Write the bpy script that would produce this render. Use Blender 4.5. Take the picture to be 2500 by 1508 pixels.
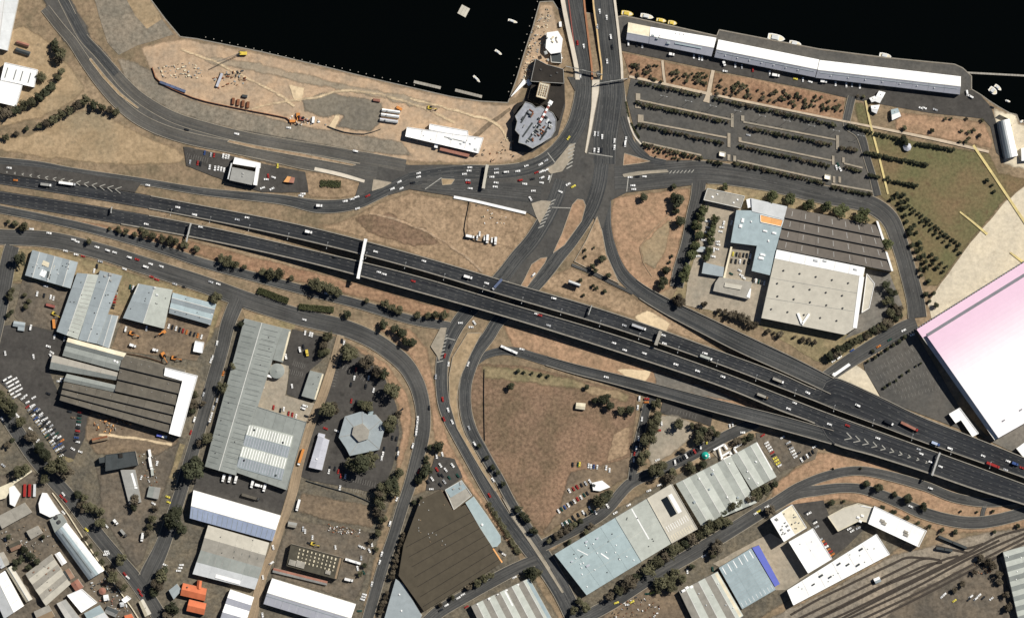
import bpy, bmesh, math, random
import numpy as np
from mathutils import Vector, noise
random.seed(7)
R = math.radians
scene = bpy.context.scene
for o in list(bpy.data.objects): bpy.data.objects.remove(o)

# ------------------------------------------------------------------ camera, sky, sun, exposure
PX = 0.4            # metres per photo pixel (photo is 2500 x 1508)
CAMH = 4000.0
cd = bpy.data.cameras.new("camera"); cam = bpy.data.objects.new("camera", cd)
scene.collection.objects.link(cam); scene.camera = cam
cam.location = (0, 0, CAMH); cam.rotation_euler = (0, 0, 0)
cd.sensor_fit = 'HORIZONTAL'; cd.angle = 2 * math.atan(2500 * PX / 2 / CAMH)
cd.clip_start = 10; cd.clip_end = 20000
AZ, EL = R(53), R(46)
world = bpy.data.worlds.new("World"); scene.world = world; world.use_nodes = True
wn = world.node_tree.nodes; wl = world.node_tree.links
sky = wn.new("ShaderNodeTexSky"); sky.sky_type = 'NISHITA'; sky.sun_disc = False
sky.air_density = 0.6; sky.dust_density = 0.3; sky.ozone_density = 2.0; sky.sun_elevation = EL; sky.sun_rotation = AZ
wn["Background"].inputs[1].default_value = 0.05
wl.new(sky.outputs[0], wn["Background"].inputs[0])
sd = bpy.data.lights.new("sun", 'SUN'); sd.energy = 5.0; sd.angle = R(0.5); sd.color = (1.0, 0.95, 0.87)
sun = bpy.data.objects.new("sun", sd); scene.collection.objects.link(sun)
sv = Vector((math.sin(AZ) * math.cos(EL), math.cos(AZ) * math.cos(EL), math.sin(EL)))
sun.rotation_euler = (-sv).to_track_quat('-Z', 'Y').to_euler(); sun.location = sv * 3000
vs = scene.view_settings; vs.view_transform = 'Standard'; vs.look = 'None'; vs.exposure = 0.05; vs.gamma = 1
vs.use_curve_mapping = False

# ------------------------------------------------------------------ helpers
COL = scene.collection
def G(x, y): return ((x - 1250) * PX, (754 - y) * PX)
def W(x, y, h=0.0):                      # photo pixel on a surface h metres up -> its true position
    gx, gy = G(x, y); k = 1 - h / CAMH
    return Vector((gx * k, gy * k, h))
def link(o, parent=None):
    COL.objects.link(o)
    if parent is not None: o.parent = parent
    return o
def tag(o, label=None, cat=None, group=None, kind=None):
    if label: o["label"] = label
    if cat: o["category"] = cat
    if group: o["group"] = group
    if kind: o["kind"] = kind
    return o
def empty(name, loc, rz=0, label=None, cat=None, group=None):
    o = bpy.data.objects.new(name, None); o.location = loc; o.rotation_euler = (0, 0, rz)
    o.empty_display_size = 0.5
    link(o); return tag(o, label, cat, group)
def meshdata(name, verts, faces, mat):
    me = bpy.data.meshes.new(name); me.from_pydata([tuple(v) for v in verts], [], faces)
    if mat: me.materials.append(mat)
    me.update(); return me
def mesh(name, verts, faces, mat, parent=None, loc=None):
    """verts in world space; the object's origin is put at loc (or the parent's)."""
    org = Vector(loc) if loc is not None else (Vector(parent.location) if parent is not None else Vector((0, 0, 0)))
    if parent is not None and loc is None: off = org; pl = Vector((0, 0, 0))
    elif parent is not None: off = org; pl = org - Vector(parent.location)
    else: off = org; pl = org
    o = bpy.data.objects.new(name, meshdata(name, [Vector(v) - off for v in verts], faces, mat))
    o.location = pl
    return link(o, parent)
BOXF = [(0,3,2,1),(4,5,6,7),(0,1,5,4),(1,2,6,5),(2,3,7,6),(3,0,4,7)]
def boxv(c, l, w, h, ang=0, z0=0):
    ca, sa = math.cos(ang), math.sin(ang); out = []
    for z in (z0, z0 + h):
        for sx, sy in ((-1,-1),(1,-1),(1,1),(-1,1)):
            x, y = sx * l / 2, sy * w / 2
            out.append((c[0] + x * ca - y * sa, c[1] + x * sa + y * ca, z))
    return out
class MB:
    def __init__(s): s.v = []; s.f = []
    def add(s, v, f):
        n = len(s.v); s.v += [tuple(p) for p in v]; s.f += [tuple(i + n for i in q) for q in f]; return s
    def box(s, c, l, w, h, ang=0, z0=0): return s.add(boxv(c, l, w, h, ang, z0), BOXF)
    def hexa(s, bot, top): return s.add(list(bot) + list(top), BOXF)
    def cyl(s, c, r0, r1, z0, z1, n=10):
        v = [(c[0] + r0 * math.cos(2*math.pi*i/n), c[1] + r0 * math.sin(2*math.pi*i/n), z0) for i in range(n)]
        v += [(c[0] + r1 * math.cos(2*math.pi*i/n), c[1] + r1 * math.sin(2*math.pi*i/n), z1) for i in range(n)]
        f = [(i, (i+1) % n, n + (i+1) % n, n + i) for i in range(n)] + [tuple(range(n-1, -1, -1)), tuple(range(n, 2*n))]
        return s.add(v, f)
    def bar(s, a, b, w, h):             # a straight member from a to b (3D), w wide, h high, top at a/b
        a, b = Vector(a), Vector(b); d = (b - a); d.z = 0
        if d.length < 1e-6: d = Vector((1, 0, 0))
        n = Vector((-d.y, d.x, 0)).normalized() * w / 2; dn = Vector((0, 0, -h))
        return s.hexa([a - n + dn, b - n + dn, b + n + dn, a + n + dn], [a - n, b - n, b + n, a + n])
    def build(s, name, mat, parent=None, loc=None): return mesh(name, s.v, s.f, mat, parent, loc)
    def data(s, name, mat): return meshdata(name, s.v, s.f, mat)

# ------------------------------------------------------------------ materials
MATS = {}
def nodes(m):
    m.use_nodes = True; nt = m.node_tree; return nt, nt.nodes, nt.links, nt.nodes["Principled BSDF"]
GARGS = {}
def soft(name):
    if name + '_soft' not in MATS: mat_ground(name + '_soft', *GARGS[name][0], **GARGS[name][1], softedge=True)
    return MATS[name + '_soft']
def mat_ground(name, cols, scales=(0.25, 0.05, 0.012), rough=0.95, speck=0.25, blot=0.55, softedge=False):
    GARGS[name] = ((cols,), dict(scales=scales, rough=rough, speck=speck, blot=blot))
    m = bpy.data.materials.new(name); nt, n, l, b = nodes(m)
    geo = n.new("ShaderNodeNewGeometry")
    def nz(sc, det=6, ro=0.6, off=0):
        mp = n.new("ShaderNodeMapping"); mp.inputs["Location"].default_value = (off, off * 1.7, 0); l.new(geo.outputs["Position"], mp.inputs[0])
        t = n.new("ShaderNodeTexNoise"); t.inputs["Scale"].default_value = sc; t.inputs["Detail"].default_value = det; t.inputs["Roughness"].default_value = ro
        l.new(mp.outputs[0], t.inputs["Vector"]); return t.outputs["Fac"]
    def ramp(f, lo, hi):
        r = n.new("ShaderNodeMapRange"); r.inputs[1].default_value = lo; r.inputs[2].default_value = hi; r.clamp = True; l.new(f, r.inputs[0]); return r.outputs[0]
    def mix(f, a, c, mode='MIX'):
        x = n.new("ShaderNodeMix"); x.data_type = 'RGBA'; x.blend_type = mode
        if isinstance(f, float): x.inputs[0].default_value = f
        else: l.new(f, x.inputs[0])
        for i, q in ((6, a), (7, c)):
            if isinstance(q, tuple): x.inputs[i].default_value = (*q, 1)
            else: l.new(q, x.inputs[i])
        return x.outputs[2]
    h = sum(ord(c) for c in name) % 97
    c = mix(ramp(nz(scales[1], 7, .65, off=h), 0.40, 0.60), cols[0], cols[1])
    if len(cols) > 2: c = mix(ramp(nz(scales[2], off=h + 31), 0.5, 0.72), c, cols[2])
    f = nz(scales[0], 8, 0.7, h + 7)
    g = n.new("ShaderNodeMapRange"); g.inputs[1].default_value = 0.36; g.inputs[2].default_value = 0.64; g.clamp = False
    g.inputs[3].default_value = 1 - speck; g.inputs[4].default_value = 1 + speck; l.new(f, g.inputs[0])
    cc = n.new("ShaderNodeCombineColor"); [l.new(g.outputs[0], cc.inputs[i]) for i in range(3)]
    c = mix(1.0, c, cc.outputs[0], 'MULTIPLY')
    k = n.new("ShaderNodeMapRange"); k.inputs[1].default_value = 0.58; k.inputs[2].default_value = 0.70; k.inputs[3].default_value = 0.0; k.inputs[4].default_value = blot; l.new(nz(.11, 6, .6, h + 53), k.inputs[0])
    c = mix(k.outputs[0], c, tuple(q * .55 for q in cols[-1]))      # darker weathered blotches
    l.new(c, b.inputs["Base Color"]); b.inputs["Roughness"].default_value = rough
    b.inputs["Specular IOR Level"].default_value = 0.2
    if softedge:                         # ragged edge: the cover thins out over the last metres (vertex attribute fade 0..1)
        at = n.new("ShaderNodeAttribute"); at.attribute_name = 'fade'
        ma = n.new("ShaderNodeMath"); ma.operation = 'MULTIPLY_ADD'; ma.inputs[1].default_value = 4.0; ma.inputs[2].default_value = -3.0; l.new(at.outputs["Fac"], ma.inputs[0])
        mb = n.new("ShaderNodeMath"); mb.operation = 'MULTIPLY_ADD'; mb.inputs[1].default_value = 2.0; mb.use_clamp = True; l.new(nz(.22, 7, .7, 3), mb.inputs[0]); l.new(ma.outputs[0], mb.inputs[2])
        tr = n.new("ShaderNodeBsdfTransparent"); ms = n.new("ShaderNodeMixShader"); l.new(mb.outputs[0], ms.inputs[0]); l.new(tr.outputs[0], ms.inputs[1]); l.new(b.outputs[0], ms.inputs[2])
        l.new(ms.outputs[0], n["Material Output"].inputs[0])
    MATS[name] = m; return m
def mat_road(name, col, worn, speck=0.12):
    """asphalt with streaks along the driving direction (UV u = along in m, v = across in m)"""
    m = bpy.data.materials.new(name); nt, n, l, b = nodes(m)
    uv = n.new("ShaderNodeUVMap")
    geo = n.new("ShaderNodeNewGeometry")
    def nz(src, sc, vec, det=5):
        mp = n.new("ShaderNodeMapping"); mp.inputs["Scale"].default_value = vec; l.new(src, mp.inputs[0])
        t = n.new("ShaderNodeTexNoise"); t.inputs["Scale"].default_value = sc; t.inputs["Detail"].default_value = det; l.new(mp.outputs[0], t.inputs["Vector"]); return t.outputs["Fac"]
    s1 = nz(uv.outputs[0], 1.0, (0.012, 0.75, 1)); s2 = nz(geo.outputs["Position"], 0.035, (1, 1, 1)); s3 = nz(geo.outputs["Position"], 0.5, (1, 1, 1))
    r = n.new("ShaderNodeMapRange"); r.inputs[1].default_value = 0.42; r.inputs[2].default_value = 0.62; l.new(s1, r.inputs[0])
    mx = n.new("ShaderNodeMix"); mx.data_type = 'RGBA'; mx.inputs[6].default_value = (*col, 1); mx.inputs[7].default_value = (*worn, 1); l.new(r.outputs[0], mx.inputs[0])
    r2 = n.new("ShaderNodeMapRange"); r2.inputs[1].default_value = 0.3; r2.inputs[2].default_value = 0.7; r2.inputs[3].default_value = 0.78; r2.inputs[4].default_value = 1.22; l.new(s2, r2.inputs[0])
    r3 = n.new("ShaderNodeMapRange"); r3.inputs[1].default_value = 0.3; r3.inputs[2].default_value = 0.7; r3.inputs[3].default_value = 1 - speck; r3.inputs[4].default_value = 1 + speck; l.new(s3, r3.inputs[0])
    mu = n.new("ShaderNodeMath"); mu.operation = 'MULTIPLY'; l.new(r2.outputs[0], mu.inputs[0]); l.new(r3.outputs[0], mu.inputs[1])
    vm = n.new("ShaderNodeVectorMath"); vm.operation = 'SCALE'; l.new(mx.outputs[2], vm.inputs[0]); l.new(mu.outputs[0], vm.inputs["Scale"])
    l.new(vm.outputs[0], b.inputs["Base Color"]); b.inputs["Roughness"].default_value = 0.9; b.inputs["Specular IOR Level"].default_value = 0.2
    MATS[name] = m; return m
def mat_thing(name, col, rough=0.6, var=0.1, metal=0.0, stain=0.12, sc=0.15, spec=0.3):
    """painted / sheet / leaf surface: stains plus a small tone shift from piece to piece"""
    m = bpy.data.materials.new(name); nt, n, l, b = nodes(m)
    geo = n.new("ShaderNodeNewGeometry"); oi = n.new("ShaderNodeObjectInfo")
    t = n.new("ShaderNodeTexNoise"); t.inputs["Scale"].default_value = sc; t.inputs["Detail"].default_value = 7; t.inputs["Roughness"].default_value = 0.7; l.new(geo.outputs["Position"], t.inputs["Vector"])
    r = n.new("ShaderNodeMapRange"); r.inputs[1].default_value = 0.3; r.inputs[2].default_value = 0.7; r.inputs[3].default_value = 1 - stain; r.inputs[4].default_value = 1 + stain; l.new(t.outputs["Fac"], r.inputs[0])
    r2 = n.new("ShaderNodeMapRange"); r2.inputs[3].default_value = 1 - var; r2.inputs[4].default_value = 1 + var; l.new(oi.outputs["Random"], r2.inputs[0])
    mu = n.new("ShaderNodeMath"); mu.operation = 'MULTIPLY'; l.new(r.outputs[0], mu.inputs[0]); l.new(r2.outputs[0], mu.inputs[1])
    vm = n.new("ShaderNodeVectorMath"); vm.operation = 'SCALE'; vm.inputs[0].default_value = col; l.new(mu.outputs[0], vm.inputs["Scale"])
    l.new(vm.outputs[0], b.inputs["Base Color"]); b.inputs["Roughness"].default_value = rough; b.inputs["Metallic"].default_value = metal
    b.inputs["Specular IOR Level"].default_value = spec
    MATS[name] = m; return m
mat_ground('base', [(.265,.195,.125),(.18,.142,.09),(.36,.27,.175)], speck=.3)
mat_ground('sand', [(.48,.345,.225),(.37,.285,.20),(.52,.36,.235)], speck=.2)
mat_ground('sand_pale', [(.72,.57,.37),(.62,.49,.32)], speck=.12)
mat_ground('knoll', [(.40,.295,.18),(.32,.235,.14),(.25,.21,.14)], speck=.22)
mat_ground('dry_field', [(.29,.205,.13),(.37,.265,.17),(.21,.155,.095)], speck=.35)
mat_ground('brown_field', [(.225,.15,.10),(.16,.115,.073),(.29,.185,.12)], scales=(.3,.03,.01), speck=.38)
mat_ground('orange_soil', [(.40,.255,.16),(.30,.20,.125),(.25,.18,.11)], speck=.3)
mat_ground('mulch', [(.27,.16,.10),(.33,.21,.13),(.20,.135,.08)], speck=.35)
mat_ground('grass', [(.135,.13,.062),(.17,.14,.072),(.21,.14,.08)], scales=(.35,.03,.012), speck=.25)
mat_ground('verge', [(.27,.215,.125),(.20,.17,.095),(.33,.24,.15)], speck=.3)
mat_ground('plaza', [(.63,.56,.43),(.55,.49,.38),(.70,.61,.45)], speck=.12)
mat_ground('concrete', [(.36,.31,.24),(.29,.26,.205),(.42,.35,.26)], speck=.16)
mat_ground('yard', [(.125,.108,.085),(.165,.135,.10),(.09,.08,.066)], speck=.3)
mat_ground('yard_brown', [(.17,.13,.09),(.22,.165,.11),(.13,.105,.08)], speck=.3)
mat_ground('asphalt_lot', [(.062,.058,.053),(.078,.073,.066),(.05,.047,.044)], speck=.16)
mat_ground('asphalt_grey', [(.105,.10,.09),(.085,.083,.077),(.125,.115,.10)], speck=.16)
mat_ground('asphalt_pale', [(.19,.175,.15),(.15,.142,.125),(.22,.195,.165)], speck=.2)
mat_ground('sand_grey', [(.37,.295,.21),(.31,.26,.19)], speck=.2)
mat_ground('scraped', [(.25,.215,.165),(.20,.178,.14),(.30,.245,.18)], speck=.3)
mat_ground('hardstand', [(.20,.178,.14),(.165,.15,.122),(.235,.205,.155)], speck=.22)
mat_ground('urban', [(.125,.112,.086),(.175,.148,.105),(.09,.083,.068)], scales=(.3,.07,.02), speck=.35)
mat_ground('gravel', [(.28,.24,.185),(.215,.188,.15),(.34,.28,.21)], speck=.35)
mat_ground('junction', [(.075,.073,.068),(.092,.088,.08),(.062,.06,.057)], scales=(.3,.06,.02), speck=.15)
mat_ground('path', [(.56,.46,.34),(.48,.40,.30)], speck=.12)
mat_ground('yellow_path', [(.68,.56,.25),(.58,.48,.24)], speck=.1)
mat_road('freeway', (.022,.0245,.029), (.047,.049,.051))
mat_road('road', (.056,.057,.056), (.096,.094,.088))
mat_road('road_dark', (.042,.045,.047), (.092,.092,.088))
mat_road('road_pale', (.085,.083,.077), (.125,.116,.10))
mat_road('lane_dirt', (.33,.25,.165), (.24,.185,.125))
T = mat_thing
T('kerb', (.36,.32,.25), .9, .05, stain=.2); T('barrier', (.27,.25,.21), .9, .05, stain=.22, sc=.3)
T('barrier_pale', (.62,.56,.46), .9, .04, stain=.15); T('rust_rail', (.36,.17,.09), .9, .05, stain=.25); T('red_rail', (.30,.10,.08), .9, .05, stain=.25); T('ochre_rail', (.62,.44,.22), .9, .05, stain=.2)
T('paint', (.36,.35,.31), .8, .03, stain=.3, sc=.6); T('paint_bay', (.28,.27,.245), .85, .03, stain=.4, sc=.15); T('paint_worn', (.17,.165,.15), .85, .03, stain=.5, sc=.15)
T('wall', (.42,.38,.32), .9, .1); T('wall_pale', (.68,.66,.60), .8, .06); T('wall_brick', (.26,.16,.11), .9, .1)
T('white', (.90,.90,.88), .5, .03, stain=.05); T('white_dull', (.60,.62,.62), .6, .05, stain=.12); T('cream', (.72,.65,.48), .7, .04, stain=.2)
T('blue_grey', (.325,.37,.385), .55, .06, stain=.12); T('green_grey', (.26,.28,.26), .6, .06, stain=.15); T('pale_green', (.43,.455,.41), .6, .07, stain=.14); T('pale_blue', (.32,.395,.415), .55, .06, stain=.14)
T('spit_grey', (.29,.305,.335), .7, .05, stain=.25, sc=.3); T('sea_blue', (.36,.445,.455), .55, .03, stain=.12); T('grey_roof', (.30,.30,.28), .7, .07, stain=.16); T('warm_grey', (.33,.31,.265), .75, .07, stain=.2); T('beige_roof', (.53,.50,.42), .7, .05, stain=.12)
T('dark_saw', (.115,.103,.082), .8, .08, stain=.25); T('brown_roof', (.083,.069,.047), .85, .05, stain=.15); T('mall_roof', (.135,.118,.10), .8, .06, stain=.15)
T('slate', (.052,.06,.062), .7, .1, stain=.2); T('black_roof', (.028,.024,.02), .9, .1, stain=.25); T('green_dark', (.075,.068,.05), .85, .1, stain=.3)
T('orange_tile', (.60,.17,.075), .8, .06, stain=.15); T('red_brown', (.30,.14,.10), .85, .1, stain=.2); T('orange_panel', (.78,.40,.15), .7, .04)
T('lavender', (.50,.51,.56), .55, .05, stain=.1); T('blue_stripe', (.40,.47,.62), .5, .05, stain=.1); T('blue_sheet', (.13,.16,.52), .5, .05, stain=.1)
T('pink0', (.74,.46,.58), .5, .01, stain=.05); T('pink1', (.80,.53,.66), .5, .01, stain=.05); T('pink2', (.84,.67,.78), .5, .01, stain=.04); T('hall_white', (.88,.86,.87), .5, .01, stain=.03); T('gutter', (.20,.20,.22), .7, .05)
T('skylight', (.58,.60,.53), .35, .08, stain=.15); T('rib_dark', (.15,.165,.16), .6, .2, stain=.2); T('skylight_dark', (.12,.135,.13), .35, .15, stain=.2); T('glass_dark', (.015,.02,.025), .15, .2, spec=.5); T('cap', (.62,.62,.58), .6, .05, stain=.1); T('vent', (.08,.08,.08), .6, .2)
T('steel', (.40,.40,.38), .5, .1); T('dark_steel', (.07,.07,.068), .6, .1); T('rust', (.22,.09,.045), .85, .15, stain=.3)
T('yellow', (.66,.50,.08), .5, .1); T('orange', (.60,.24,.06), .5, .12); T('teal', (.02,.38,.30), .5, .05); T('timber', (.30,.22,.14), .9, .15); T('blue_box', (.10,.13,.22), .6, .15)
T('ballast', (.05,.042,.034), .95, .05, stain=.3, sc=.8); T('rail', (.045,.038,.032), .6, .1); T('sleeper', (.09,.07,.055), .9, .2)
T('leaf_olive', (.094,.090,.052), .8, .3, stain=.35, sc=.6, spec=.1); T('leaf_dark', (.052,.056,.033), .8, .3, stain=.35, sc=.6, spec=.1); T('leaf_brown', (.096,.080,.056), .85, .3, stain=.35, sc=.6, spec=.1); T('leaf_green', (.080,.088,.042), .8, .3, stain=.3, sc=.6, spec=.1)
T('bark', (.12,.09,.065), .95, .2)
CARC = {'w': ('white', (.84,.84,.82)), 's': ('silver', (.45,.46,.47)), 'k': ('black', (.02,.022,.026)), 'r': ('red', (.34,.035,.03)), 'b': ('blue', (.05,.09,.24)),
        'y': ('yellow', (.72,.62,.10)), 'g': ('dark green', (.02,.07,.055)), 'o': ('orange', (.55,.2,.05)), 'n': ('brown', (.2,.15,.1))}
for k, (nm, c) in CARC.items(): T('car_' + k, c, .25, .08, stain=.03, spec=.5)
m = bpy.data.materials.new('water'); nt, n, l, b = nodes(m); b.inputs["Base Color"].default_value = (.0008,.0014,.0012,1); b.inputs["Roughness"].default_value = .15; b.inputs["Specular IOR Level"].default_value = .12
tx = n.new("ShaderNodeTexNoise"); tx.inputs["Scale"].default_value = .6; tx.inputs["Detail"].default_value = 4; bp = n.new("ShaderNodeBump"); bp.inputs["Strength"].default_value = .25
geo = n.new("ShaderNodeNewGeometry"); l.new(geo.outputs["Position"], tx.inputs["Vector"]); l.new(tx.outputs["Fac"], bp.inputs["Height"]); l.new(bp.outputs[0], b.inputs["Normal"]); MATS['water'] = m
M = MATS

# ------------------------------------------------------------------ surfaces
SURF = []          # (polygon world xy, bbox, z)
ROADS = []         # sampled centrelines for headings
LAYER = [0.03]
def nextz():
    LAYER[0] += 0.008; return LAYER[0]
def reg(poly, z, hard=False):
    xs = [p[0] for p in poly]; ys = [p[1] for p in poly]
    SURF.append((poly, (min(xs), max(xs), min(ys), max(ys)), z, hard))
def inside(p, poly):
    x, y = p; c = False; j = len(poly) - 1
    for i in range(len(poly)):
        a, q = poly[i], poly[j]
        if (a[1] > y) != (q[1] > y) and x < (q[0] - a[0]) * (y - a[1]) / (q[1] - a[1]) + a[0]: c = not c
        j = i
    return c
def surf(x, y):
    gx, gy = G(x, y); z = 0.0
    for poly, bb, pz, _ in SURF:
        if pz > z and bb[0] <= gx <= bb[1] and bb[2] <= gy <= bb[3] and inside((gx, gy), poly): z = pz
    return z
def cr(pts, step=9):
    """Catmull-Rom through photo points (any tuple length), resampled"""
    P = [tuple(map(float, p)) for p in pts]; P = [tuple(2*a-b for a, b in zip(P[0], P[1]))] + P + [tuple(2*a-b for a, b in zip(P[-1], P[-2]))]
    out = []
    for i in range(1, len(P) - 2):
        p0, p1, p2, p3 = P[i-1:i+3]; n = max(1, int(math.hypot(p2[0]-p1[0], p2[1]-p1[1]) / step))
        for k in range(n):
            t = k / n; out.append(tuple(.5*((2*b)+(-a+c)*t+(2*a-5*b+4*c-d)*t*t+(-a+3*b-3*c+d)*t**3) for a, b, c, d in zip(p0, p1, p2, p3)))
    out.append(P[-2]); return out
def jit(poly, amp, step=14, seed=0):
    out = []
    for i in range(len(poly)):
        a, b = poly[i], poly[(i+1) % len(poly)]; n = max(1, int(math.hypot(b[0]-a[0], b[1]-a[1]) / step))
        for k in range(n):
            t = k / n; x, y = a[0]+(b[0]-a[0])*t, a[1]+(b[1]-a[1])*t
            out.append((x + amp*noise.noise((x*.035, y*.035, seed)) + .5*amp*noise.noise((x*.11, y*.11, seed+9)), y + amp*noise.noise((x*.035, y*.035, seed+5)) + .5*amp*noise.noise((x*.11, y*.11, seed+3))))
    return out
def soft_sheet(name, w, z, mat):
    """a ground sheet on a fine grid whose attribute fade falls from 1 to 0 across the outline"""
    A = np.array([p[:2] for p in w]); B = np.roll(A, -1, 0); ar = abs(np.sum(A[:, 0]*B[:, 1]-B[:, 0]*A[:, 1]))/2
    TH = min(5.0, .12*math.sqrt(ar)); st = max(1.5, min(5.0, math.sqrt(ar)/45)); x0, y0 = A.min(0)-TH-st; x1, y1 = A.max(0)+TH+st
    nx, ny = int((x1-x0)/st)+2, int((y1-y0)/st)+2
    X, Y = np.meshgrid(x0+np.arange(nx)*st, y0+np.arange(ny)*st, indexing='ij'); Pq = np.stack([X.ravel(), Y.ravel()], 1)
    d = np.full(len(Pq), 1e9); ins = np.zeros(len(Pq), bool)
    for a, b in zip(A, B):
        ab = b-a; t = np.clip(((Pq-a)@ab)/max(1e-9, ab@ab), 0, 1); d = np.minimum(d, np.hypot(*(Pq-(a+t[:, None]*ab)).T))
        if a[1] != b[1]:
            c = (a[1] > Pq[:, 1]) != (b[1] > Pq[:, 1]); ins ^= c & (Pq[:, 0] < (b[0]-a[0])*(Pq[:, 1]-a[1])/(b[1]-a[1])+a[0])
    f = np.clip(.5+np.where(ins, d, -d)/(2*TH), 0, 1).reshape(nx, ny)
    keep = np.maximum(np.maximum(f[:-1, :-1], f[1:, :-1]), np.maximum(f[:-1, 1:], f[1:, 1:])) > .02
    idx = np.arange(nx*ny).reshape(nx, ny); I, J = np.nonzero(keep)
    F = np.stack([idx[I, J], idx[I+1, J], idx[I+1, J+1], idx[I, J+1]], 1); used = np.unique(F); rm = np.zeros(nx*ny, int); rm[used] = np.arange(len(used))
    V = np.column_stack([Pq[used], np.full(len(used), z)])
    o = mesh(name, V.tolist(), rm[F].tolist(), mat, None, loc=(w[0][0], w[0][1], 0))
    o.data.attributes.new('fade', 'FLOAT', 'POINT').data.foreach_set('value', f.ravel()[used].astype(np.float32)); return o
def patch(name, label, mat, poly, amp=0, z=None, kerb=None, kind='structure', parent=None):
    if amp: poly = jit(poly, amp, seed=len(SURF))
    z = nextz() if z is None else z
    w = [(*G(*p), z) for p in poly]
    if amp >= 3 and parent is None:
        o = soft_sheet(name, w, z, soft(mat))
    else:
        o = mesh(name, w, [tuple(range(len(w)))], M[mat], parent, loc=None if parent else (w[0][0], w[0][1], 0))
        bm = bmesh.new(); bm.from_mesh(o.data); bmesh.ops.triangulate(bm, faces=bm.faces[:], ngon_method='EAR_CLIP')   # concave outlines
        for f in bm.faces:
            if f.normal.z < 0: f.normal_flip()
        bm.to_mesh(o.data); bm.free()
    if parent is None: tag(o, label, kind=kind)
    reg([p[:2] for p in w], z, name == 'junction')
    if kerb:
        MBk = MB(); n = len(poly)
        for i in range(n):
            a, b = poly[i], poly[(i+1) % n]; MBk.bar((*G(*a), z + .12), (*G(*b), z + .12), .5, .11)
        MBk.build('kerb', M[kerb], o)
    return o
def ribbon_pts(pts, step=9):
    s = cr(pts, step); out = []; d = 0
    for i, p in enumerate(s):
        a = s[max(0, i-1)]; b = s[min(len(s)-1, i+1)]; tx, ty = b[0]-a[0], b[1]-a[1]; L = math.hypot(tx, ty) or 1
        if i: d += math.hypot(p[0]-s[i-1][0], p[1]-s[i-1][1]) * PX
        out.append((p[0], p[1], p[2], tx / L, ty / L, d))
    return out
def dash(mb, rb, off, z, w=.22, on=3.0, gap=9.0, zf=None):
    """broken line at lateral offset off (px) along a ribbon"""
    st = 0
    for i in range(len(rb)-1):
        a, b = rb[i], rb[i+1]
        if gap == 0 or (a[5] % (on + gap)) < on:
            pa = W(a[0]-a[4]*off, a[1]+a[3]*off, zf(a[0], a[1]) if zf else 0); pb = W(b[0]-b[4]*off, b[1]+b[3]*off, zf(b[0], b[1]) if zf else 0)
            if zf is None: pa.z = pb.z = z
            else: pa.z += z; pb.z += z
            d = (pb-pa); d.z = 0; nn = Vector((-d.y, d.x, 0)).normalized() * w / 2
            mb.add([pa-nn, pb-nn, pb+nn, pa+nn], [(0, 1, 2, 3)])
KERBS = []
def build_kerbs():
    hard = [k for k, s in enumerate(SURF) if s[3]]
    for o, rb, z, me in KERBS:
        for s in (-1, 1):
            kb = MB()
            for a, b in zip(rb, rb[1:]):
                pa = G(a[0]-a[4]*(a[2]/2+.6)*s, a[1]+a[3]*(a[2]/2+.6)*s); pb = G(b[0]-b[4]*(b[2]/2+.6)*s, b[1]+b[3]*(b[2]/2+.6)*s); mid_ = ((pa[0]+pb[0])/2, (pa[1]+pb[1])/2)
                hit = any(k != me and SURF[k][1][0] <= mid_[0] <= SURF[k][1][1] and SURF[k][1][2] <= mid_[1] <= SURF[k][1][3] and inside(mid_, SURF[k][0]) for k in hard)
                if hit:
                    if kb.v: kb.build('kerb', M['kerb'], o); kb = MB()
                else: kb.bar((*pa, z+.10), (*pb, z+.10), .4, .12)
            if kb.v: kb.build('kerb', M['kerb'], o)
def road(name, label, mat, pts, lanes=2, kerb=True, edge=False, step=9, mark=True):
    """ground road: pts = (x, y, width) in photo pixels"""
    rb = ribbon_pts(pts, step); z = nextz(); v = []; f = []; uv = []
    for i, (x, y, w, tx, ty, d) in enumerate(rb):
        for s in (-1, 1):
            gx, gy = G(x - ty * w/2 * s, y + tx * w/2 * s); v.append((gx, gy, z)); uv.append((d, w * PX/2 * s))
        if i: k = 2*i; f.append((k-2, k, k+1, k-1))
    f = [q if ((v[q[1]][0]-v[q[0]][0])*(v[q[2]][1]-v[q[0]][1])-(v[q[1]][1]-v[q[0]][1])*(v[q[2]][0]-v[q[0]][0])) > 0 else q[::-1] for q in f]
    o = mesh(name, v, f, M[mat], loc=(v[0][0], v[0][1], 0)); tag(o, label, kind='structure')
    ul = o.data.uv_layers.new(name="UVMap")
    for lp in o.data.loops: ul.data[lp.index].uv = uv[lp.vertex_index]
    reg([p[:2] for p in v[0::2]] + [p[:2] for p in v[1::2]][::-1], z, name in ('road', 'street'))
    ROADS.append(rb)
    if kerb:
        KERBS.append((o, rb, z, len(SURF)-1))
    if mark and lanes > 1:
        mb = MB(); rf = ribbon_pts(pts, 4)
        w = sum(p[2] for p in pts) / len(pts)
        for k in range(1, lanes): dash(mb, rf, -w/2 + w*k/lanes, z + .012, w=.2)
        if edge:
            for s in (-1, 1): dash(mb, rf, s*(w/2 - 2.2), z + .012, w=.18, gap=0)
        if mb.v: tag(mb.build('lane_marking', M['paint_worn'], o), kind='stuff')
    return o

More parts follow.
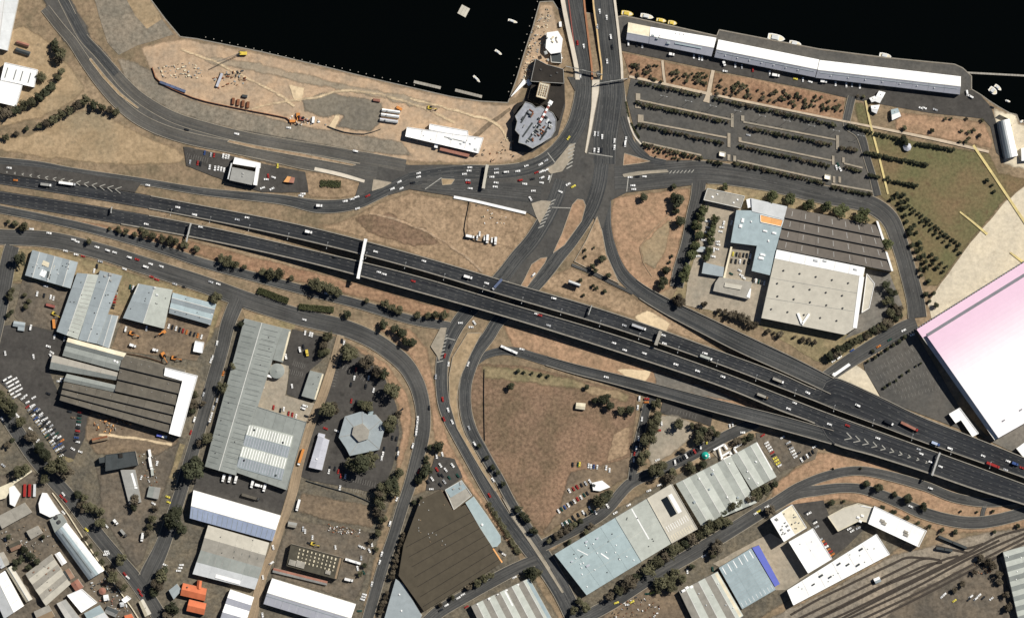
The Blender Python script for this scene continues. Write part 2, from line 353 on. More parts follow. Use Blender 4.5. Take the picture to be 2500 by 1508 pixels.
# ================================================================== THE SETTING
SHORE = [(365,-5),(402,45),(440,90),(480,95),(640,127),(800,165),(900,190),(1000,213),(1100,236),(1170,247),(1240,251),(1262,190),(1280,130),(1300,70),(1318,5),(1350,3),(1362,22),(1505,42),(1522,38),(1652,66),(1750,88),(1756,73),(2000,120),(2165,141),(2330,157),(2350,166),(2372,186),(2372,218),(2394,231),(2415,246),(2440,262),(2465,276),(2482,280),(2489,298),(2520,302)]
land = [(-6000,-6000),(340,-6000)] + SHORE + [(7000,302),(7000,7000),(-6000,7000)]
patch('ground', 'dry brown ground under the whole district', 'base', land, z=0.0)
wz = -2.2
o = mesh('water', [(*G(-6000,-6000), wz), (*G(7000,-6000), wz), (*G(7000,2000), wz), (*G(-6000,2000), wz)], [(3,2,1,0)], M['water']); tag(o, 'dark still dock water along the wharves', kind='structure')
qw = MB(); S2 = [(340,-6000)] + SHORE + [(7000,302)]
for a, b in zip(S2, S2[1:]):
    qw.bar((*G(*a), .12), (*G(*b), .12), .9, 3.2)
tag(qw.build('quay_wall', M['barrier'], loc=(*G(800,165), 0)), 'concrete quay wall edging the dock basin', 'quay wall')

P = patch
P('soil', 'tan dirt of the cleared wharf beside the dock', 'sand', [(484,98),(640,129),(800,167),(1000,215),(1170,249),(1245,254),(1262,246),(1300,255),(1262,300),(1255,350),(1290,375),(1250,398),(1100,400),(1000,395),(900,378),(700,340),(560,318),(430,270),(390,215),(360,160),(340,112),(442,92)], 5)
P('soil', 'tan dirt of the narrow spit beside the bridge', 'sand', [(1318,8),(1352,8),(1362,60),(1372,140),(1300,200),(1285,200),(1265,240),(1245,250),(1265,190),(1283,130),(1303,70)], 3)
P('soil', 'bare sandy knoll north of the freeway ramp', 'knoll', [(70,330),(110,300),(180,275),(230,268),(300,300),(360,335),(430,362),(460,385),(440,400),(300,405),(180,395),(60,380),(-40,360),(-40,335)], 6)
P('soil', 'dusty pale ground around the sheds in the far corner', 'knoll', [(-40,80),(60,60),(120,100),(170,160),(210,215),(180,250),(100,290),(-40,320)], 6)
P('soil', 'grassy tan field between ramp, road and freeway', 'dry_field', [(830,540),(930,492),(1000,468),(1100,486),(1282,524),(1305,548),(1265,612),(1190,690),(1000,618),(880,580),(760,552)], 4)
P('soil', 'large vacant brown grass field inside the curving road', 'brown_field', [(1150,905),(1180,885),(1300,893),(1560,962),(1555,1000),(1540,1130),(1480,1200),(1320,1312),(1240,1190),(1170,1070),(1145,980)], 4)
P('soil', 'orange bare ground of the triangular block', 'orange_soil', [(1497,480),(1683,457),(1687,490),(1660,600),(1640,705),(1600,722),(1545,690),(1505,620),(1488,540)], 3)
P('soil', 'tan ground between freeway and the curved ramp', 'dry_field', [(1300,690),(1398,650),(1500,700),(1600,745),(1900,890),(2010,950),(1800,870),(1500,760),(1320,706)], 3)
P('soil', 'bright sand patch beside the freeway and curved ramp', 'sand_pale', [(1545,772),(1580,755),(1640,790),(1625,812),(1570,800)], 5)
P('soil', 'orange strip between freeway and the lower ramp', 'orange_soil', [(1225,790),(1300,800),(1500,868),(1800,965),(1990,1050),(1900,1025),(1600,945),(1400,893),(1250,848)], 3)
P('soil', 'bright sand patch between freeway and the lower ramp', 'sand_pale', [(1500,900),(1590,902),(1578,932),(1525,918)], 4)
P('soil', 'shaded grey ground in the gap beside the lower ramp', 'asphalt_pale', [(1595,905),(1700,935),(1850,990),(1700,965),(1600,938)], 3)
P('soil', 'orange dirt around the looping ramps', 'orange_soil', [(1885,1185),(2000,1100),(2100,1115),(2300,1190),(2400,1222),(2520,1250),(2520,1285),(2400,1300),(2300,1305),(2150,1240),(2050,1218),(1950,1240),(1880,1265)], 4)
P('gravel', 'brown gravel of the railway yard', 'gravel', [(1830,1530),(1910,1490),(2000,1450),(2180,1352),(2250,1336),(2400,1298),(2600,1275),(2600,1600),(1830,1600)], 3)
P('soil', 'orange planted verge inside the wide street bend', 'orange_soil', [(825,835),(880,845),(950,890),(995,960),(1008,1020),(1000,1080),(975,1150),(960,1140),(975,1060),(970,990),(940,920),(900,880),(850,858)], 3)
P('soil', 'orange strip between the two curving roads', 'orange_soil', [(905,790),(1000,800),(1045,850),(1060,930),(1070,1000),(1100,1080),(1160,1190),(1240,1310),(1270,1370),(1250,1370),(1180,1260),(1120,1160),(1060,1080),(1050,1000),(1035,930),(1000,870),(950,825)], 3)
P('soil', 'brown strip of scrub between freeway and frontage road', 'mulch', [(150,530),(400,570),(560,610),(870,690),(1100,755),(1090,785),(1000,765),(870,725),(620,665),(400,600),(180,545)], 4)
P('soil', 'dark trodden ground between the western workshops and sheds', 'urban', [(-60,690),(60,690),(300,780),(520,800),(590,775),(720,800),(830,820),(900,870),(960,950),(985,1050),(965,1180),(930,1300),(880,1530),(-60,1530)], 4)
P('soil', 'dark trodden ground around the warehouses by the avenue', 'urban', [(1340,1345),(1480,1255),(1640,1160),(1850,1060),(2000,1090),(1900,1180),(1860,1240),(1960,1230),(2110,1225),(2260,1290),(2180,1350),(1900,1480),(1830,1530),(1400,1530)], 4)
P('soil', 'dark trodden ground below the brown roofed warehouse', 'urban', [(960,1220),(1040,1195),(1130,1165),(1240,1320),(1300,1400),(1380,1530),(910,1530)], 4)
P('grass_field', 'wide green grass field beside the tree rows', 'grass', [(2085,250),(2112,250),(2125,318),(2250,345),(2415,374),(2440,420),(2505,435),(2520,440),(2455,490),(2370,590),(2290,700),(2262,700),(2228,600),(2180,505),(2130,470),(2108,380)], 3)
P('grass_field', 'brown grass patch with shrubs by the small sheds', 'orange_soil', [(2185,272),(2260,278),(2350,290),(2405,300),(2425,345),(2420,365),(2300,342),(2185,318)], 3)
P('plaza', 'pale sandy plaza beside the exhibition hall', 'plaza', [(2520,440),(2455,492),(2370,592),(2290,702),(2265,740),(2275,785),(2380,720),(2520,630)], 2)
P('plaza', 'pale sand ground around the white boat shed', 'plaza', [(2425,262),(2465,278),(2482,282),(2489,302),(2520,306),(2520,420),(2450,400),(2430,330)], 3)
P('verge', 'dry grass verge around the factory block', 'verge', [(1727,446),(1784,444),(1885,466),(2000,495),(2142,520),(2185,600),(2222,760),(2140,824),(2030,890),(1990,880),(1860,800),(1700,750),(1640,730),(1660,690),(1690,560),(1716,490)], 2)
P('verge', 'dry verge along the frontage street', 'verge', [(-40,600),(120,606),(243,637),(335,669),(426,694),(530,725),(545,745),(520,820),(500,850),(460,830),(60,690),(-40,690)], 3)
P('verge', 'dry verge south of the frontage street', 'verge', [(592,758),(723,790),(715,810),(600,780)], 1)

# hard-standing lots and yards
P('soil', 'grey scraped strip between arterial road and wharf fence', 'scraped', [(285,140),(330,150),(372,172),(384,200),(450,234),(520,258),(620,276),(720,300),(810,318),(900,332),(985,345),(1010,385),(900,375),(780,355),(650,336),(520,306),(430,280),(350,235),(300,190)], 4)
P('lot', 'pale fenced lots between arterial road and dock corner', 'scraped', [(225,-20),(350,-20),(398,50),(425,85),(335,112),(290,135),(262,105)], 2)
P('lot', 'dusty brown lot beside the dock corner', 'knoll', [(300,-20),(355,-20),(395,48),(360,70),(330,40)], 2)
P('soil', 'reddish oval ground around the dark pit', 'dry_field', [(742,420),(770,418),(830,430),(885,446),(888,462),(870,480),(820,488),(760,482),(735,460)], 3)
P('soil', 'scuffed pale tracks crossing the cleared wharf', 'sand_pale', [(800,312),(815,285),(822,255),(812,232),(822,228),(836,255),(830,290),(818,318)], 4)
P('soil', 'dark wheel track crossing the wharf to the spit', 'yard_brown', [(1145,338),(1190,300),(1245,262),(1250,268),(1200,306),(1155,345)], 2)
P('soil', 'greyish worn strip along the middle of the wharf', 'sand_grey', [(500,135),(620,150),(760,185),(880,212),(1000,232),(1100,262),(1000,262),(860,225),(740,205),(600,172),(500,155)], 6)
P('soil', 'dark brown burnt patch in the grassy field', 'brown_field', [(860,532),(950,520),(1040,560),(1080,600),(1000,600),(900,570)], 8)
P('soil', 'greenish rank grass along the top of the brown field', 'verge', [(1175,888),(1300,900),(1540,962),(1535,985),(1400,950),(1250,930),(1180,925)], 6)
P('soil', 'pale worn patch near the street side of the brown field', 'dry_field', [(1495,1060),(1540,1040),(1535,1110),(1480,1130)], 6)
P('soil', 'grassy strip of the street verge beside packed cars', 'verge', [(60,985),(80,990),(150,1090),(180,1125),(165,1130),(110,1065)], 2)
P('soil', 'grassy verge below the storage yard fence', 'verge', [(440,1080),(452,1085),(425,1170),(412,1165)], 2)
P('soil', 'orange dirt floor of the triangle rise', 'knoll', [(1560,600),(1610,555),(1640,530),(1630,600),(1600,660),(1570,640)], 5)
P('wharf_apron', 'grey asphalt apron between long shed and water', 'asphalt_grey', [(1506,44),(1522,40),(1652,68),(1750,90),(1757,75),(2000,122),(2165,143),(2330,159),(2350,168),(2370,187),(2370,218),(2345,240),(1750,150),(1512,105)])
P('wharf_road', 'dark asphalt road south of the long wharf shed', 'asphalt_lot', [(1510,98),(1740,138),(2000,190),(2345,230),(2372,219),(2394,233),(2420,262),(2432,300),(2450,390),(2432,372),(2418,310),(2400,290),(2270,276),(2190,262),(2070,240),(2000,223),(1850,193),(1740,171),(1518,124)])
P('car_park', 'grey asphalt car park with planted strips', 'asphalt_grey', [(1540,192),(1738,232),(1800,248),(2075,303),(2110,330),(2122,400),(2142,474),(2125,474),(2000,448),(1790,395),(1715,388),(1580,388),(1555,365),(1545,300),(1530,240)])
P('garden_bed', 'red mulch bed of shrubs beside the bridge', 'mulch', [(1520,128),(1614,150),(1618,202),(1538,186)], 1)
P('garden_bed', 'red mulch bed of shrubs between two pale paths', 'mulch', [(1622,152),(1733,173),(1726,227),(1626,205)], 1)
P('garden_bed', 'long red mulch bed of shrubs beside the wharf road', 'mulch', [(1745,177),(1850,196),(2063,239),(2056,298),(1950,275),(1800,243),(1738,232)], 1)
P('garden_bed', 'orange mulch strip of shrubs beside the slip lane', 'mulch', [(1568,352),(1690,374),(1712,388),(1690,391),(1600,391),(1575,372)], 1)
P('lot', 'grey gravel hardstand on the cleared wharf', 'hardstand', [(848,232),(936,246),(930,300),(905,325),(815,312),(838,282),(790,290),(745,270),(730,240),(800,225)], 5)
P('lot', 'pale pink crushed rock on the wharf', 'sand_pale', [(705,205),(745,215),(735,250),(715,240)], 5)
P('lot', 'dark asphalt court around the spit building', 'road_pale' if False else 'asphalt_lot', [(1300,200),(1378,200),(1380,260),(1362,330),(1300,372),(1250,370),(1250,300),(1275,250)])
P('car_park', 'dark asphalt lot with packed cars by the sawtooth factory', 'asphalt_lot', [(-40,800),(60,790),(140,812),(170,830),(160,900),(120,905),(150,975),(225,1003),(212,1060),(180,1120),(150,1110),(60,985),(-40,900)], 2)
P('yard', 'brown dirt yard below the sawtooth factory', 'yard_brown', [(215,1000),(410,1055),(440,1068),(420,1120),(350,1105),(235,1110),(205,1070)], 5)
P('yard', 'paved yard with machines beside the grey workshops', 'yard', [(55,680),(175,708),(150,765),(140,808),(50,790),(35,770)], 2)
P('yard', 'brown truck yard between the grey workshops', 'yard_brown', [(298,782),(400,805),(414,768),(514,795),(500,850),(480,880),(310,858),(272,850)], 2)
P('yard', 'dark asphalt parking beside the long ribbed shed', 'asphalt_lot', [(713,803),(805,826),(785,880),(755,905),(735,975),(700,962),(708,900),(690,886)])
P('yard', 'beige concrete court around the round tank', 'concrete', [(650,878),(706,893),(698,965),(735,975),(775,985),(752,1030),(620,992)], 2)
P('car_park', 'dark asphalt parking around the hexagonal building', 'asphalt_lot', [(812,856),(850,860),(900,882),(940,925),(968,990),(975,1060),(958,1140),(930,1205),(760,1172),(728,1160),(752,1080),(790,980)], 2)
P('soil', 'bare grey vacant lot inside a fence', 'yard_brown', [(735,1200),(925,1235),(912,1290),(800,1272),(725,1248)], 3)
P('yard', 'scrap littered yard beside the vented brown building', 'yard', [(702,1262),(915,1298),(900,1380),(885,1440),(868,1470),(660,1408)], 3)
P('yard', 'black asphalt loading court between sheds', 'asphalt_lot', [(488,1143),(575,1160),(702,1196),(684,1258),(470,1197)])
P('yard', 'crowded grey yards around the old sheds', 'yard', [(-40,1165),(75,1145),(110,1165),(200,1290),(270,1410),(360,1520),(-40,1520)], 3)
P('yard', 'triangular storage yard between two streets', 'yard', [(232,1140),(340,1130),(440,1075),(430,1120),(395,1220),(350,1372),(330,1388),(250,1265)], 3)
P('yard', 'beige concrete yard west of the factory', 'concrete', [(1722,492),(1812,508),(1795,590),(1850,605),(1838,660),(1880,672),(1856,790),(1800,772),(1672,745),(1678,690),(1705,590)], 2)
P('yard', 'grey concrete yard east of the pale warehouse', 'asphalt_pale', [(2112,655),(2172,668),(2205,750),(2130,800),(2060,828),(2085,800),(2110,700)], 2)
P('car_park', 'grey asphalt parking beside the pink roofed hall', 'asphalt_grey', [(2108,885),(2236,812),(2340,990),(2420,1075),(2300,1030),(2155,975),(2112,905)])
P('plaza', 'beige fan shaped pad below the parking lot', 'plaza', [(2035,925),(2088,890),(2112,905),(2152,975),(2090,948)], 1)
P('yard', 'grey yard beside the freeway near the pink hall', 'asphalt_pale', [(2400,1070),(2520,1010),(2520,1120),(2460,1095)], 2)
P('yard', 'asphalt yard under the lower ramp', 'asphalt_lot', [(1618,980),(1740,1012),(1735,1040),(1690,1025),(1612,1008)])
P('yard', 'light dusty yard with trees beside the diagonal street', 'concrete', [(1612,1012),(1650,1010),(1700,1035),(1690,1070),(1640,1110),(1590,1140),(1580,1110),(1590,1060)], 4)
P('car_park', 'asphalt parking east of the gabled warehouse', 'yard', [(1845,1055),(1900,1062),(2000,1085),(1990,1120),(1935,1140),(1905,1150),(1850,1085)], 1)
P('yard', 'grey dirt parking on the corner of the brown field', 'yard_brown', [(1390,1150),(1500,1125),(1545,1110),(1535,1165),(1400,1255),(1330,1312),(1325,1290),(1360,1250)], 5)
P('yard', 'white clutter forecourt beside the gabled warehouse', 'concrete', [(1735,1095),(1770,1078),(1800,1110),(1760,1130)], 2)
P('yard', 'asphalt yard between white warehouses', 'asphalt_lot', [(1935,1230),(2010,1220),(2025,1260),(2110,1290),(2070,1330),(2030,1362),(1985,1290)])
P('yard', 'tan yard beside the blue edged shed', 'concrete', [(1740,1375),(1880,1300),(1925,1325),(1975,1400),(1920,1440),(1895,1440),(1840,1335),(1760,1385)], 2)
P('car_park', 'asphalt parking strip behind the curving roads', 'asphalt_lot', [(1062,1110),(1110,1120),(1130,1165),(1085,1195),(1040,1195),(1050,1150)], 2)
P('car_park', 'small asphalt lot beside the white edged office', 'asphalt_lot', [(448,358),(570,382),(640,400),(745,420),(755,470),(640,470),(560,445),(455,405)], 2)
P('soil', 'fenced dirt compound of parked trucks', 'dry_field', [(1145,490),(1275,528),(1255,610),(1135,575)], 3)
P('yard', 'yard of the railway depot beside the ribbed shed', 'yard', [(2230,1440),(2390,1370),(2440,1350),(2490,1515),(2150,1520)], 4)
P('yard', 'junk filled yard at the street corner', 'yard_brown', [(1500,1475),(1590,1425),(1660,1445),(1700,1530),(1440,1530)], 4)

for i, pts in enumerate([[(440,120),(520,150),(600,190),(680,230),(720,262)], [(600,270),(680,250),(760,240),(840,222),(930,232),(1030,262),(1110,300)], [(1000,240),(1060,256),(1130,276),(1210,300),(1240,345)], [(150,345),(220,330),(300,345),(380,372),(440,395)], [(900,520),(980,540),(1060,575),(1130,620),(1180,665)], [(1200,960),(1290,1000),(1360,1080),(1420,1150)], [(240,1060),(300,1065),(370,1075),(420,1085)]]):
    if i in (3, 5): continue
    s = [p for p in cr([(*p, 0) for p in pts], 12)]; up = []; dn = []
    for k, p in enumerate(s):
        a_, b_ = s[max(0,k-1)], s[min(len(s)-1,k+1)]; L_ = math.hypot(b_[0]-a_[0], b_[1]-a_[1]) or 1; nx, ny = -(b_[1]-a_[1])/L_*4, (b_[0]-a_[0])/L_*4; up.append((p[0]+nx, p[1]+ny)); dn.append((p[0]-nx, p[1]-ny))
    P('dirt_track', ['pale wheel track across the upper wharf','pale wheel track past the hardstand','pale wheel track behind the white depot','','pale wheel track across the grassy field','','pale wheel track through the dirt yard'][i], 'sand' if i in (4,5) else 'sand_pale', up+dn[::-1], 3)
P('road_shoulder', 'broad grey asphalt band under the arterial road lanes', 'asphalt_grey', [(95,-20),(170,-20),(225,90),(262,130),(300,175),(330,210),(380,250),(450,282),(560,310),(700,335),(850,362),(985,388),(1000,425),(905,450),(800,425),(650,398),(480,358),(390,335),(320,300),(270,255),(225,200),(180,130),(130,70)], 4)
# ---- junction apron and kerbed islands
P('junction', 'wide asphalt junction at the foot of the bridge', 'junction', [(1385,188),(1522,188),(1532,290),(1548,345),(1600,393),(1690,391),(1690,452),(1530,470),(1490,490),(1472,560),(1440,520),(1400,600),(1300,720),(1240,690),(1330,545),(1290,520),(1200,498),(1100,478),(1000,462),(930,482),(860,502),(880,440),(870,412),(890,388),(1000,403),(1100,402),(1200,406),(1260,400),(1320,380),(1372,340),(1400,290),(1408,230)])

ROADW = dict()
r = road
r('road', 'pale arterial road lanes beside the cleared wharf', 'road_pale', [(140,-30,22),(175,40,22),(203,91,22),(239,130,22),(272,168,24),(302,203,26),(347,243,26),(420,285,26),(500,311,26),(600,336,26),(700,354,26),(800,370,26),(900,388,28),(990,405,30)], 2)
r('road', 'fresh dark asphalt stretch of the arterial road', 'road_dark', [(150,-10,20),(178,42,20),(205,91,20),(240,130,20),(274,170,20),(284,182,18)], 1, kerb=False)
r('road', 'pale arterial road lanes beside the sandy knoll', 'road_pale', [(110,20,22),(145,65,22),(175,100,22),(208,150,24),(247,203,26),(292,253,28),(342,292,28),(402,320,28),(470,340,28),(560,358,28),(650,376,30),(740,396,32),(830,410,34),(920,425,36)], 2)
r('road', 'dark asphalt slip road curving up from the freeway', 'road_dark', [(-40,392,22),(90,404,20),(183,420,18),(345,443,16),(500,468,17),(683,487,22),(780,504,31),(865,497,28),(926,472,26),(1000,436,26),(1060,418,26)], 2)
r('road', 'asphalt slip road along the scrub strip below the freeway', 'road_dark', [(-40,503,18),(0,511,18),(100,531,18),(203,554,19),(304,581,20),(406,612,20),(500,643,21),(622,676,21),(754,711,21),(865,739,21),(1000,779,21),(1098,796,20)], 2)
r('street', 'wide frontage street sweeping round the bend', 'road', [(-60,570,36),(0,578,36),(122,585,38),(243,613,38),(335,642,40),(426,671,40),(500,695,40),(610,735,40),(728,772,40),(840,800,40),(916,833,40),(981,881,40),(1012,925,38),(1028,970,36),(1034,1020,34),(1030,1070,33),(1015,1130,30),(1000,1185,28),(983,1235,27),(962,1304,26),(937,1376,26),(915,1449,26),(895,1520,26)], 1)
r('street', 'asphalt side street past the tree at the workshops', 'road', [(30,600,34),(20,640,36),(5,720,38),(-12,800,38),(-30,880,36)], 1)
r('street', 'asphalt street beside the long ribbed shed', 'road', [(582,728,36),(557,790,34),(540,860,32),(520,930,32),(500,1000,30),(480,1070,30),(462,1130,30),(443,1195,30),(420,1265,32),(395,1335,36),(365,1400,44),(348,1440,44)], 1)
r('street', 'asphalt street lined with gum trees and packed cars', 'road', [(-30,960,36),(10,1005,34),(40,1050,34),(80,1110,34),(130,1170,34),(176,1222,34),(238,1304,34),(290,1366,34),(335,1420,36),(375,1480,36),(405,1530,36)], 1)
r('lane', 'narrow dirt lane between the sheds', 'lane_dirt', [(832,818,18),(815,880,20),(790,960,22),(764,1022,22),(745,1080,22),(730,1130,24),(716,1194,24),(702,1240,22),(687,1283,20),(666,1345,20),(641,1407,22),(618,1500,24),(610,1530,24)], 1, kerb=False)
r('road', 'southbound lanes of the curving cross road', 'road_dark', [(1372,440,34),(1357,483,36),(1333,533,36),(1300,586,36),(1264,628,36),(1228,674,36),(1180,725,34),(1138,765,34),(1114,797,34),(1095,835,32),(1081,876,30),(1078,930,28),(1083,981,28),(1096,1020,28),(1118,1062,28),(1146,1113,28),(1174,1164,28),(1207,1221,28),(1245,1281,28),(1290,1341,28),(1326,1387,28),(1366,1449,28),(1400,1520,28)], 3, edge=True)
r('road', 'northbound lanes of the curving cross road', 'road_dark', [(1470,400,34),(1462,450,36),(1446,500,36),(1422,543,36),(1388,592,36),(1365,620,36),(1335,661,34),(1300,702,32),(1255,745,30),(1215,785,30),(1193,820,30),(1162,862,30),(1141,920,28),(1135,965,28),(1139,1012,28),(1152,1054,28),(1174,1093,26),(1197,1133,24),(1221,1172,22),(1245,1218,20),(1272,1262,20),(1305,1310,20),(1343,1366,20),(1380,1432,20),(1418,1508,20)], 3, edge=True)
r('road', 'bridge approach lanes curving into the wharf road', 'road_dark', [(1424,170,46),(1428,215,46),(1420,265,46),(1404,312,44),(1372,358,40),(1330,392,36),(1280,412,32),(1210,420,32),(1140,420,34),(1060,428,36),(1000,438,34)], 4, edge=True)
r('road', 'asphalt lanes beneath the white sound wall', 'road', [(1320,476,40),(1250,468,44),(1170,460,44),(1090,454,34),(1030,448,26)], 3)
r('road', 'bridge approach lanes leading straight down to the junction', 'road_dark', [(1486,170,58),(1492,220,58),(1486,280,58),(1478,340,58),(1476,400,54)], 5, edge=True)
r('road', 'wide boulevard between car park and factory', 'road', [(1500,434,58),(1560,432,58),(1640,424,58),(1710,420,54),(1790,428,50),(1890,446,46),(2000,473,44),(2080,488,42),(2130,502,42),(2172,535,42),(2195,590,40),(2216,660,40),(2234,730,42),(2240,775,44)], 2)
r('road', 'asphalt road climbing past the planted car park corner', 'road_dark', [(1518,285,13),(1530,325,14),(1552,362,15),(1582,388,15),(1625,398,14)], 1)
r('street', 'asphalt street between factory hedge and parking lot', 'road', [(2238,790,36),(2200,805,36),(2140,840,36),(2085,874,34),(2040,905,32),(1990,940,30)], 1)
r('street', 'short asphalt street beside the orange triangle', 'road', [(1708,440,34),(1702,480,30),(1690,525,26),(1682,570,26),(1677,605,32),(1660,660,32),(1652,700,30)], 1)
r('lane', 'asphalt lane between car park and grass field', 'asphalt_road' if False else 'road', [(2080,236,18),(2072,270,18),(2068,305,18),(2100,330,20),(2118,390,16),(2130,430,16),(2142,478,18)], 1)
r('street', 'diagonal street beside the pale blue warehouse', 'road', [(1318,1334,28),(1342,1322,28),(1415,1285,27),(1477,1247,26),(1541,1178,26),(1622,1143,26),(1683,1113,26),(1754,1074,26),(1815,1044,26),(1850,1030,24)], 1)
r('street', 'short street lined with parked cars beside the brown field', 'road', [(1543,1172,20),(1550,1120,19),(1558,1080,19),(1570,1030,19),(1580,990,20),(1592,970,20)], 1)
r('street', 'asphalt street below the brown roofed warehouse', 'road', [(1040,1520,30),(1075,1490,30),(1145,1449,30),(1228,1403,30),(1275,1380,28),(1310,1365,26)], 1)
r('street', 'tree lined street leading to the looping ramps', 'road', [(1380,1530,30),(1440,1500,30),(1500,1467,30),(1583,1413,30),(1687,1353,32),(1769,1304,32),(1852,1252,32),(1900,1225,32),(1945,1203,28),(2000,1196,24),(2050,1190,22),(2100,1192,22),(2145,1205,24),(2197,1226,26),(2249,1249,28),(2311,1267,28),(2373,1275,28),(2435,1268,28),(2520,1246,28)], 2)
r('road', 'upper asphalt ramp looping under the freeway', 'road', [(1880,1232,22),(1935,1195,20),(1970,1178,20),(2010,1163,21),(2060,1151,21),(2110,1149,21),(2180,1163,22),(2262,1187,22),(2332,1214,22),(2415,1226,20),(2500,1216,20)], 2)
r('path', 'thin asphalt footpath crossing the tan triangle', 'road', [(1396,646,7),(1440,664,7),(1500,694,7),(1545,716,7)], 1, kerb=False)
r('path', 'short asphalt path across the ramp loop', 'road', [(2408,1228,10),(2400,1248,10),(2397,1268,10)], 1, kerb=False)

PTH = [('pale footpath along the mulch beds', [(1536,187,6),(1630,207,6),(1738,231,7)]), ('long pale footpath through beds and grass field', [(1745,232,5),(1812,246,6),(1920,268,5),(2024,289,5),(2080,300,5),(2183,320,6),(2304,345,7),(2414,371,6)]),
       ('pale cross path between two mulch beds', [(1617,148,6),(1620,180,6),(1624,206,6)]), ('wide pale cross path between mulch beds', [(1741,172,8),(1735,200,9),(1729,230,10),(1724,250,16)]),
       ('yellow gravel path beside the car park lane', [(2113,246,5),(2124,300,5),(2140,360,5),(2155,420,5),(2168,474,5)]), ('straight yellow path crossing the grass field', [(2376,355,6),(2416,414,6),(2460,480,6),(2520,570,7)]),
       ('short yellow strip on the edge of the plaza', [(2343,517,4),(2376,543,5),(2410,572,6)]), ('pale sound wall footing beside the wharf road bend', [(768,412,8),(830,426,9),(890,443,7)]),
       ('yellow strip beside the exhibition hall', [(2466,616,4),(2498,640,6),(2520,656,6)])]
for i, (lb, pts) in enumerate(PTH):
    r('footpath', lb, ('lane_dirt'), pts, 1, kerb=False)
    COL.objects[-1].data.materials[0] = M['yellow_path' if 'yellow' in lb else ('barrier_pale' if 'wall' in lb else 'path')]

for lb, mt, poly in [('striped concrete island beside the approach lanes', 'concrete', [(1333,412),(1352,402),(1392,352),(1403,352),(1396,385),(1372,418),(1345,424)]),
    ('pale concrete island beside the truck compound', 'concrete', [(1298,497),(1322,490),(1345,492),(1335,515),(1318,545),(1308,525)]),
    ('orange soil median with a rounded concrete nose', 'orange_soil', [(1397,500),(1410,486),(1424,488),(1430,502),(1420,540),(1378,598),(1350,618),(1372,570)]),
    ('orange soil median nose before the freeway', 'orange_soil', [(1280,682),(1298,645),(1320,630),(1336,628),(1330,642),(1302,680),(1272,722),(1262,715)]),
    ('tan triangle of trees between road and ramp', 'dry_field', [(1458,528),(1470,565),(1480,620),(1512,692),(1470,672),(1402,638),(1432,585)]),
    ('tan triangular island beside the slip lane', 'orange_soil', [(1524,374),(1588,394),(1560,399),(1521,404)]),
    ('pale hatched island where the slip road joins', 'concrete', [(912,438),(956,446),(934,458),(908,466)]),
    ('small tan median beside the signal gantry', 'knoll', [(1078,436),(1110,438),(1102,450),(1080,452)]),
    ('long pale median in front of the bridge', 'barrier_pale', [(1446,195),(1464,195),(1462,225),(1452,275),(1444,320),(1432,375),(1428,372),(1438,310),(1444,260)]),
    ('pale painted median of the boulevard', 'concrete', [(1520,426),(1560,419),(1628,415),(1632,420),(1580,424),(1524,432)]),
    ('tan median of scrub between arterial lanes', 'dry_field', [(560,342),(650,360),(740,375),(870,402),(860,405),(740,383),(620,362),(555,347)]),
    ('tan median between arterial lanes on the bend', 'knoll', [(222,142),(258,187),(296,228),(340,264),(335,265),(290,232),(252,191),(218,146)]),
    ('concrete and dirt median of the curving cross road', 'knoll', [(1142,812),(1176,812),(1150,862),(1124,920),(1115,970),(1120,1020),(1136,1062),(1160,1102),(1186,1150),(1212,1195),(1208,1198),(1176,1148),(1150,1104),(1116,1045),(1098,985),(1096,920),(1105,872)]),
    ('long thin concrete median of the cross road', 'kerb', [(1225,1212),(1260,1262),(1300,1322),(1340,1384),(1376,1444),(1372,1446),(1334,1386),(1294,1325),(1254,1266)]),
    ('hatched pale island beside the scrub strip', 'concrete', [(1076,800),(1090,800),(1082,840),(1072,880),(1068,868),(1052,845)])]:
    P('traffic_island', lb, mt, poly, 0, kerb='kerb')

def stripe(a, b, w, parent, name='stripe', z=None):
    z = surf((a[0]+b[0])/2, (a[1]+b[1])/2) + .012 if z is None else z
    return MB().bar((*G(*a), z), (*G(*b), z), w, .008).build(name, M['paint'], parent)
def markings(label, segs, w):
    x, y = segs[0][0]; e = empty('road_marking', (*G(x, y), surf(x, y) + .004), 0, label, 'road marking')
    for a, b in segs: stripe(a, b, w, e)
markings('white diagonal bars painted beside the striped island', [((1383+8*i/6-(i>3)*2, 412-i*9), (1397+8*i/6, 404-i*9)) for i in range(7)], 1.1)
markings('white diagonal bars painted beside the truck compound island', [((1342-4*i, 494+9*i), (1356-4*i, 487+9*i)) for i in range(8)], .9)
markings('white diagonal bars painted on the lower cross road', [((1066+4*i*.6, 884-9*i), (1082+3*i*.5, 880-9*i)) for i in range(8)], .9)
markings('white chevrons painted on the boulevard median', [((1634+9*i, 424-i*.4), (1640+9*i, 417-i*.4)) for i in range(7)], .7)
for a, b, lb in [((1437,374),(1496,383),'bridge approach'), ((1337,373),(1357,400),'wharf bend'), ((1341,446),(1350,418),'queueing lanes'), ((1534,432),(1530,468),'boulevard'), ((1038,462),(1078,434),'slip lane'), ((1338,506),(1393,508),'cross road bend'), ((1082,822),(1112,830),'lower cross road'), ((1288,1306),(1302,1302),'far cross road')]:
    x, y = (a[0]+b[0])/2, (a[1]+b[1])/2; e = stripe(a, b, .8, None, 'stop_line'); tag(e, 'white stop line painted across the ' + lb, 'stop line')

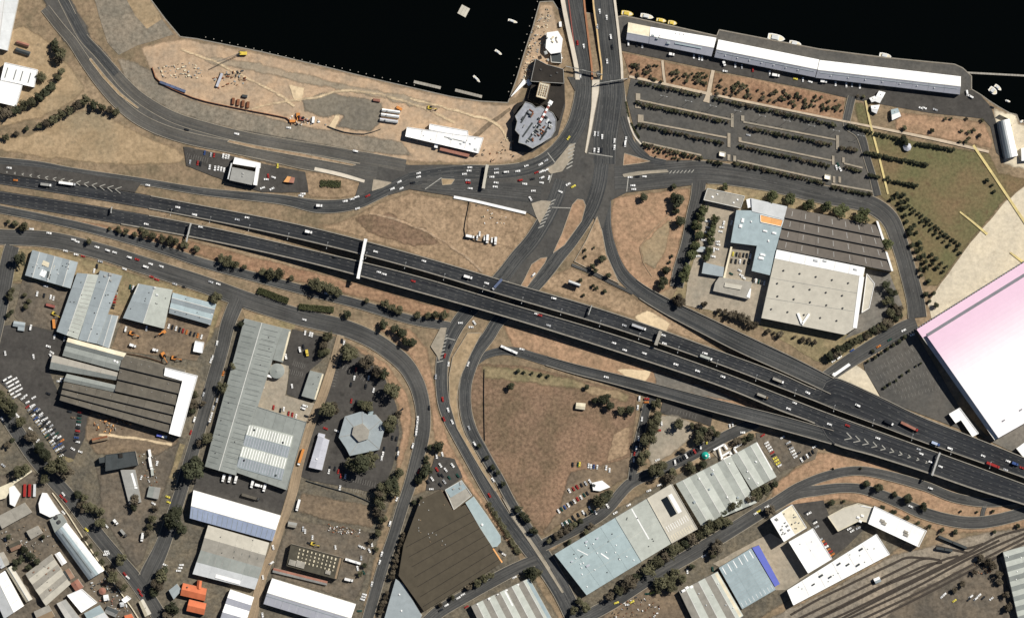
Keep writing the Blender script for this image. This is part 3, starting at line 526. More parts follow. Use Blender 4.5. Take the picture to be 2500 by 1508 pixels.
build_kerbs()
def bays(label, a, b, depth, n, side=1):
    """a rank of painted bay lines from a to b, depth px to one side"""
    dx, dy = b[0]-a[0], b[1]-a[1]; L = math.hypot(dx, dy); nx, ny = -dy/L*depth*side, dx/L*depth*side; mb = MB(); x, y = (a[0]+b[0])/2+nx/2, (a[1]+b[1])/2+ny/2; z = surf(x, y)+.012
    for i in range(n+1):
        p = lerp2(a, b, i/n); mb.bar((*G(*p), z), (*G(p[0]+nx, p[1]+ny), z), .16, .008)
    o = mb.build('bay_marking', M['paint_bay'], loc=(*G(*a), z)); tag(o, label, 'bay marking'); o["kind"] = 'stuff'
def lerp2(a, b, t): return (a[0]+(b[0]-a[0])*t, a[1]+(b[1]-a[1])*t)
bays('faint bay lines beside the dirt lane end', (822,870), (806,940), 13, 10, -1); bays('faint bay lines below the hexagonal building', (840,1195), (918,1215), 13, 14, -1); bays('second faint rank below the hexagonal building', (845,1172), (925,1192), 13, 14, -1)
bays('faint bay lines along the middle of the hexagon lot', (835,885), (900,925), 12, 9); bays('faint bay lines behind the ribbed shed', (718,880), (745,888), 12, 6); bays('second faint rank behind the ribbed shed', (710,900), (740,908), 12, 6)
for i in range(6): bays('faint bay lines of rank %s in the pink hall parking' % 'one two three four five six'.split()[i], (2125+15*i, 905+12*i), (2225+15*i, 848+18*i), 10, 12)
bays('faint bay lines in the small lot by the slip road', (455,385), (505,398), 12, 9, -1); bays('faint bay lines under the lower ramp yard', (1640,995), (1700,1012), 10, 8)
# ---- the elevated freeway
def hfw(x, y=0):
    t = min(1, max(0, (x - 380) / 620)); t = t*t*(3-2*t); return .35 + 9.2*t
def deck(name, label, edges, hf, mat, parapets, lanes, solid_to, lanew=None, cat='viaduct', thick=1.6, pm='barrier', piers=True, gap=None):
    top = cr([(e[0], e[1]) for e in edges], 14); k = len(top)
    bot = cr([(e[0] if len(e) == 3 else e[2], e[-1]) for e in edges], 14)
    n = min(len(top), len(bot))
    def samp(s, t):
        f = t*(len(s)-1); i = min(int(f), len(s)-2); u = f-i; return (s[i][0]*(1-u)+s[i+1][0]*u, s[i][1]*(1-u)+s[i+1][1]*u)
    N = 120; T_ = [samp(top, i/(N-1)) for i in range(N)]; B_ = [samp(bot, i/(N-1)) for i in range(N)]
    c0 = W(*T_[N//2], 0); e = empty(name, (c0.x, c0.y, 0), 0, label, cat)
    v = []; f = []; uv = []; d = 0
    for i in range(N):
        h = hf((T_[i][0]+B_[i][0])/2, (T_[i][1]+B_[i][1])/2); a, b = W(*T_[i], h), W(*B_[i], h)
        if i: d += math.hypot(T_[i][0]-T_[i-1][0], T_[i][1]-T_[i-1][1])*PX
        low = -.05 if (T_[i][0] < solid_to or h < thick + .6) else h - thick
        v += [a, b, Vector((b.x, b.y, low)), Vector((a.x, a.y, low))]; L = (a-b).length; uv += [(d, 0), (d, L), (d, L), (d, 0)]
        if i:
            q = 4*i
            for j in range(4): f.append((q-4+j, q-4+(j+1) % 4, q+(j+1) % 4, q+j))
    f += [(0,1,2,3), (4*N-1,4*N-2,4*N-3,4*N-4)]
    o = mesh('deck', v, f, M[mat], e); ul = o.data.uv_layers.new(name="UVMap")
    for lp in o.data.loops: ul.data[lp.index].uv = uv[lp.vertex_index]
    bm = bmesh.new(); bm.from_mesh(o.data); bmesh.ops.recalc_face_normals(bm, faces=bm.faces[:]); bm.to_mesh(o.data); bm.free()
    ROADS.append([( (T_[i][0]+B_[i][0])/2, (T_[i][1]+B_[i][1])/2, 10, *( (lambda dx, dy: (dx/math.hypot(dx,dy), dy/math.hypot(dx,dy)))(T_[min(i+1,N-1)][0]-T_[max(i-1,0)][0], T_[min(i+1,N-1)][1]-T_[max(i-1,0)][1])), 0) for i in range(N)])
    for side, on in zip((T_, B_), parapets):
        if not on: continue
        pb = MB(); oth = B_ if side is T_ else T_
        wd = on if not isinstance(on, tuple) else on[1]; mm = pm if not isinstance(on, tuple) else on[0]; x0 = -1e9 if not (isinstance(on, tuple) and len(on) > 2) else on[2]
        for i in range(1, N):
            if side[i][0] < x0: continue
            h = hf(*side[i-1]); h2 = hf(*side[i]); pa, pq = W(*side[i-1], h), W(*side[i], h2)
            ina, inb = W(*oth[i-1], h), W(*oth[i], h2); ua = (ina-pa).normalized()*wd; ub = (inb-pq).normalized()*wd
            up = Vector((0,0,.95)); lo = Vector((0,0,.01))
            if gap and gap[0] < side[i][0] < gap[1] and side is (T_ if gap[2] == 0 else B_):
                if pb.v: pb.build('parapet', M[mm], e); pb = MB()
                continue
            pb.hexa([pa+lo, pq+lo, pq+ub+lo, pa+ua+lo], [pa+up, pq+up, pq+ub+up, pa+ua+up])
        if pb.v: pb.build('parapet', M[mm], e)
    mb = MB()
    for kk in range(1, lanes):
        for i in range(0, N-1):
            a0, b0 = T_[i], B_[i]; a1, b1 = T_[i+1], B_[i+1]; t = kk/lanes
            seg = math.hypot(a1[0]-a0[0], a1[1]-a0[1])*PX; nd = max(1, int(seg/12))
            for s in range(nd):
                for q0, q1 in (((s+.0)/nd, (s+.3)/nd),):
                    pts = []
                    for q in (q0, q1):
                        A = (a0[0]+(a1[0]-a0[0])*q, a0[1]+(a1[1]-a0[1])*q); Bq = (b0[0]+(b1[0]-b0[0])*q, b0[1]+(b1[1]-b0[1])*q)
                        X = (A[0]+(Bq[0]-A[0])*t, A[1]+(Bq[1]-A[1])*t); pts.append(W(*X, hf(*X)+.015))
                    dd = pts[1]-pts[0]; nn = Vector((-dd.y, dd.x, 0)).normalized()*.11
                    mb.add([pts[0]-nn, pts[1]-nn, pts[1]+nn, pts[0]+nn], [(0,1,2,3)])
    for t in (.07, .93):
        for i in range(N-1):
            p = [W(*(T_[j][0]+(B_[j][0]-T_[j][0])*t, T_[j][1]+(B_[j][1]-T_[j][1])*t), hf(*T_[j])+.015) for j in (i, i+1)]
            dd = p[1]-p[0]; nn = Vector((-dd.y, dd.x, 0)).normalized()*.12; mb.add([p[0]-nn, p[1]-nn, p[1]+nn, p[0]+nn], [(0,1,2,3)])
    tag(mb.build('lane_marking', M['paint_worn'], e), kind='stuff')
    if piers:
        for i in range(4, N, 9):
            x, y = (T_[i][0]+B_[i][0])/2, (T_[i][1]+B_[i][1])/2; h = hf(x, y)
            if x < solid_to or h < 4: continue
            p = W(x, y, h); pm_ = MB().cyl((p.x, p.y), .9, .9, -.1, h-thick-.7, 10); pm_.box((p.x, p.y), 2.2, 9, .8, math.atan2(T_[i][1]-T_[i-1][1], -(T_[i][0]-T_[i-1][0])) , h-thick-.75)
            pm_.build('pier', M['barrier'], e, loc=(p.x, p.y, 0))
    return e
FN = [(-60,413,441),(0,422,450),(250,457,490),(500,502,536),(750,552,589),(1000,617,653),(1250,690,728),(1500,764,802),(1750,853,888),(1900,908,945),(2005,952,985),(2030,918,996),(2150,968,1040),(2250,1016,1078),(2380,1067,1124),(2500,1115,1166),(2570,1143,1192)]
FS = [(-60,457,489),(0,466,497),(250,505,540),(500,551,586),(750,607,641),(1000,668,708),(1250,742,779),(1500,816,857),(1750,902,940),(1900,960,1001),(2000,999,1040),(2030,1010,1082),(2130,1046,1112),(2250,1089,1150),(2380,1136,1195),(2500,1180,1232),(2570,1206,1258)]
deck('freeway_viaduct', 'elevated freeway carriageway nearer the dock, full of traffic', FN, hfw, 'freeway', [('barrier',.9,380),('barrier',.9,380)], 4, 800, gap=(1995,2048,0))
deck('freeway_viaduct', 'elevated freeway carriageway nearer the industrial sheds', FS, lambda x, y=0: hfw(x)+.0, 'freeway', [('barrier',.9,380),('barrier',1.3,300)], 4, 800, gap=(1990,2048,1))
def hr1(x, y=0):
    t = min(1, max(0, (x-1545)/430)); return .4 + 9.13*t*t*(3-2*t)
def hr2(x, y=0):
    t = min(1, max(0, (x-1330)/600)); return .4 + 9.13*t*t*(3-2*t)
deck('freeway_ramp', 'curved ramp rising past the factory onto the freeway', [(1462,430,1494,430),(1464,500,1492,500),(1468,560,1493,556),(1480,620,1505,606),(1505,676,1528,655),(1552,722,1570,693),(1620,765,1636,730),(1690,802,1706,763),(1800,858,1816,815),(1920,912,1930,868),(2028,962,2036,922)], hr1, 'road_dark', [('barrier',.8,1560),('barrier',.7,1560)], 2, 1480, cat='ramp')
deck('freeway_ramp', 'lower ramp rising beside the brown field onto the freeway', [(1160,900,1148,880),(1185,877,1190,855),(1240,866,1250,846),(1320,888,1326,866),(1400,912,1406,888),(1500,938,1506,912),(1600,966,1606,937),(1750,1008,1757,976),(1900,1048,1906,1013),(2030,1084,2036,1050)], hr2, 'road_dark', [('barrier',.9,1340),('barrier',.6,1340)], 2, 1250, cat='ramp')

def hbr(x, y): return .45 + 3.2*max(0, min(1, (205-y)/190))
deck('bridge', 'road bridge deck with white walkway edge beside the spit', [(1364,-30,1426,-30),(1372,20,1430,20),(1382,70,1436,70),(1393,120,1442,120),(1402,165,1447,165),(1405,195,1448,195)], hbr, 'road_dark', [('barrier_pale',4.2),('rust_rail',1.8)], 3, 0, cat='bridge', thick=1.2, piers=False)
deck('bridge', 'wide road bridge deck with ochre edge beside the wharf shed', [(1444,-30,1500,-30),(1448,20,1506,20),(1455,70,1512,70),(1461,120,1517,120),(1467,165,1521,165),(1466,195,1522,195)], hbr, 'road_dark', [('ochre_rail',1.5),('barrier_pale',2.4)], 4, 0, cat='bridge', thick=1.2, piers=False)
x0 = MB()
for a, b in zip([(1388,0),(1393,40),(1399,90),(1405,142)], [(1393,40),(1399,90),(1405,142),(1408,150)]):
    x0.bar(W(*a, hbr(*a)+.6), W(*b, hbr(*b)+.6), .9, .6)
tag(x0.build('guard_rail', M['red_rail'], loc=W(1398,70,hbr(1398,70))), 'dull red guard rail along the bridge walkway', 'guard rail')
for lb, pts, w in [('pale retaining kerb curving from bridge to wharf road', [(1406,190),(1409,230),(1404,270),(1390,315),(1368,345),(1340,372),(1300,392)], 1.6), ('double pale kerb below the bridge beside the car park', [(1520,190),(1526,240),(1534,290),(1548,330),(1565,352)], 1.6), ('long white sound wall beside the fenced compound', [(1108,481),(1160,491),(1220,505),(1284,520)], 2.6)]:
    s = cr([(*p, 0) for p in pts], 8); k = MB(); hh = 1.4 if 'wall' in lb else .5
    for a, b in zip(s, s[1:]): k.bar((*G(*a[:2]), hh), (*G(*b[:2]), hh), w, hh)
    tag(k.build('wall', M['white' if 'sound' in lb else 'barrier_pale'], loc=(*G(*pts[0]), 0)), lb, 'wall')

# chevrons in the two freeway gores
def chevrons(label, pts, hf, flip, arm, w, zz):
    e = empty('road_marking', W(*pts[0], hf(*pts[0]) + zz - .01), 0, label, 'road marking')
    for i in range(len(pts)-1):
        x, y = pts[i]; dx, dy = pts[i+1][0]-x, pts[i+1][1]-y; L = math.hypot(dx, dy); dx, dy = dx/L, dy/L; A = arm(i); f = -1 if flip else 1
        m_ = MB()
        for s in (-1, 1):
            ex, ey = x - f*dx*A*1.1 - dy*A*s*.6, y - f*dy*A*1.1 + dx*A*s*.6
            m_.bar(W(x, y, hf(x, y)+zz), W(ex, ey, hf(ex, ey)+zz), w, .008)
        m_.build('chevron', M['paint'], e)
P('road_gore', 'asphalt gore with painted chevrons between slip road and freeway', 'asphalt_lot', [(-40,398),(90,408),(200,424),(345,446),(330,470),(250,459),(0,424),(-40,418)])
gz = surf(150, 430)
chevrons('painted chevrons pointing back along the freeway gore', [(15+19*i, 420+2.55*i*(1+.012*i)) for i in range(16)], lambda x, y: gz, True, lambda i: 3+i*.75, .7, .012)
chevrons('painted chevrons pointing forward on the merging ramp', [(2080+20.5*i, 1069+6.6*i) for i in range(12)], hfw, False, lambda i: 15-1.2*i, .85, .03)

# ================================================================== BUILDINGS
def lerp(a, b, t): return tuple(p + (q-p)*t for p, q in zip(a, b))
class Roof:
    """one quad of roof: corners NW, NE, SE, SW in photo pixels.
       kind: gable / saw / flat / vault ; axis 'u' = ridges run NW->NE, 'v' = ridges run NW->SW"""
    def __init__(s, e, quad, h, rise=3.0, bays=1, axis='u', kind='gable', mats=('blue_grey',), wall='wall', pieces=None, parapet='cap', ridge=True, ridge_at=.5, walls=True):
        s.e, s.q, s.h, s.rise, s.bays, s.axis, s.kind, s.ra = e, quad, h, rise, bays, axis, kind, ridge_at
        L = math.hypot(quad[1][0]-quad[0][0], quad[1][1]-quad[0][1]); D = math.hypot(quad[3][0]-quad[0][0], quad[3][1]-quad[0][1])
        s.L, s.D = L*PX, D*PX
        if walls:
            b = [W(*p, 0) for p in quad]; t = [W(*p, h) for p in quad]
            bb = [Vector((p.x, p.y, -.05)) for p in t]; tt = [Vector((p.x, p.y, h-.02)) for p in t]
            MB().hexa(bb[::-1], tt[::-1]).build('wall', M[wall], e)
        along = s.L if axis == 'u' else s.D
        n = pieces if pieces else max(1, int(round(along/16)))
        if kind == 'flat':
            nb = bays; 
            for i in range(n):
                for j in range(nb):
                    u0, u1, v0, v1 = (i/n, (i+1)/n, j/nb, (j+1)/nb) if axis == 'u' else (j/nb, (j+1)/nb, i/n, (i+1)/n)
                    g = .0012
                    c = [s.p(a, b, 0) for a, b in ((u0+g,v0+g),(u1-g,v0+g),(u1-g,v1-g),(u0+g,v1-g))]
                    MB().hexa([p + Vector((0,0,.0)) for p in c][::-1], [p + Vector((0,0,.25)) for p in c][::-1]).build('roof_panel', M[mats[(i+j) % len(mats)]], e)
            if parapet:
                c = [s.p(a, b, 0) for a, b in ((0,0),(1,0),(1,1),(0,1))]
                for a, b in zip(c, c[1:]+c[:1]):
                    MB().bar(a + Vector((0,0,.75)), b + Vector((0,0,.75)), .5, .75).build('parapet', M[parapet], e)
            return
        for j in range(bays):
            a0, a1 = j/bays, (j+1)/bays; am = a0 + (a1-a0)*ridge_at
            segs = [(a0, am, 0, 1), (am, a1, 1, 0)] if kind == 'gable' else [(a0, a1-.0006, 0, 1)]
            if kind == 'vault':
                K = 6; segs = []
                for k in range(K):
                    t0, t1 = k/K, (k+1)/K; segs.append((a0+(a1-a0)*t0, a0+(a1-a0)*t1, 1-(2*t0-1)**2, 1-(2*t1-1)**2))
            for si, (b0, b1, z0, z1) in enumerate(segs):
                for i in range(n):
                    c0, c1 = i/n, (i+1)/n; g = .0006 if n > 1 else 0
                    def pt(al, ac, dz): return s.p(al, ac, dz) if axis == 'u' else s.p(ac, al, dz)
                    lo = [pt(c0+g, b0, 0), pt(c1-g, b0, 0), pt(c1-g, b1, 0), pt(c0+g, b1, 0)]
                    hi = [pt(c0+g, b0, .05+z0*rise), pt(c1-g, b0, .05+z0*rise), pt(c1-g, b1, .05+z1*rise), pt(c0+g, b1, .05+z1*rise)]
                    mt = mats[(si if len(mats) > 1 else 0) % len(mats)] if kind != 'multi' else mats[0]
                    if isinstance(mt, (list, tuple)): mt = mt[(j + i) % len(mt)]
                    m_ = MB(); m_.hexa(lo, hi) if axis == 'v' else m_.hexa(lo[::-1], hi[::-1])
                    m_.build('roof_panel', M[mt], e)
            if ridge and kind == 'gable':
                A, B_ = (s.p(0, am, rise+.12), s.p(1, am, rise+.12)) if axis == 'u' else (s.p(am, 0, rise+.12), s.p(am, 1, rise+.12))
                MB().bar(A, B_, .7, .25).build('ridge_cap', M['cap'], e)
            if kind == 'saw':
                A, B_ = (s.p(0, a1, rise+.1), s.p(1, a1, rise+.1)) if axis == 'u' else (s.p(a1, 0, rise+.1), s.p(a1, 1, rise+.1))
                if j < bays: MB().bar(A, B_, .35, .3).build('ridge_cap', M['dark_steel'], e)
    def px(s, u, v):
        q = s.q; return lerp(lerp(q[0], q[1], u), lerp(q[3], q[2], u), v)
    def p(s, u, v, dz=0): x, y = s.px(u, v); return W(x, y, s.h) + Vector((0, 0, dz))
    def z(s, u, v):
        a = v if s.axis == 'u' else u
        if s.kind == 'flat': return .25
        t = (a*s.bays) % 1.0
        if s.kind == 'saw': return .05 + s.rise*t
        if s.kind == 'vault': return .05 + s.rise*(1-(2*t-1)**2)
        return .05 + s.rise*(t/s.ra if t < s.ra else (1-t)/(1-s.ra))
    def strip(s, u0, v0, u1, v1, w, mat='skylight', name='skylight', th=.12, lift=.08):
        """a thin strip lying on the roof from (u0,v0) to (u1,v1), w metres wide"""
        A = s.p(u0, v0, s.z(u0, v0)+lift+.0); B_ = s.p(u1, v1, s.z(u1, v1)+lift)
        return MB().bar(A, B_, w, th).build(name, M[mat], s.e)
    def strips(s, n, v0, v1, w, mat='skylight', along='u', lo=0, hi=1, name='skylight'):
        for i in range(n):
            t = lo + (hi-lo)*(i+.5)/n
            if along == 'u': s.strip(t, v0, t, v1, w, mat, name)
            else: s.strip(v0, t, v1, t, w, mat, name)
    def vents(s, pts, r=.5, mat='vent', hgt=.8, name='roof_vent'):
        for u, v in pts:
            c = s.p(u, v, s.z(u, v)); m_ = MB().cyl((c.x, c.y), r*.7, r*.7, c.z-.3, c.z+hgt*.6, 8).cyl((c.x, c.y), r, r*.25, c.z+hgt*.6, c.z+hgt, 8)
            m_.build(name, M[mat], s.e)
    def units(s, pts, l=2, w=1.5, hgt=1.1, mat='steel', name='air_conditioner'):
        a = math.atan2(-(s.q[1][1]-s.q[0][1]), s.q[1][0]-s.q[0][0])
        for u, v in pts:
            c = s.p(u, v, s.z(u, v)); k = random.uniform(.7, 1.3)
            MB().box((c.x, c.y), l*k, w*k, hgt, a, c.z-.2).box((c.x, c.y), l*k*.6, w*k*.6, .2, a, c.z+hgt-.2).build(name, M[mat], s.e)
def bld(name, label, at, cat='building'):
    return empty(name, (*G(*at), 0), 0, label, cat)
def poly_block(e, poly, h, roof, wall, cap=None, name='roof', lift=.3, base=0.0):
    """prism with an arbitrary outline: wall shell, roof slab, optional parapet"""
    P_ = [W(*p, h) for p in poly]; n = len(P_)
    area = sum(P_[i].x*P_[(i+1) % n].y - P_[(i+1) % n].x*P_[i].y for i in range(n))
    if area < 0: P_ = P_[::-1]
    v = [(p.x, p.y, base-.05) for p in P_] + [(p.x, p.y, h) for p in P_]
    mesh('wall', v, [(i, (i+1) % n, n+(i+1) % n, n+i) for i in range(n)] + [tuple(range(n-1,-1,-1)), tuple(range(n,2*n))], M[wall], e)
    v = [(p.x, p.y, h+.02) for p in P_] + [(p.x, p.y, h+lift) for p in P_]
    mesh(name, v, [(i, (i+1) % n, n+(i+1) % n, n+i) for i in range(n)] + [tuple(range(n-1,-1,-1)), tuple(range(n,2*n))], M[roof], e)
    if cap:
        for a, b in zip(P_, P_[1:]+P_[:1]):
            MB().bar(Vector((a.x, a.y, h+.9)), Vector((b.x, b.y, h+.9)), .5, .88).build('parapet', M[cap], e)
def rooftop_box(e, x, y, l, w, h0, hh, ang, mat, name='roof_unit'):
    c = W(x, y, h0); MB().box((c.x, c.y), l, w, hh, -R(ang), h0-.1).box((c.x, c.y), l*.7, w*.7, .25, -R(ang), h0+hh-.1).build(name, M[mat], e)
rnd = lambda n, a=.08, b=.92: [(random.uniform(a, b), random.uniform(a, b)) for _ in range(n)]
grid = lambda nu, nv, a=.1, b=.9, c=.12, d=.88: [(a+(b-a)*(i+.5)/nu, c+(d-c)*(j+.5)/nv) for i in range(nu) for j in range(nv)]

# ---- long wharf sheds
e = bld('wharf_shed', 'short white wharf shed with cream end bay beside the bridge', (1640,95))
f = Roof(e, [(1534,55),(1588,66),(1584,107),(1529,97)], 6, 4.2, 1, 'u', mats=('cream','lavender'), ridge_at=.6, wall='wall_pale')  # both bays: slope away from the sun painted lavender as its shade
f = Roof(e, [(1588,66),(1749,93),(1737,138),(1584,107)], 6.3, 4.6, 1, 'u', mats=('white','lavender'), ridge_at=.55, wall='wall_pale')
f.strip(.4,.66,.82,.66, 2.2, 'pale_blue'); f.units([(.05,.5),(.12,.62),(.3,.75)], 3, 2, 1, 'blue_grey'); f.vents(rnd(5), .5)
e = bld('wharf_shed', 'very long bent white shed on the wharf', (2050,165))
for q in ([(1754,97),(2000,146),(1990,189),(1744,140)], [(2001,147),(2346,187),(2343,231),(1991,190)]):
    f = Roof(e, q, 6.5, 5.2, 1, 'u', mats=('white','lavender'), ridge_at=.57, wall='wall_pale')  # one white roof; shade of the far slope is put in as lavender
    f.strip(.02,.70,.98,.70, .8, 'blue_grey', 'gutter'); f.vents([(.1+.12*i,.8) for i in range(7)], .6, 'white_dull')
f.strip(.985,.03,.985,.97, 2.0, 'cream', 'end_wall_cap')
# ---- wharf buildings
e = bld('depot_building', 'white flat roofed depot with red lean-to on the wharf', (1085,340))
f = Roof(e, [(994,311),(1180,337),(1168,374),(990,333)], 6, .6, 1, 'u', 'flat', mats=('white',), wall='wall_pale', parapet='white')
f.strip(.5,.35,.75,.45, .8, 'skylight_dark'); f.units([(.78,.45),(.86,.5),(.74,.62),(.6,.4),(.95,.8)], 2.2, 1.6, 1, 'white_dull'); f.vents(rnd(6), .4)
poly_block(e, [(1049,303),(1142,320),(1143,332),(1048,316)], 5, 'white', 'wall_pale', 'white'); poly_block(e, [(1062,345),(1070,346),(1068,362),(1060,360)], 4, 'white', 'wall_pale')
f = Roof(e, [(1076,357),(1148,373),(1144,384),(1073,367)], 3, .8, 1, 'u', 'flat', mats=('red_brown',), parapet=None)
for i, (x, y) in enumerate([(955,272),(953,283),(950,295)]):
    e = bld('portable_hut', ['topmost of three white portable huts on the wharf','middle one of three white portable huts on the wharf','lowest of three portable huts on the wharf, grey roofed'][i], (x, y), 'hut')
    f = Roof(e, [(x-22,y-7),(x+22,y-1),(x+21,y+6),(x-23,y)], 3, .9, 1, 'u', mats=('white' if i < 2 else 'lavender','white_dull'), wall='wall_pale', pieces=3); f.units([(.3,.5)], 1.4, 1, .6)
# ---- the spit
e = bld('broken_building', 'half demolished white concrete building on the spit', (1350,110))
poly_block(e, [(1335,80),(1362,76),(1374,95),(1370,128),(1345,132),(1332,118)], 7, 'white', 'wall_pale', None)
for i in range(26):
    x, y = random.uniform(1330,1370), random.uniform(80,150); rooftop_box(e, x, y, random.uniform(1,4.5), random.uniform(1,3), random.choice((.1,7.2)) if y < 130 else .1, random.uniform(.5,1.8), random.uniform(0,180), random.choice(('cream','white','steel','wall')), 'slab')
poly_block(e, [(1344,132),(1370,130),(1371,154),(1346,152)], 3, 'slate', 'slate', 'wall_pale')
e = bld('dark_shed', 'black flat roofed building on the spit', (1340,175)); poly_block(e, [(1308,144),(1335,158),(1375,169),(1377,204),(1296,199)], 9, 'black_roof', 'wall', 'grey_roof')
for p in [(1320,170),(1345,185),(1360,178)]: rooftop_box(e, *p, 2, 1.5, 9.3, .8, 10, 'dark_steel', 'roof_vent')
e = bld('dark_court_block', 'black block added over the shadowy court below the ribbed tower', (1345,240)); poly_block(e, [(1298,206),(1377,206),(1379,250),(1366,292),(1352,275),(1335,266),(1322,257),(1300,251),(1288,240)], 5, 'black_roof', 'wall', None); poly_block(e, [(1262,252),(1282,246),(1273,262),(1256,284),(1252,270)], 4, 'black_roof', 'wall', None)  # black blocks added over the shadowy court to give one dark mass
e = bld('tower_block', 'pale ribbed square tower on the spit casting a long shadow', (1326,221))
f = Roof(e, [(1318,200),(1343,206),(1334,243),(1309,236)], 16, .5, 1, 'v', 'flat', mats=('cream',), wall='wall_pale', parapet='timber')
f.strips(4,.08,.92, 1.6, 'beige_roof', name='roof_rib'); f.units(grid(4,5), 1.2, 1.6, .7, 'timber', 'roof_unit')
e = bld('plant_building', 'tall grey roofed building crowded with plant on the spit', (1305,310))
poly_block(e, [(1275,262),(1283,249),(1299,254),(1308,263),(1322,259),(1334,268),(1350,276),(1358,291),(1356,318),(1346,335),(1320,351),(1300,362),(1283,353),(1266,348),(1269,330),(1258,318),(1263,297),(1258,284)], 11, 'spit_grey', 'wall', 'grey_roof')
for a, b in (((1300,300),(1276,334)),((1312,312),(1284,348)),((1330,285),(1308,318)),((1345,300),(1322,334)),((1290,270),(1272,300)),((1335,320),(1318,342))): MB().bar(W(*a, 11.75), W(*b, 11.75), 1.6, .5).build('roof_slot', M['slate'], e)
for i in range(34):
    a = random.uniform(0,6.28); rr = random.uniform(0,1)**.5; rooftop_box(e, 1307+38*rr*math.cos(a), 308+40*rr*math.sin(a), random.uniform(1,5), random.uniform(.8,2), 11.3, random.uniform(.5,2.2), random.choice((-55,35)), random.choice(('slate','slate','steel','white_dull','grey_roof','rust')))
b_ = MB()
for i in range(8): pass
e = bld('striped_boom', 'red and white striped boom lying across the grey roof', (1330,275), 'boom')
for i in range(9):
    a, b = lerp((1346,248),(1317,300), i/9), lerp((1346,248),(1317,300), (i+1)/9)
    MB().bar(W(*a, 13.5), W(*b, 13.5), 2.2, 1.2).build('boom_section', M['white' if i % 2 else 'red_rail'], e)
rooftop_box(e, 1344, 251, 4, 4, 12, 2.2, 30, 'white', 'boom_head')

# ---- far corner sheds
e = bld('pale_shed', 'pale roofed shed in the far corner beside the arterial road', (15,60)); f = Roof(e, [(-20,-12),(47,-12),(18,124),(-24,114)], 7, 3, 1, 'v', mats=('white','white_dull'), wall='wall_pale')
e = bld('white_shed', 'white L shaped shed with dark roof slots beside trees', (40,200))
f = Roof(e, [(12,153),(92,171),(83,213),(2,195)], 7, .6, 1, 'u', 'flat', mats=('white',), wall='wall_pale', parapet='white')
f2 = Roof(e, [(2,196),(55,207),(39,260),(-16,247)], 7, .6, 1, 'u', 'flat', mats=('white',), wall='wall_pale', parapet='white')
for u in (.12,.38,.58,.82): f.strip(u,.25,u-.02,.85, .9, 'skylight_dark')
for nm, q, mt in (('red_shed', [(42,99),(72,108),(69,116),(39,106)], 'red_brown'), ('slate_shed', [(40,116),(75,127),(71,137),(37,126)], 'slate')):
    e = bld(nm, 'small %s shed near the pale corner shed' % ('rust red roofed' if 'red' in nm else 'dark slate roofed'), q[0]); Roof(e, q, 3, 1.4, 1, 'u', mats=(mt,), pieces=2, ridge=False)
# ---- corner office by the slip road
e = bld('office', 'grey roofed office with white edges beside the slip road', (595,420))
f = Roof(e, [(567,408),(625,420),(615,452),(560,440)], 8, .5, 1, 'u', 'flat', mats=('grey_roof',), wall='wall', parapet=None)
f.units([(.5,.3),(.52,.5)], 2, 1.6, .8, 'steel')
poly_block(e, [(573,384),(636,398),(635,411),(568,400)], 7.4, 'white', 'wall_pale'); poly_block(e, [(626,404),(634,408),(627,453),(618,451)], 8.2, 'white', 'wall_pale'); poly_block(e, [(564,398),(567,399),(558,438),(555,437)], 8.3, 'white_dull', 'wall')
e = bld('orange_hut', 'orange roofed hut in the small lot', (708,438), 'hut'); f = Roof(e, [(702,430),(720,434),(717,447),(692,444)], 3, 1.1, 1, 'v', mats=('orange_panel','red_brown'), pieces=2, ridge=False)

# ---- western workshops
e = bld('workshop', 'grey workshop with a cream skylight at the corner tree', (125,655))
f = Roof(e, [(79,610),(190,640),(172,704),(61,672)], 6.5, 1.6, 3, 'v', mats=('blue_grey',), wall='wall'); f.vents(rnd(12), .5); f.units(rnd(4), 1.6, 1.2, .8, 'white_dull')
f.strip(.28,.35,.55,.42, 4.5, 'cream'); f.strip(.30,.72,.42,.76, 6.5, 'white'); f.strip(.47,.6,.5,.9, 3.2, 'skylight_dark')
e = bld('workshop', 'long blue grey workshop with pale ridges beside the red cars', (210,750))
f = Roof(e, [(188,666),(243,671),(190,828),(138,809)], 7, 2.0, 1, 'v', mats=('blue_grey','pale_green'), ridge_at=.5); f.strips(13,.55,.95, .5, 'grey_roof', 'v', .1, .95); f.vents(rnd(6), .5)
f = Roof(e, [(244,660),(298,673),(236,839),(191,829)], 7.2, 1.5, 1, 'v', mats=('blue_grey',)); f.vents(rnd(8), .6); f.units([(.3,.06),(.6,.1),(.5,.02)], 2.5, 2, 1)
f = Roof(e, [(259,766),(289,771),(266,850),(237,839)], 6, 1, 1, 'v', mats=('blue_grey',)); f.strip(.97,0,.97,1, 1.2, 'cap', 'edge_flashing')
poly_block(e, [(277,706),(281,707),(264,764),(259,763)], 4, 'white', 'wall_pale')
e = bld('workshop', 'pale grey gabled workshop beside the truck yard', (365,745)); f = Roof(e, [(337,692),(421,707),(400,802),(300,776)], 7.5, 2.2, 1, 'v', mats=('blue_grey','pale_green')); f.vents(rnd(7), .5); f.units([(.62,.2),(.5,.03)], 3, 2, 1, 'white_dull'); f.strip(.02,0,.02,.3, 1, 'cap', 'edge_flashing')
e = bld('workshop', 'low grey ribbed workshop at the street corner', (470,755)); f = Roof(e, [(422,714),(528,742),(514,793),(412,764)], 6.5, 1.4, 2, 'u', mats=('pale_blue','blue_grey')); f.strip(.97,0,.97,1, 1.6, 'white', 'edge_flashing'); f.strips(6,.05,.4, .5, 'white_dull'); f.vents(rnd(5), .5)
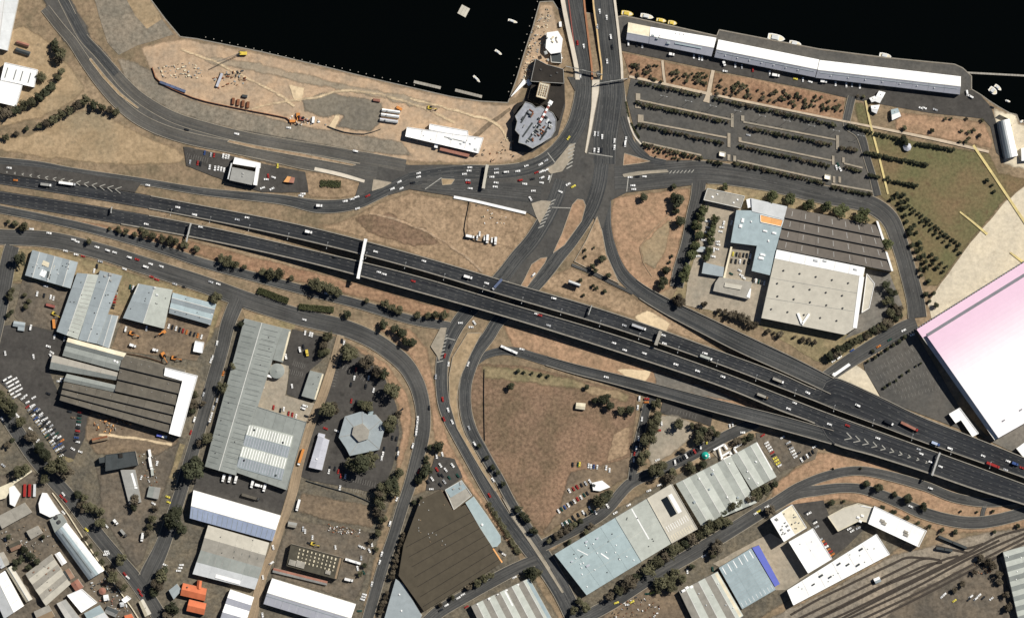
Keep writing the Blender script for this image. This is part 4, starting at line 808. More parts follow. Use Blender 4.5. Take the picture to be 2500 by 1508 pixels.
e = bld('hut', 'small grey cross shaped hut beside the packed lot', (47,795), 'hut'); f = Roof(e, [(34,783),(62,787),(60,800),(31,796)], 3, .8, 1, 'u', mats=('blue_grey',), pieces=2, ridge=False); poly_block(e, [(44,797),(60,799),(59,808),(43,806)], 2.8, 'blue_grey', 'wall')
e = bld('hut', 'white roofed hut beside the truck yard', (488,845), 'hut'); f = Roof(e, [(477,832),(498,836),(494,861),(472,857)], 4, .6, 1, 'u', 'flat', mats=('white',), wall='wall_pale', parapet='white', pieces=1)
# ---- sawtooth factory
e = bld('sawtooth_factory', 'dark sawtooth roofed factory with white end wing', (290,950))
Roof(e, [(166,824),(308,862),(298,880),(160,843)], 7.5, 1.8, 1, 'u', mats=('cream','green_grey'), ridge=False); f = Roof(e, [(160,843),(298,880),(290,905),(152,868)], 7.2, 1.0, 1, 'u', mats=('green_grey',), ridge=False); f.strips(12,.1,.9, .4, 'grey_roof'); f.vents([(.88,.2),(.93,.25)], 1.2, 'white')
f = Roof(e, [(128,866),(288,909),(284,928),(121,900)], 7, 1.8, 1, 'u', mats=('warm_grey','green_grey'), ridge=False); f.strips(10,.6,.95, .4, 'grey_roof')
f = Roof(e, [(163,912),(284,940),(280,957),(155,930)], 6.8, 1.4, 1, 'u', mats=('green_grey',), ridge=False); f.strips(9,.1,.9, .4, 'grey_roof')
f = Roof(e, [(300,866),(452,904),(437,990),(281,954)], 7, 2.6, 3, 'u', 'saw', mats=('dark_saw',)); f.vents([(random.random(),(j+.4)/3) for j in range(3) for _ in range(4)], .4, 'steel')
f = Roof(e, [(156,932),(438,992),(414,1056),(146,976)], 7, 2.6, 3, 'u', 'saw', mats=('dark_saw',)); f.vents([(random.random(),(j+.4)/3) for j in range(3) for _ in range(5)], .4, 'steel')
poly_block(e, [(404,897),(482,917),(440,1065),(413,1057),(446,929),(401,916)], 9.6, 'white', 'wall_pale', 'white')
e = bld('slate_building', 'dark slate roofed stepped building in the storage yard', (290,1125))
f = Roof(e, [(258,1110),(330,1101),(337,1134),(258,1149)], 7, .8, 1, 'u', 'flat', mats=('slate',), parapet='slate', pieces=5); poly_block(e, [(241,1117),(257,1114),(257,1128),(243,1130)], 6.6, 'slate', 'wall'); f.units([(.5,.15)], 3.5, 4, 1.2, 'black_roof', 'roof_unit')
e = bld('flat_shed', 'long grey flat shed below the slate building', (318,1180)); f = Roof(e, [(294,1146),(330,1146),(345,1225),(315,1230)], 3.5, .4, 1, 'v', 'flat', mats=('grey_roof',), parapet=None); f.strip(.72,.1,.8,.5, 2.2, 'white'); f.units([(.8,.55)], 3, 2, .8, 'white')
e = bld('flat_shed', 'small grey green shed beside the street verge', (376,1203)); f = Roof(e, [(364,1186),(392,1190),(386,1218),(358,1212)], 4, .5, 1, 'u', 'flat', mats=('green_grey','grey_roof'), parapet=None, pieces=2)
# ---- old sheds in the near corner
e = bld('barrel_shed', 'long silver barrel roofed shed beside the tree lined street', (195,1345)); f = Roof(e, [(162,1275),(254,1392),(217,1415),(134,1300)], 6, 3.6, 1, 'u', 'vault', mats=('white','white_dull','pale_blue','blue_grey','blue_grey','blue_grey'), wall='wall_pale')  # silver vault: sun side painted white, shaded side blue grey
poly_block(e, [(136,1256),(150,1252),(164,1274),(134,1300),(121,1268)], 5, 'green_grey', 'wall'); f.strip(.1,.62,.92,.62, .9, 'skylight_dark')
for p in ((137,1262),(144,1273)):
    c = W(*p, 5.3); MB().cyl((c.x, c.y), 1.9, 1.9, 5.2, 6.6, 16).cyl((c.x, c.y), 1.2, 1.2, 6.6, 6.9, 12).build('cooling_fan', M['dark_steel'], e)
e = bld('white_canopy', 'white pointed canopy beside the barrel roofed shed', (115,1235), 'canopy'); poly_block(e, [(103,1202),(114,1203),(130,1228),(148,1254),(122,1262),(97,1250),(94,1228)], 5, 'white', 'wall_pale')
e = bld('white_shed', 'white warehouse with a dark skylight row on the frame corner', (25,1440)); f = Roof(e, [(-30,1420),(12,1392),(58,1478),(10,1510)], 6, 2.5, 1, 'v', mats=('white_dull','white'), wall='wall_pale'); f.strips(7,.6,.9, .7, 'skylight', 'v')
e = bld('cream_shed', 'narrow cream gabled shed beside the white warehouse', (45,1425)); f = Roof(e, [(14,1388),(28,1380),(78,1462),(64,1470)], 6.5, 2, 1, 'v', mats=('cream','beige_roof'), wall='wall_pale')
e = bld('brown_shed', 'patched beige and brown gabled shed among the yards', (110,1415)); f = Roof(e, [(62,1400),(125,1352),(172,1425),(112,1478)], 6, 2.2, 3, 'u', mats=('warm_grey','beige_roof'), ridge=False); f.vents(rnd(8), .4); f.units(rnd(5), 2, 1.4, .8, 'wall_brick')
e = bld('white_shed', 'small white roofed shed beside the barrel shed shadow', (146,1360)); f = Roof(e, [(133,1352),(145,1346),(163,1372),(151,1380)], 5, .8, 1, 'v', mats=('white',), wall='wall_pale', pieces=1, ridge=False)
e = bld('white_shed', 'square white roofed shed among the crowded yards', (200,1465)); f = Roof(e, [(164,1452),(199,1437),(237,1470),(199,1494)], 6, .6, 1, 'u', 'flat', mats=('white',), wall='wall_pale', parapet='white', pieces=3)
e = bld('grey_shed', 'silver grey shed on the lower edge beside the white shed', (230,1500)); f = Roof(e, [(205,1496),(243,1476),(268,1512),(225,1530)], 5, 1, 1, 'u', mats=('pale_blue','white_dull'), pieces=2); f2 = Roof(e, [(138,1472),(160,1462),(198,1512),(170,1525)], 5, 1.4, 1, 'v', mats=('wall_pale','grey_roof'), pieces=2, ridge=False)
e = bld('white_hut', 'white roofed hut beside the wall of the crowded yards', (308,1462), 'hut'); f = Roof(e, [(297,1463),(310,1453),(320,1460),(305,1471)], 4, .5, 1, 'u', 'flat', mats=('white',), wall='wall_pale', parapet='white', pieces=1)
e = bld('canopy', 'white zigzag wall and canopy around the red containers', (40,1175), 'canopy'); poly_block(e, [(-20,1200),(0,1188),(28,1176),(74,1146),(78,1151),(34,1181),(14,1215),(-20,1225)], 4, 'cream', 'wall_pale'); poly_block(e, [(22,1190),(34,1184),(50,1206),(36,1236),(24,1230)], 4.4, 'white', 'wall_pale')
e = bld('grey_shed', 'concrete roofed shed ruin beside the white canopy', (40,1250)); f = Roof(e, [(-10,1262),(60,1226),(78,1250),(5,1290)], 4, .5, 1, 'u', 'flat', mats=('warm_grey',), parapet=None)
for nm, lb, q, mt, ax in [('cream_shed','cream roofed shed beside the wall at the lower street',[(338,1468),(350,1462),(369,1497),(354,1505)],('cream','beige_roof'),'v'),('orange_shed','small orange roofed shed on the lower edge of the yards',[(303,1502),(321,1497),(329,1512),(309,1518)],('orange_tile',),'u'),('white_shed','rounded white roofed shed beside the white frame corner warehouse',[(-12,1352),(8,1346),(24,1376),(2,1388)],('white_dull','warm_grey'),'v'),
    ('grey_shed','dark tin shed inside the crowded yards',[(150,1396),(168,1386),(182,1408),(164,1420)],('slate','wall_brick'),'v'),('brick_shed','brick roofed lean-to beside the dark tin shed',[(172,1424),(190,1412),(204,1432),(186,1444)],('red_brown',),'v'),('white_hut','small white square hut below the barrel shed end',[(252,1452),(264,1450),(267,1464),(254,1466)],('white',),'u'),('white_hut','tiny white hut near the wall gate',[(292,1470),(302,1468),(304,1479),(294,1481)],('white_dull',),'u'),
    ('grey_shed','grey flat shed behind the concrete ruin',[(64,1296),(92,1282),(104,1300),(76,1316)],('warm_grey',),'u'),('grey_shed','brown tin shed at the back fence of the yards',[(20,1330),(48,1318),(56,1334),(28,1346)],('green_dark','wall_brick'),'u'),('brown_shed','low brown shed on the lower edge between white roofs',[(82,1492),(118,1476),(134,1504),(96,1522)],('warm_grey','timber'),'u'),
    ('grey_shed','dark shed row beside the white hut',[(262,1478),(290,1490),(282,1506),(254,1494)],('slate','grey_roof'),'u'),('shed','tin lean-to on the wall of the slate building yard',[(224,1070),(262,1062),(264,1072),(226,1080)],('rust','timber'),'u')]:
    e = bld(nm, lb, q[0], 'hut' if 'hut' in nm else 'building'); f = Roof(e, q, 4, 1.1, 1, ax, mats=mt, pieces=2, ridge=False); f.vents(rnd(1), .4)
w_ = MB()
for a, b in zip([(150,1180),(190,1235),(225,1290),(262,1345),(300,1400),(345,1462)], [(190,1235),(225,1290),(262,1345),(300,1400),(345,1462),(375,1510)]): w_.bar((*G(a[0]-22, a[1]+22), 2), (*G(b[0]-22, b[1]+22), 2), .8, 2)
tag(w_.build('wall', M['cream'], loc=(*G(128,1202), 0)), 'long pale boundary wall of the crowded yards along the street', 'wall')
c = W(250,1442,4); e = bld('storage_tank', 'brown round tank beside the barrel shed end', (250,1442), 'tank'); MB().cyl((c.x, c.y), 3.4, 3.4, -.05, 4, 20).build('tank_wall', M['timber'], e); MB().cyl((c.x, c.y), 3.5, .4, 4, 5, 20).build('tank_roof', M['red_brown'], e)
# ---- ribbed shed block
e = bld('ribbed_shed', 'very long grey ribbed shed with clear roofed annex', (600,960))
f = Roof(e, [(597,777),(690,800),(576,1160),(500,1138)], 7.5, 2.4, 1, 'v', mats=('green_grey',), ridge_at=.46)
f.strips(26,.06,.34, .6, 'rib_dark', 'v', .02, .98); f.strips(18,.55,.92, .6, 'rib_dark', 'v', .02, .62); f.strips(11,.55,.92, .6, 'rib_dark', 'v', .62, .98); f.vents(rnd(8), .6, 'vent')
f = Roof(e, [(690,800),(710,805),(690,884),(666,878)], 7, .6, 1, 'v', 'flat', mats=('green_grey',), parapet=None); f.strip(.95,.05,.95,.95, 1.8, 'cream', 'edge_flashing')
f = Roof(e, [(628,992),(748,1030),(700,1195),(578,1152)], 7, .5, 1, 'u', 'flat', mats=('green_grey',), parapet='green_grey', pieces=5)
f = Roof(e, [(608,1034),(716,1063),(688,1172),(577,1140)], 7.6, 1.7, 2, 'u', mats=('pale_green','blue_grey'), wall='wall_pale', ridge=False, pieces=6)
f.strips(17,.03,.24, .7, 'white'); f.strips(17,.27,.49, .6, 'lavender'); f.strips(17,.52,.74, .7, 'white'); f.strips(17,.76,.97, .6, 'lavender'); f.vents([(.15,.1),(.82,.2),(.12,.8),(.85,.93)], 1.1, 'slate')
c = W(676,905,6)
e = bld('storage_tank', 'round pale storage tank beside the long ribbed shed', (676,905), 'tank'); MB().cyl((c.x, c.y), 7.2, 7.2, -.05, 6, 28).build('tank_wall', M['white_dull'], e); MB().cyl((c.x, c.y), 7.4, .6, 6, 7.3, 28).build('tank_roof', M['green_grey'], e); MB().cyl((c.x, c.y), .6, .5, 7.3, 8, 10).build('roof_vent', M['steel'], e)
e = bld('white_annex', 'white angled annex hugging the round tank', (650,905)); poly_block(e, [(651,880),(657,881),(648,912),(664,916),(663,922),(641,916)], 5, 'white', 'wall_pale')
e = bld('grey_shed', 'grey green shed with cream edge beside the dirt lane', (763,940)); f = Roof(e, [(757,904),(790,912),(770,976),(736,966)], 5.5, .5, 1, 'v', 'flat', mats=('green_grey',), parapet=None); f.strip(.96,.02,.96,.98, 1.6, 'cream', 'edge_flashing'); f.vents(rnd(3), .5)
e = bld('white_shed', 'long lavender white shed beside the hexagonal building', (778,1105)); f = Roof(e, [(777,1062),(804,1074),(786,1147),(754,1140)], 5.5, .9, 1, 'v', mats=('lavender',), wall='wall_pale', pieces=5, ridge=False); f.vents([(.4,.7)], .8, 'white'); poly_block(e, [(778,1056),(794,1060),(792,1069),(775,1064)], 5, 'lavender', 'wall')
e = bld('hexagonal_building', 'grey hexagonal building with raised hexagon roof among trees', (879,1056))
poly_block(e, [(842,1016),(884,1003),(899,1013),(917,1011),(941,1038),(926,1097),(854,1112),(845,1094),(827,1067)], 7, 'blue_grey', 'wall', None)
poly_block(e, [(863,1041),(885,1033),(902,1050),(898,1071),(876,1078),(859,1060)], 9.5, 'warm_grey', 'wall', None, base=7.3)
for a, b in (((902,1050),(928,1027)),((876,1078),(854,1110)),((859,1060),(829,1066)),((898,1071),(926,1096)),((885,1033),(884,1006)),((863,1041),(844,1018))):
    MB().bar(W(*a, 7.45), W(*b, 7.45), .5, .15).build('roof_ridge', M['grey_roof'], e)
poly_block(e, [(897,1000),(912,1004),(909,1014),(899,1016)], 5, 'pale_blue', 'glass_dark', name='entry_roof')
e = bld('white_shed', 'blue and white striped shed beside the loading court', (570,1258)); f = Roof(e, [(472,1196),(685,1258),(665,1320),(463,1264)], 7.5, 4.4, 1, 'u', mats=('white','blue_stripe'), ridge_at=.55, wall='wall_pale'); f.strips(17,.62,.97, .5, 'blue_grey', name='roof_rib')
e = bld('warehouse', 'pale patchwork roofed warehouse below the blue striped shed', (565,1355))
f = Roof(e, [(508,1281),(657,1324),(640,1385),(490,1342)], 7, 1.4, 1, 'u', mats=('beige_roof','warm_grey'), ridge=False); f.strips(4,.45,.75, .6, 'skylight_dark', lo=.45, hi=.95); f.vents(rnd(4), .5)
f = Roof(e, [(490,1342),(640,1385),(622,1438),(470,1400)], 7, 1.8, 1, 'u', mats=('green_grey','white_dull'), ridge=False); f.strip(.35,.78,.75,.80, 7, 'white'); f.strips(9,.1,.45, .4, 'grey_roof')
e = bld('orange_house', 'orange tiled roof house beside the street bend', (472,1455))
Roof(e, [(447,1422),(505,1436),(500,1466),(440,1452)], 6, 2.2, 1, 'u', mats=('orange_tile',), wall='wall_brick', ridge=False, pieces=3); Roof(e, [(462,1462),(504,1472),(498,1500),(455,1490)], 6, 2.0, 1, 'u', mats=('orange_tile',), wall='wall_brick', ridge=False, pieces=2)
Roof(e, [(482,1415),(493,1417),(491,1437),(480,1435)], 6.6, 1.6, 1, 'v', mats=('orange_tile',), wall='wall_brick', ridge=False, pieces=1); rooftop_box(e, 458, 1432, 1.2, 1, 7.4, 1.6, 10, 'wall_brick', 'chimney')
e = bld('grey_house', 'pale grey roofed house beside the orange tiled house', (426,1442)); f = Roof(e, [(412,1440),(432,1424),(444,1440),(424,1462)], 5, 1.5, 1, 'u', mats=('blue_grey',), pieces=1, ridge=False)
e = bld('white_shed', 'white double gabled shed on the lower edge beside the lane', (580,1480)); f = Roof(e, [(562,1438),(620,1457),(598,1525),(538,1508)], 6, 2.6, 2, 'u', mats=('white','lavender'), ridge_at=.55, wall='wall_pale', ridge=False)  # far slopes of the white gables painted lavender for shade
e = bld('white_shed', 'long white gabled shed on the lower edge of the scrap yard', (755,1465)); f = Roof(e, [(664,1411),(869,1474),(848,1535),(643,1473)], 7, 4.4, 1, 'u', mats=('white','lavender'), ridge_at=.55, wall='wall_pale'); f.strip(0,.66,1,.66, .9, 'blue_grey', 'gutter'); f.strips(12,.7,.97, .35, 'white_dull', name='roof_rib')  # sunlit slope white, shaded slope of the same roof painted lavender
e = bld('vented_building', 'dark roofed building dotted with cream roof vents', (768,1370))
f = Roof(e, [(711,1327),(836,1361),(823,1413),(700,1380)], 7.5, .5, 1, 'u', 'flat', mats=('green_dark',), parapet='green_dark'); f.units(grid(10,4,.14,.92,.05,.75), 1.1, 1.9, .9, 'cream', 'roof_vent'); f.units([(.1,.8),(.25,.78),(.8,.8)], 7, 5, 1.5, 'warm_grey', 'roof_unit'); f.strip(.97,0,.97,1, 2.0, 'knoll' if False else 'timber', 'edge_flashing')
e = bld('hut', 'small grey hut beside the dirt lane and scrap yard', (715,1280), 'hut'); f = Roof(e, [(704,1272),(726,1276),(722,1288),(702,1284)], 4, .8, 1, 'u', mats=('grey_roof','warm_grey'), pieces=1, ridge=False)
e = bld('shed', 'low tin lean-to row behind the vented building', (740,1398)); f = Roof(e, [(668,1385),(800,1418),(797,1428),(665,1396)], 3, .6, 1, 'u', mats=('red_brown','grey_roof'), pieces=8, ridge=False)
# ---- brown warehouse and neighbours
e = bld('warehouse', 'huge brown flat roofed warehouse beside the cross road', (1100,1360))
poly_block(e, [(1026,1220),(1077,1195),(1106,1246),(1135,1231),(1226,1372),(1035,1491),(973,1404),(985,1330)], 9, 'brown_roof', 'wall_brick', None)
for i in range(7):
    a, b = lerp((987,1320),(1035,1490), (i+.6)/7), lerp((1140,1240),(1226,1370), (i+.6)/7); MB().bar(W(*a, 9.42), W(*b, 9.42), .5, .12).build('roof_seam', M['black_roof'], e)
for i in range(18): rooftop_box(e, random.uniform(1020,1100), random.uniform(1225,1330), .9, .9, 9.3, .5, 30, random.choice(('timber','steel')), 'roof_vent')
MB().bar(W(1204,1338,9.6), W(1226,1372,9.6), 1.4, .5).build('orange_flashing', M['orange_panel'], e)
e = bld('office', 'pale gravel roofed office wing on the brown warehouse', (1115,1205)); poly_block(e, [(1087,1195),(1127,1172),(1152,1208),(1108,1243)], 7, 'warm_grey', 'wall', 'cap'); f = Roof(e, [(1087,1194),(1127,1171),(1140,1190),(1100,1214)], 7.4, .3, 1, 'u', 'flat', mats=('pale_blue',), parapet=None, walls=False); f.units(rnd(4), 2, 1.5, .8)
e = bld('annex', 'pale blue round ended roof beside the cross road', (1180,1270)); poly_block(e, [(1136,1226),(1156,1211),(1188,1256),(1222,1308),(1223,1322),(1214,1333),(1200,1336)], 6.5, 'sea_blue', 'wall_pale', None); rooftop_box(e, 1177, 1280, 2, 2, 6.8, .9, 30, 'white', 'roof_vent')
e = bld('warehouse', 'pale multi gabled warehouse on the lower edge beside the cross road', (1250,1480)); f = Roof(e, [(1150,1478),(1292,1410),(1362,1535),(1215,1612)], 7, 1.3, 5, 'v', mats=('warm_grey','pale_green')); f.strip(.57,.02,.57,.3, 2, 'white'); f.strip(.95,.02,.95,.98, 6, 'pale_blue', 'edge_roof'); f.units([(u,.02) for u in (.1,.3,.45,.6,.8)], 2, 1.4, .8, 'white')
e = bld('shed', 'pale green shed tucked below the brown warehouse', (985,1480)); poly_block(e, [(966,1412),(984,1424),(1030,1502),(1010,1540),(935,1520)], 6, 'blue_grey', 'wall_pale', None)
for p in [(975,1450),(980,1490)]: rooftop_box(e, *p, 1.5, 1.5, 6.3, .7, 20, 'white', 'roof_vent')
e = bld('warehouse', 'big pale blue warehouse with recessed skylight court', (1530,1320))
f = Roof(e, [(1354,1352),(1502,1263),(1566,1370),(1432,1452)], 8.5, .5, 4, 'v', 'flat', mats=('sea_blue',), wall='wall_pale', parapet=None, pieces=3); f.vents(rnd(16), .7, 'white'); f.vents(rnd(10), .6, 'vent'); f.strip(.55,.45,.6,.62, 1.2, 'white'); f.strip(.3,.15,.38,.35, .8, 'white'); f.units(rnd(4), 3, 1.6, 1.2, 'lavender')
f = Roof(e, [(1502,1263),(1580,1216),(1640,1325),(1566,1370)], 9, .5, 1, 'v', 'flat', mats=('pale_green',), wall='wall_pale', parapet=None, pieces=2); f.strip(.5,.02,.5,.7, 1.2, 'white'); f.vents(rnd(6), .6)
f = Roof(e, [(1580,1216),(1640,1180),(1703,1290),(1640,1325)], 9.2, .5, 1, 'v', 'flat', mats=('beige_roof',), wall='wall_pale', parapet='beige_roof', pieces=2)
f.strip(.52,.16,.52,.55, 7, 'glass_dark', 'skylight_court'); f.strip(.76,.16,.76,.56, 4, 'white', 'roof_rib')
for k in range(10): f.strip(.1+.085*k,.66,.1+.085*k,.78, .5, 'white'); f.strip(.1+.085*k,.86,.1+.085*k,.98, .6, 'cream')
e = bld('warehouse', 'row of six pale gabled warehouse bays by the freeway', (1770,1180)); f = Roof(e, [(1650,1180),(1784,1113),(1848,1226),(1712,1283)], 7.5, 1.3, 4, 'v', mats=('pale_green',), wall='wall_pale'); f.vents(rnd(6), .8, 'white'); f.units(rnd(4), 2, 2, 1, 'blue_grey')
f = Roof(e, [(1784,1113),(1848,1078),(1896,1162),(1848,1226)][:2] + [(1896,1163),(1836,1196)], 7.3, 1.2, 2, 'v', mats=('pale_green',), wall='wall_pale'); f.vents(rnd(5), .8, 'white'); f.strip(.98,.02,.98,.8, 1.2, 'white', 'edge_flashing')
e = bld('canopy', 'white frame canopy on the forecourt by the gabled bays', (1760,1100), 'canopy')
for a, b in (((1742,1098),(1768,1084)),((1768,1084),(1776,1096)),((1756,1092),(1764,1122)),((1764,1112),(1782,1102)),((1782,1102),(1788,1112)),((1764,1122),(1790,1110)),((1792,1094),(1810,1082)),((1792,1094),(1800,1106))):
    MB().bar(W(*a, 4), W(*b, 4), 1.8, .4).build('canopy_beam', M['white'], e)
for a in ((1742,1098),(1776,1096),(1764,1122),(1790,1110),(1810,1082),(1800,1106)): c = W(*a, 0); MB().cyl((c.x, c.y), .2, .2, -.05, 3.7, 8).build('post', M['steel'], e)
e = bld('kiosk', 'teal domed kiosk beside the diagonal street', (1722,1111), 'kiosk'); c = W(1722,1111,3); MB().cyl((c.x, c.y), 3.2, 3.2, -.05, 3, 18).build('drum', M['white'], e); MB().cyl((c.x, c.y), 3.6, 1.0, 3, 5.2, 18).build('dome', M['teal'], e); rooftop_box(e, 1724, 1112, 1.6, 1.6, 4.8, .8, 0, 'white', 'cap')
# ---- white buildings by the rail yard
e = bld('white_block', 'tall white block with rooftop plant casting a black shadow', (1925,1275)); f = Roof(e, [(1881,1266),(1934,1231),(1969,1287),(1914,1321)], 15, .5, 1, 'u', 'flat', mats=('white','cream'), wall='wall_pale', parapet='white', pieces=2); f.units(rnd(12), 2, 1.6, 1, 'grey_roof'); f.vents(rnd(8), .6)
e = bld('white_block', 'plain white square roof block beside the tan yard', (1978,1342)); f = Roof(e, [(1926,1322),(1985,1289),(2031,1363),(1973,1398)], 10, .4, 1, 'u', 'flat', mats=('white',), wall='wall_pale', parapet='white', pieces=2); f.vents([(.5,.5),(.3,.2),(.7,.3)], .4)
e = bld('warehouse', 'pale blue ribbed shed with a bright blue edge', (1825,1415)); f = Roof(e, [(1755,1385),(1834,1337),(1894,1438),(1812,1486)], 7, 1.2, 1, 'u', 'flat', mats=('pale_blue',), parapet=None, pieces=3)
f.strips(9,.02,.98, .4, 'blue_grey', 'v', .25, .85, 'roof_rib'); f.strips(6,.03,.2, .8, 'white'); f.strips(9,.87,.97, .6, 'white_dull')
poly_block(e, [(1836,1336),(1853,1330),(1904,1424),(1892,1431)], 7.4, 'blue_sheet', 'wall', None)
e = bld('warehouse', 'grey and cream multi gabled shed beside the blue edged shed', (1735,1480)); f = Roof(e, [(1658,1443),(1752,1394),(1815,1502),(1715,1562)], 7, 1.5, 3, 'v', mats=('warm_grey','pale_green')); f.strip(.92,.02,.92,.98, 5, 'cream', 'edge_roof'); f.vents(rnd(7), .7, 'white_dull'); f.units([(.1,.02),(.2,.0),(.3,.03)], 3, 2, 1, 'white')
e = bld('warehouse', 'long white warehouse beside the railway tracks', (2050,1390)); f = Roof(e, [(1922,1440),(2140,1303),(2172,1352),(1937,1476)], 8, .5, 1, 'u', 'flat', mats=('white',), wall='wall_pale', parapet='white'); f.units([(.55,.25),(.62,.5),(.7,.75),(.8,.2),(.35,.3),(.42,.6),(.25,.5)], 4, 2, 1.4, 'slate', 'roof_unit'); f.vents(rnd(10), .6, 'pale_green')
e = bld('warehouse', 'white roofed depot with two roof hatches beside the rail sidings', (2190,1285)); f = Roof(e, [(2135,1235),(2262,1295),(2243,1334),(2120,1277)], 9, .5, 1, 'u', 'flat', mats=('white',), wall='wall_pale', parapet='white'); f.units([(.22,.55),(.26,.62),(.68,.55),(.7,.68)], 4, 2.5, 1, 'warm_grey', 'roof_unit'); f.strip(.985,0,.985,1, 1.2, 'beige_roof', 'edge_flashing')
e = bld('depot', 'beige stepped depot beside the white roofed depot', (2080,1262)); poly_block(e, [(2021,1260),(2060,1239),(2095,1228),(2132,1238),(2119,1274),(2098,1270),(2046,1296)], 6, 'beige_roof', 'wall_pale', 'cream')
for i in range(8): rooftop_box(e, 2105+i*3, 1234+i*.6, .8, 3, 6.3, .4, 80, 'white', 'roof_rib')
for p in [(2095,1262),(2105,1258),(2100,1272)]: rooftop_box(e, *p, 3, 2, 6.3, 1, 20, 'white')
e = bld('ribbed_shed', 'pale green ribbed shed on the frame edge beside the tracks', (2520,1400)); f = Roof(e, [(2449,1347),(2570,1312),(2615,1480),(2487,1516)], 8, 1.1, 7, 'u', mats=('pale_green','green_grey'), ridge=False); f.vents(rnd(10,.02,.5), .6, 'white')
# ---- factory block
e = bld('office', 'low grey beige office wing at the front of the factory', (1770,485)); f = Roof(e, [(1727,460),(1818,479),(1808,508),(1718,488)], 6, .5, 1, 'u', 'flat', mats=('warm_grey',), wall='wall_pale', parapet='cap'); f.units([(.3,.3),(.2,.6),(.78,.7),(.85,.4)], 1.6, 1.4, .8, 'white')
e = bld('factory', 'factory with light blue office, dark sawtooth hall and pale warehouse', (1960,640))
poly_block(e, [(1834,484),(1922,504),(1914,536),(1836,516)], 9.5, 'white_dull', 'wall_pale', None)
poly_block(e, [(1798,513),(1836,514),(1914,536),(1895,606),(1880,672),(1835,661),(1848,600),(1784,592)], 9, 'pale_blue', 'wall_pale', None)
poly_block(e, [(1822,487),(1833,484),(1836,505),(1826,508)], 8, 'white', 'wall_pale', None)
f = Roof(e, [(1856,524),(1912,537),(1907,553),(1857,542)], 9.35, .3, 1, 'u', 'flat', mats=('orange_panel',), parapet='white', walls=False, pieces=2)
for p, l, w_ in [((1813,538),2.5,4),((1808,552),3,3),((1834,541),1.4,1.4),((1868,564),4,1.6),((1890,569),4,1.8),((1876,588),1.6,2),((1862,622),5,2),((1858,630),5,2.5)]: rooftop_box(e, *p, l, w_, 9.2, 1.1, 12, 'white')
f = Roof(e, [(1921,506),(2141,550),(2176,662),(1896,607)], 8, 2.2, 4, 'u', 'saw', mats=('mall_roof',), wall='wall'); 
for j in range(4): f.strips(7,(j+.25)/4,(j+.75)/4, .45, 'steel', name='downpipe')
poly_block(e, [(2139,539),(2144,540),(2159,584),(2154,586)], 9.5, 'white', 'wall_pale', None); poly_block(e, [(2161,613),(2166,614),(2181,661),(2176,662)], 9.5, 'white', 'wall_pale', None)
poly_block(e, [(1896,609),(2112,653),(2087,801),(2063,817),(1859,776)], 10.5, 'beige_roof', 'wall_pale', None)
for i in range(1,3):
    a, b = lerp((1896,630),(1859,776), i/3*1.0), lerp((2108,672),(2080,805), i/3*1.0); MB().bar(W(*a, 10.9), W(*b, 10.9), .4, .1).build('roof_seam', M['grey_roof'], e)
f = Roof(e, [(1896,609),(2112,653),(2107,675),(1891,631)], 10.8, .3, 1, 'u', 'flat', mats=('white',), parapet=None, walls=False); f.units([(.45,.3),(.9,.4),(.55,.15)], 4, 2, 1, 'white_dull')
poly_block(e, [(2098,674),(2110,676),(2092,801),(2082,800)], 10.9, 'white', 'wall_pale', None)
poly_block(e, [(2116,668),(2135,692),(2122,752),(2104,763)], 5, 'beige_roof', 'wall_pale', 'white')
q = [(1893,640),(2098,680),(2070,808),(1862,772)]
for u in range(5):
    for v in range(4):
        x, y = lerp(lerp(q[0], q[1], (u+.6)/5.2), lerp(q[3], q[2], (u+.6)/5.2), (v+.5)/4.2); x -= 8*(v % 2); c = W(x, y, 10.8); MB().cyl((c.x, c.y), .7, .7, 10.7, 11.6, 8).cyl((c.x, c.y), .95, .3, 11.6, 12.1, 8).build('roof_vent', M['vent'], e)
for a, b in (((1948,764),(1958,790)),((1976,766),(1958,792))): MB().bar(W(*a, 12.2), W(*b, 12.2), 2.2, 1.4).build('roof_duct', M['white'], e)
e = bld('grey_shed', 'small grey shed beside the walled yard', (1740,660)); f = Roof(e, [(1718,640),(1768,652),(1765,676),(1713,667)], 5, .5, 1, 'u', 'flat', mats=('blue_grey',), parapet=None, pieces=2)
e = bld('walled_court', 'beige roofed low building with rounded corner below the parking yard', (1790,705)); poly_block(e, [(1756,676),(1836,688),(1828,730),(1741,710),(1746,690)], 5, 'warm_grey', 'wall_pale', None); poly_block(e, [(1770,690),(1812,697),(1808,707),(1768,700)], 6, 'beige_roof', 'wall', None, base=5)
poly_block(e, [(1831,704),(1834,705),(1831,728),(1822,724)], 5.6, 'white', 'wall_pale', None)
e = bld('hut', 'small white roofed hut beside the factory trees', (1708,615), 'hut'); f = Roof(e, [(1700,600),(1722,603),(1720,616),(1698,614)], 4, .7, 1, 'u', mats=('blue_grey','white_dull'), pieces=1, ridge=False)
w_ = MB().bar(W(1786,602,3.5), W(1768,678,3.5), 1.8, 3.5); tag(w_.build('wall', M['cream'], loc=W(1777,640,0)), 'thick cream wall of the factory parking yard', 'wall')
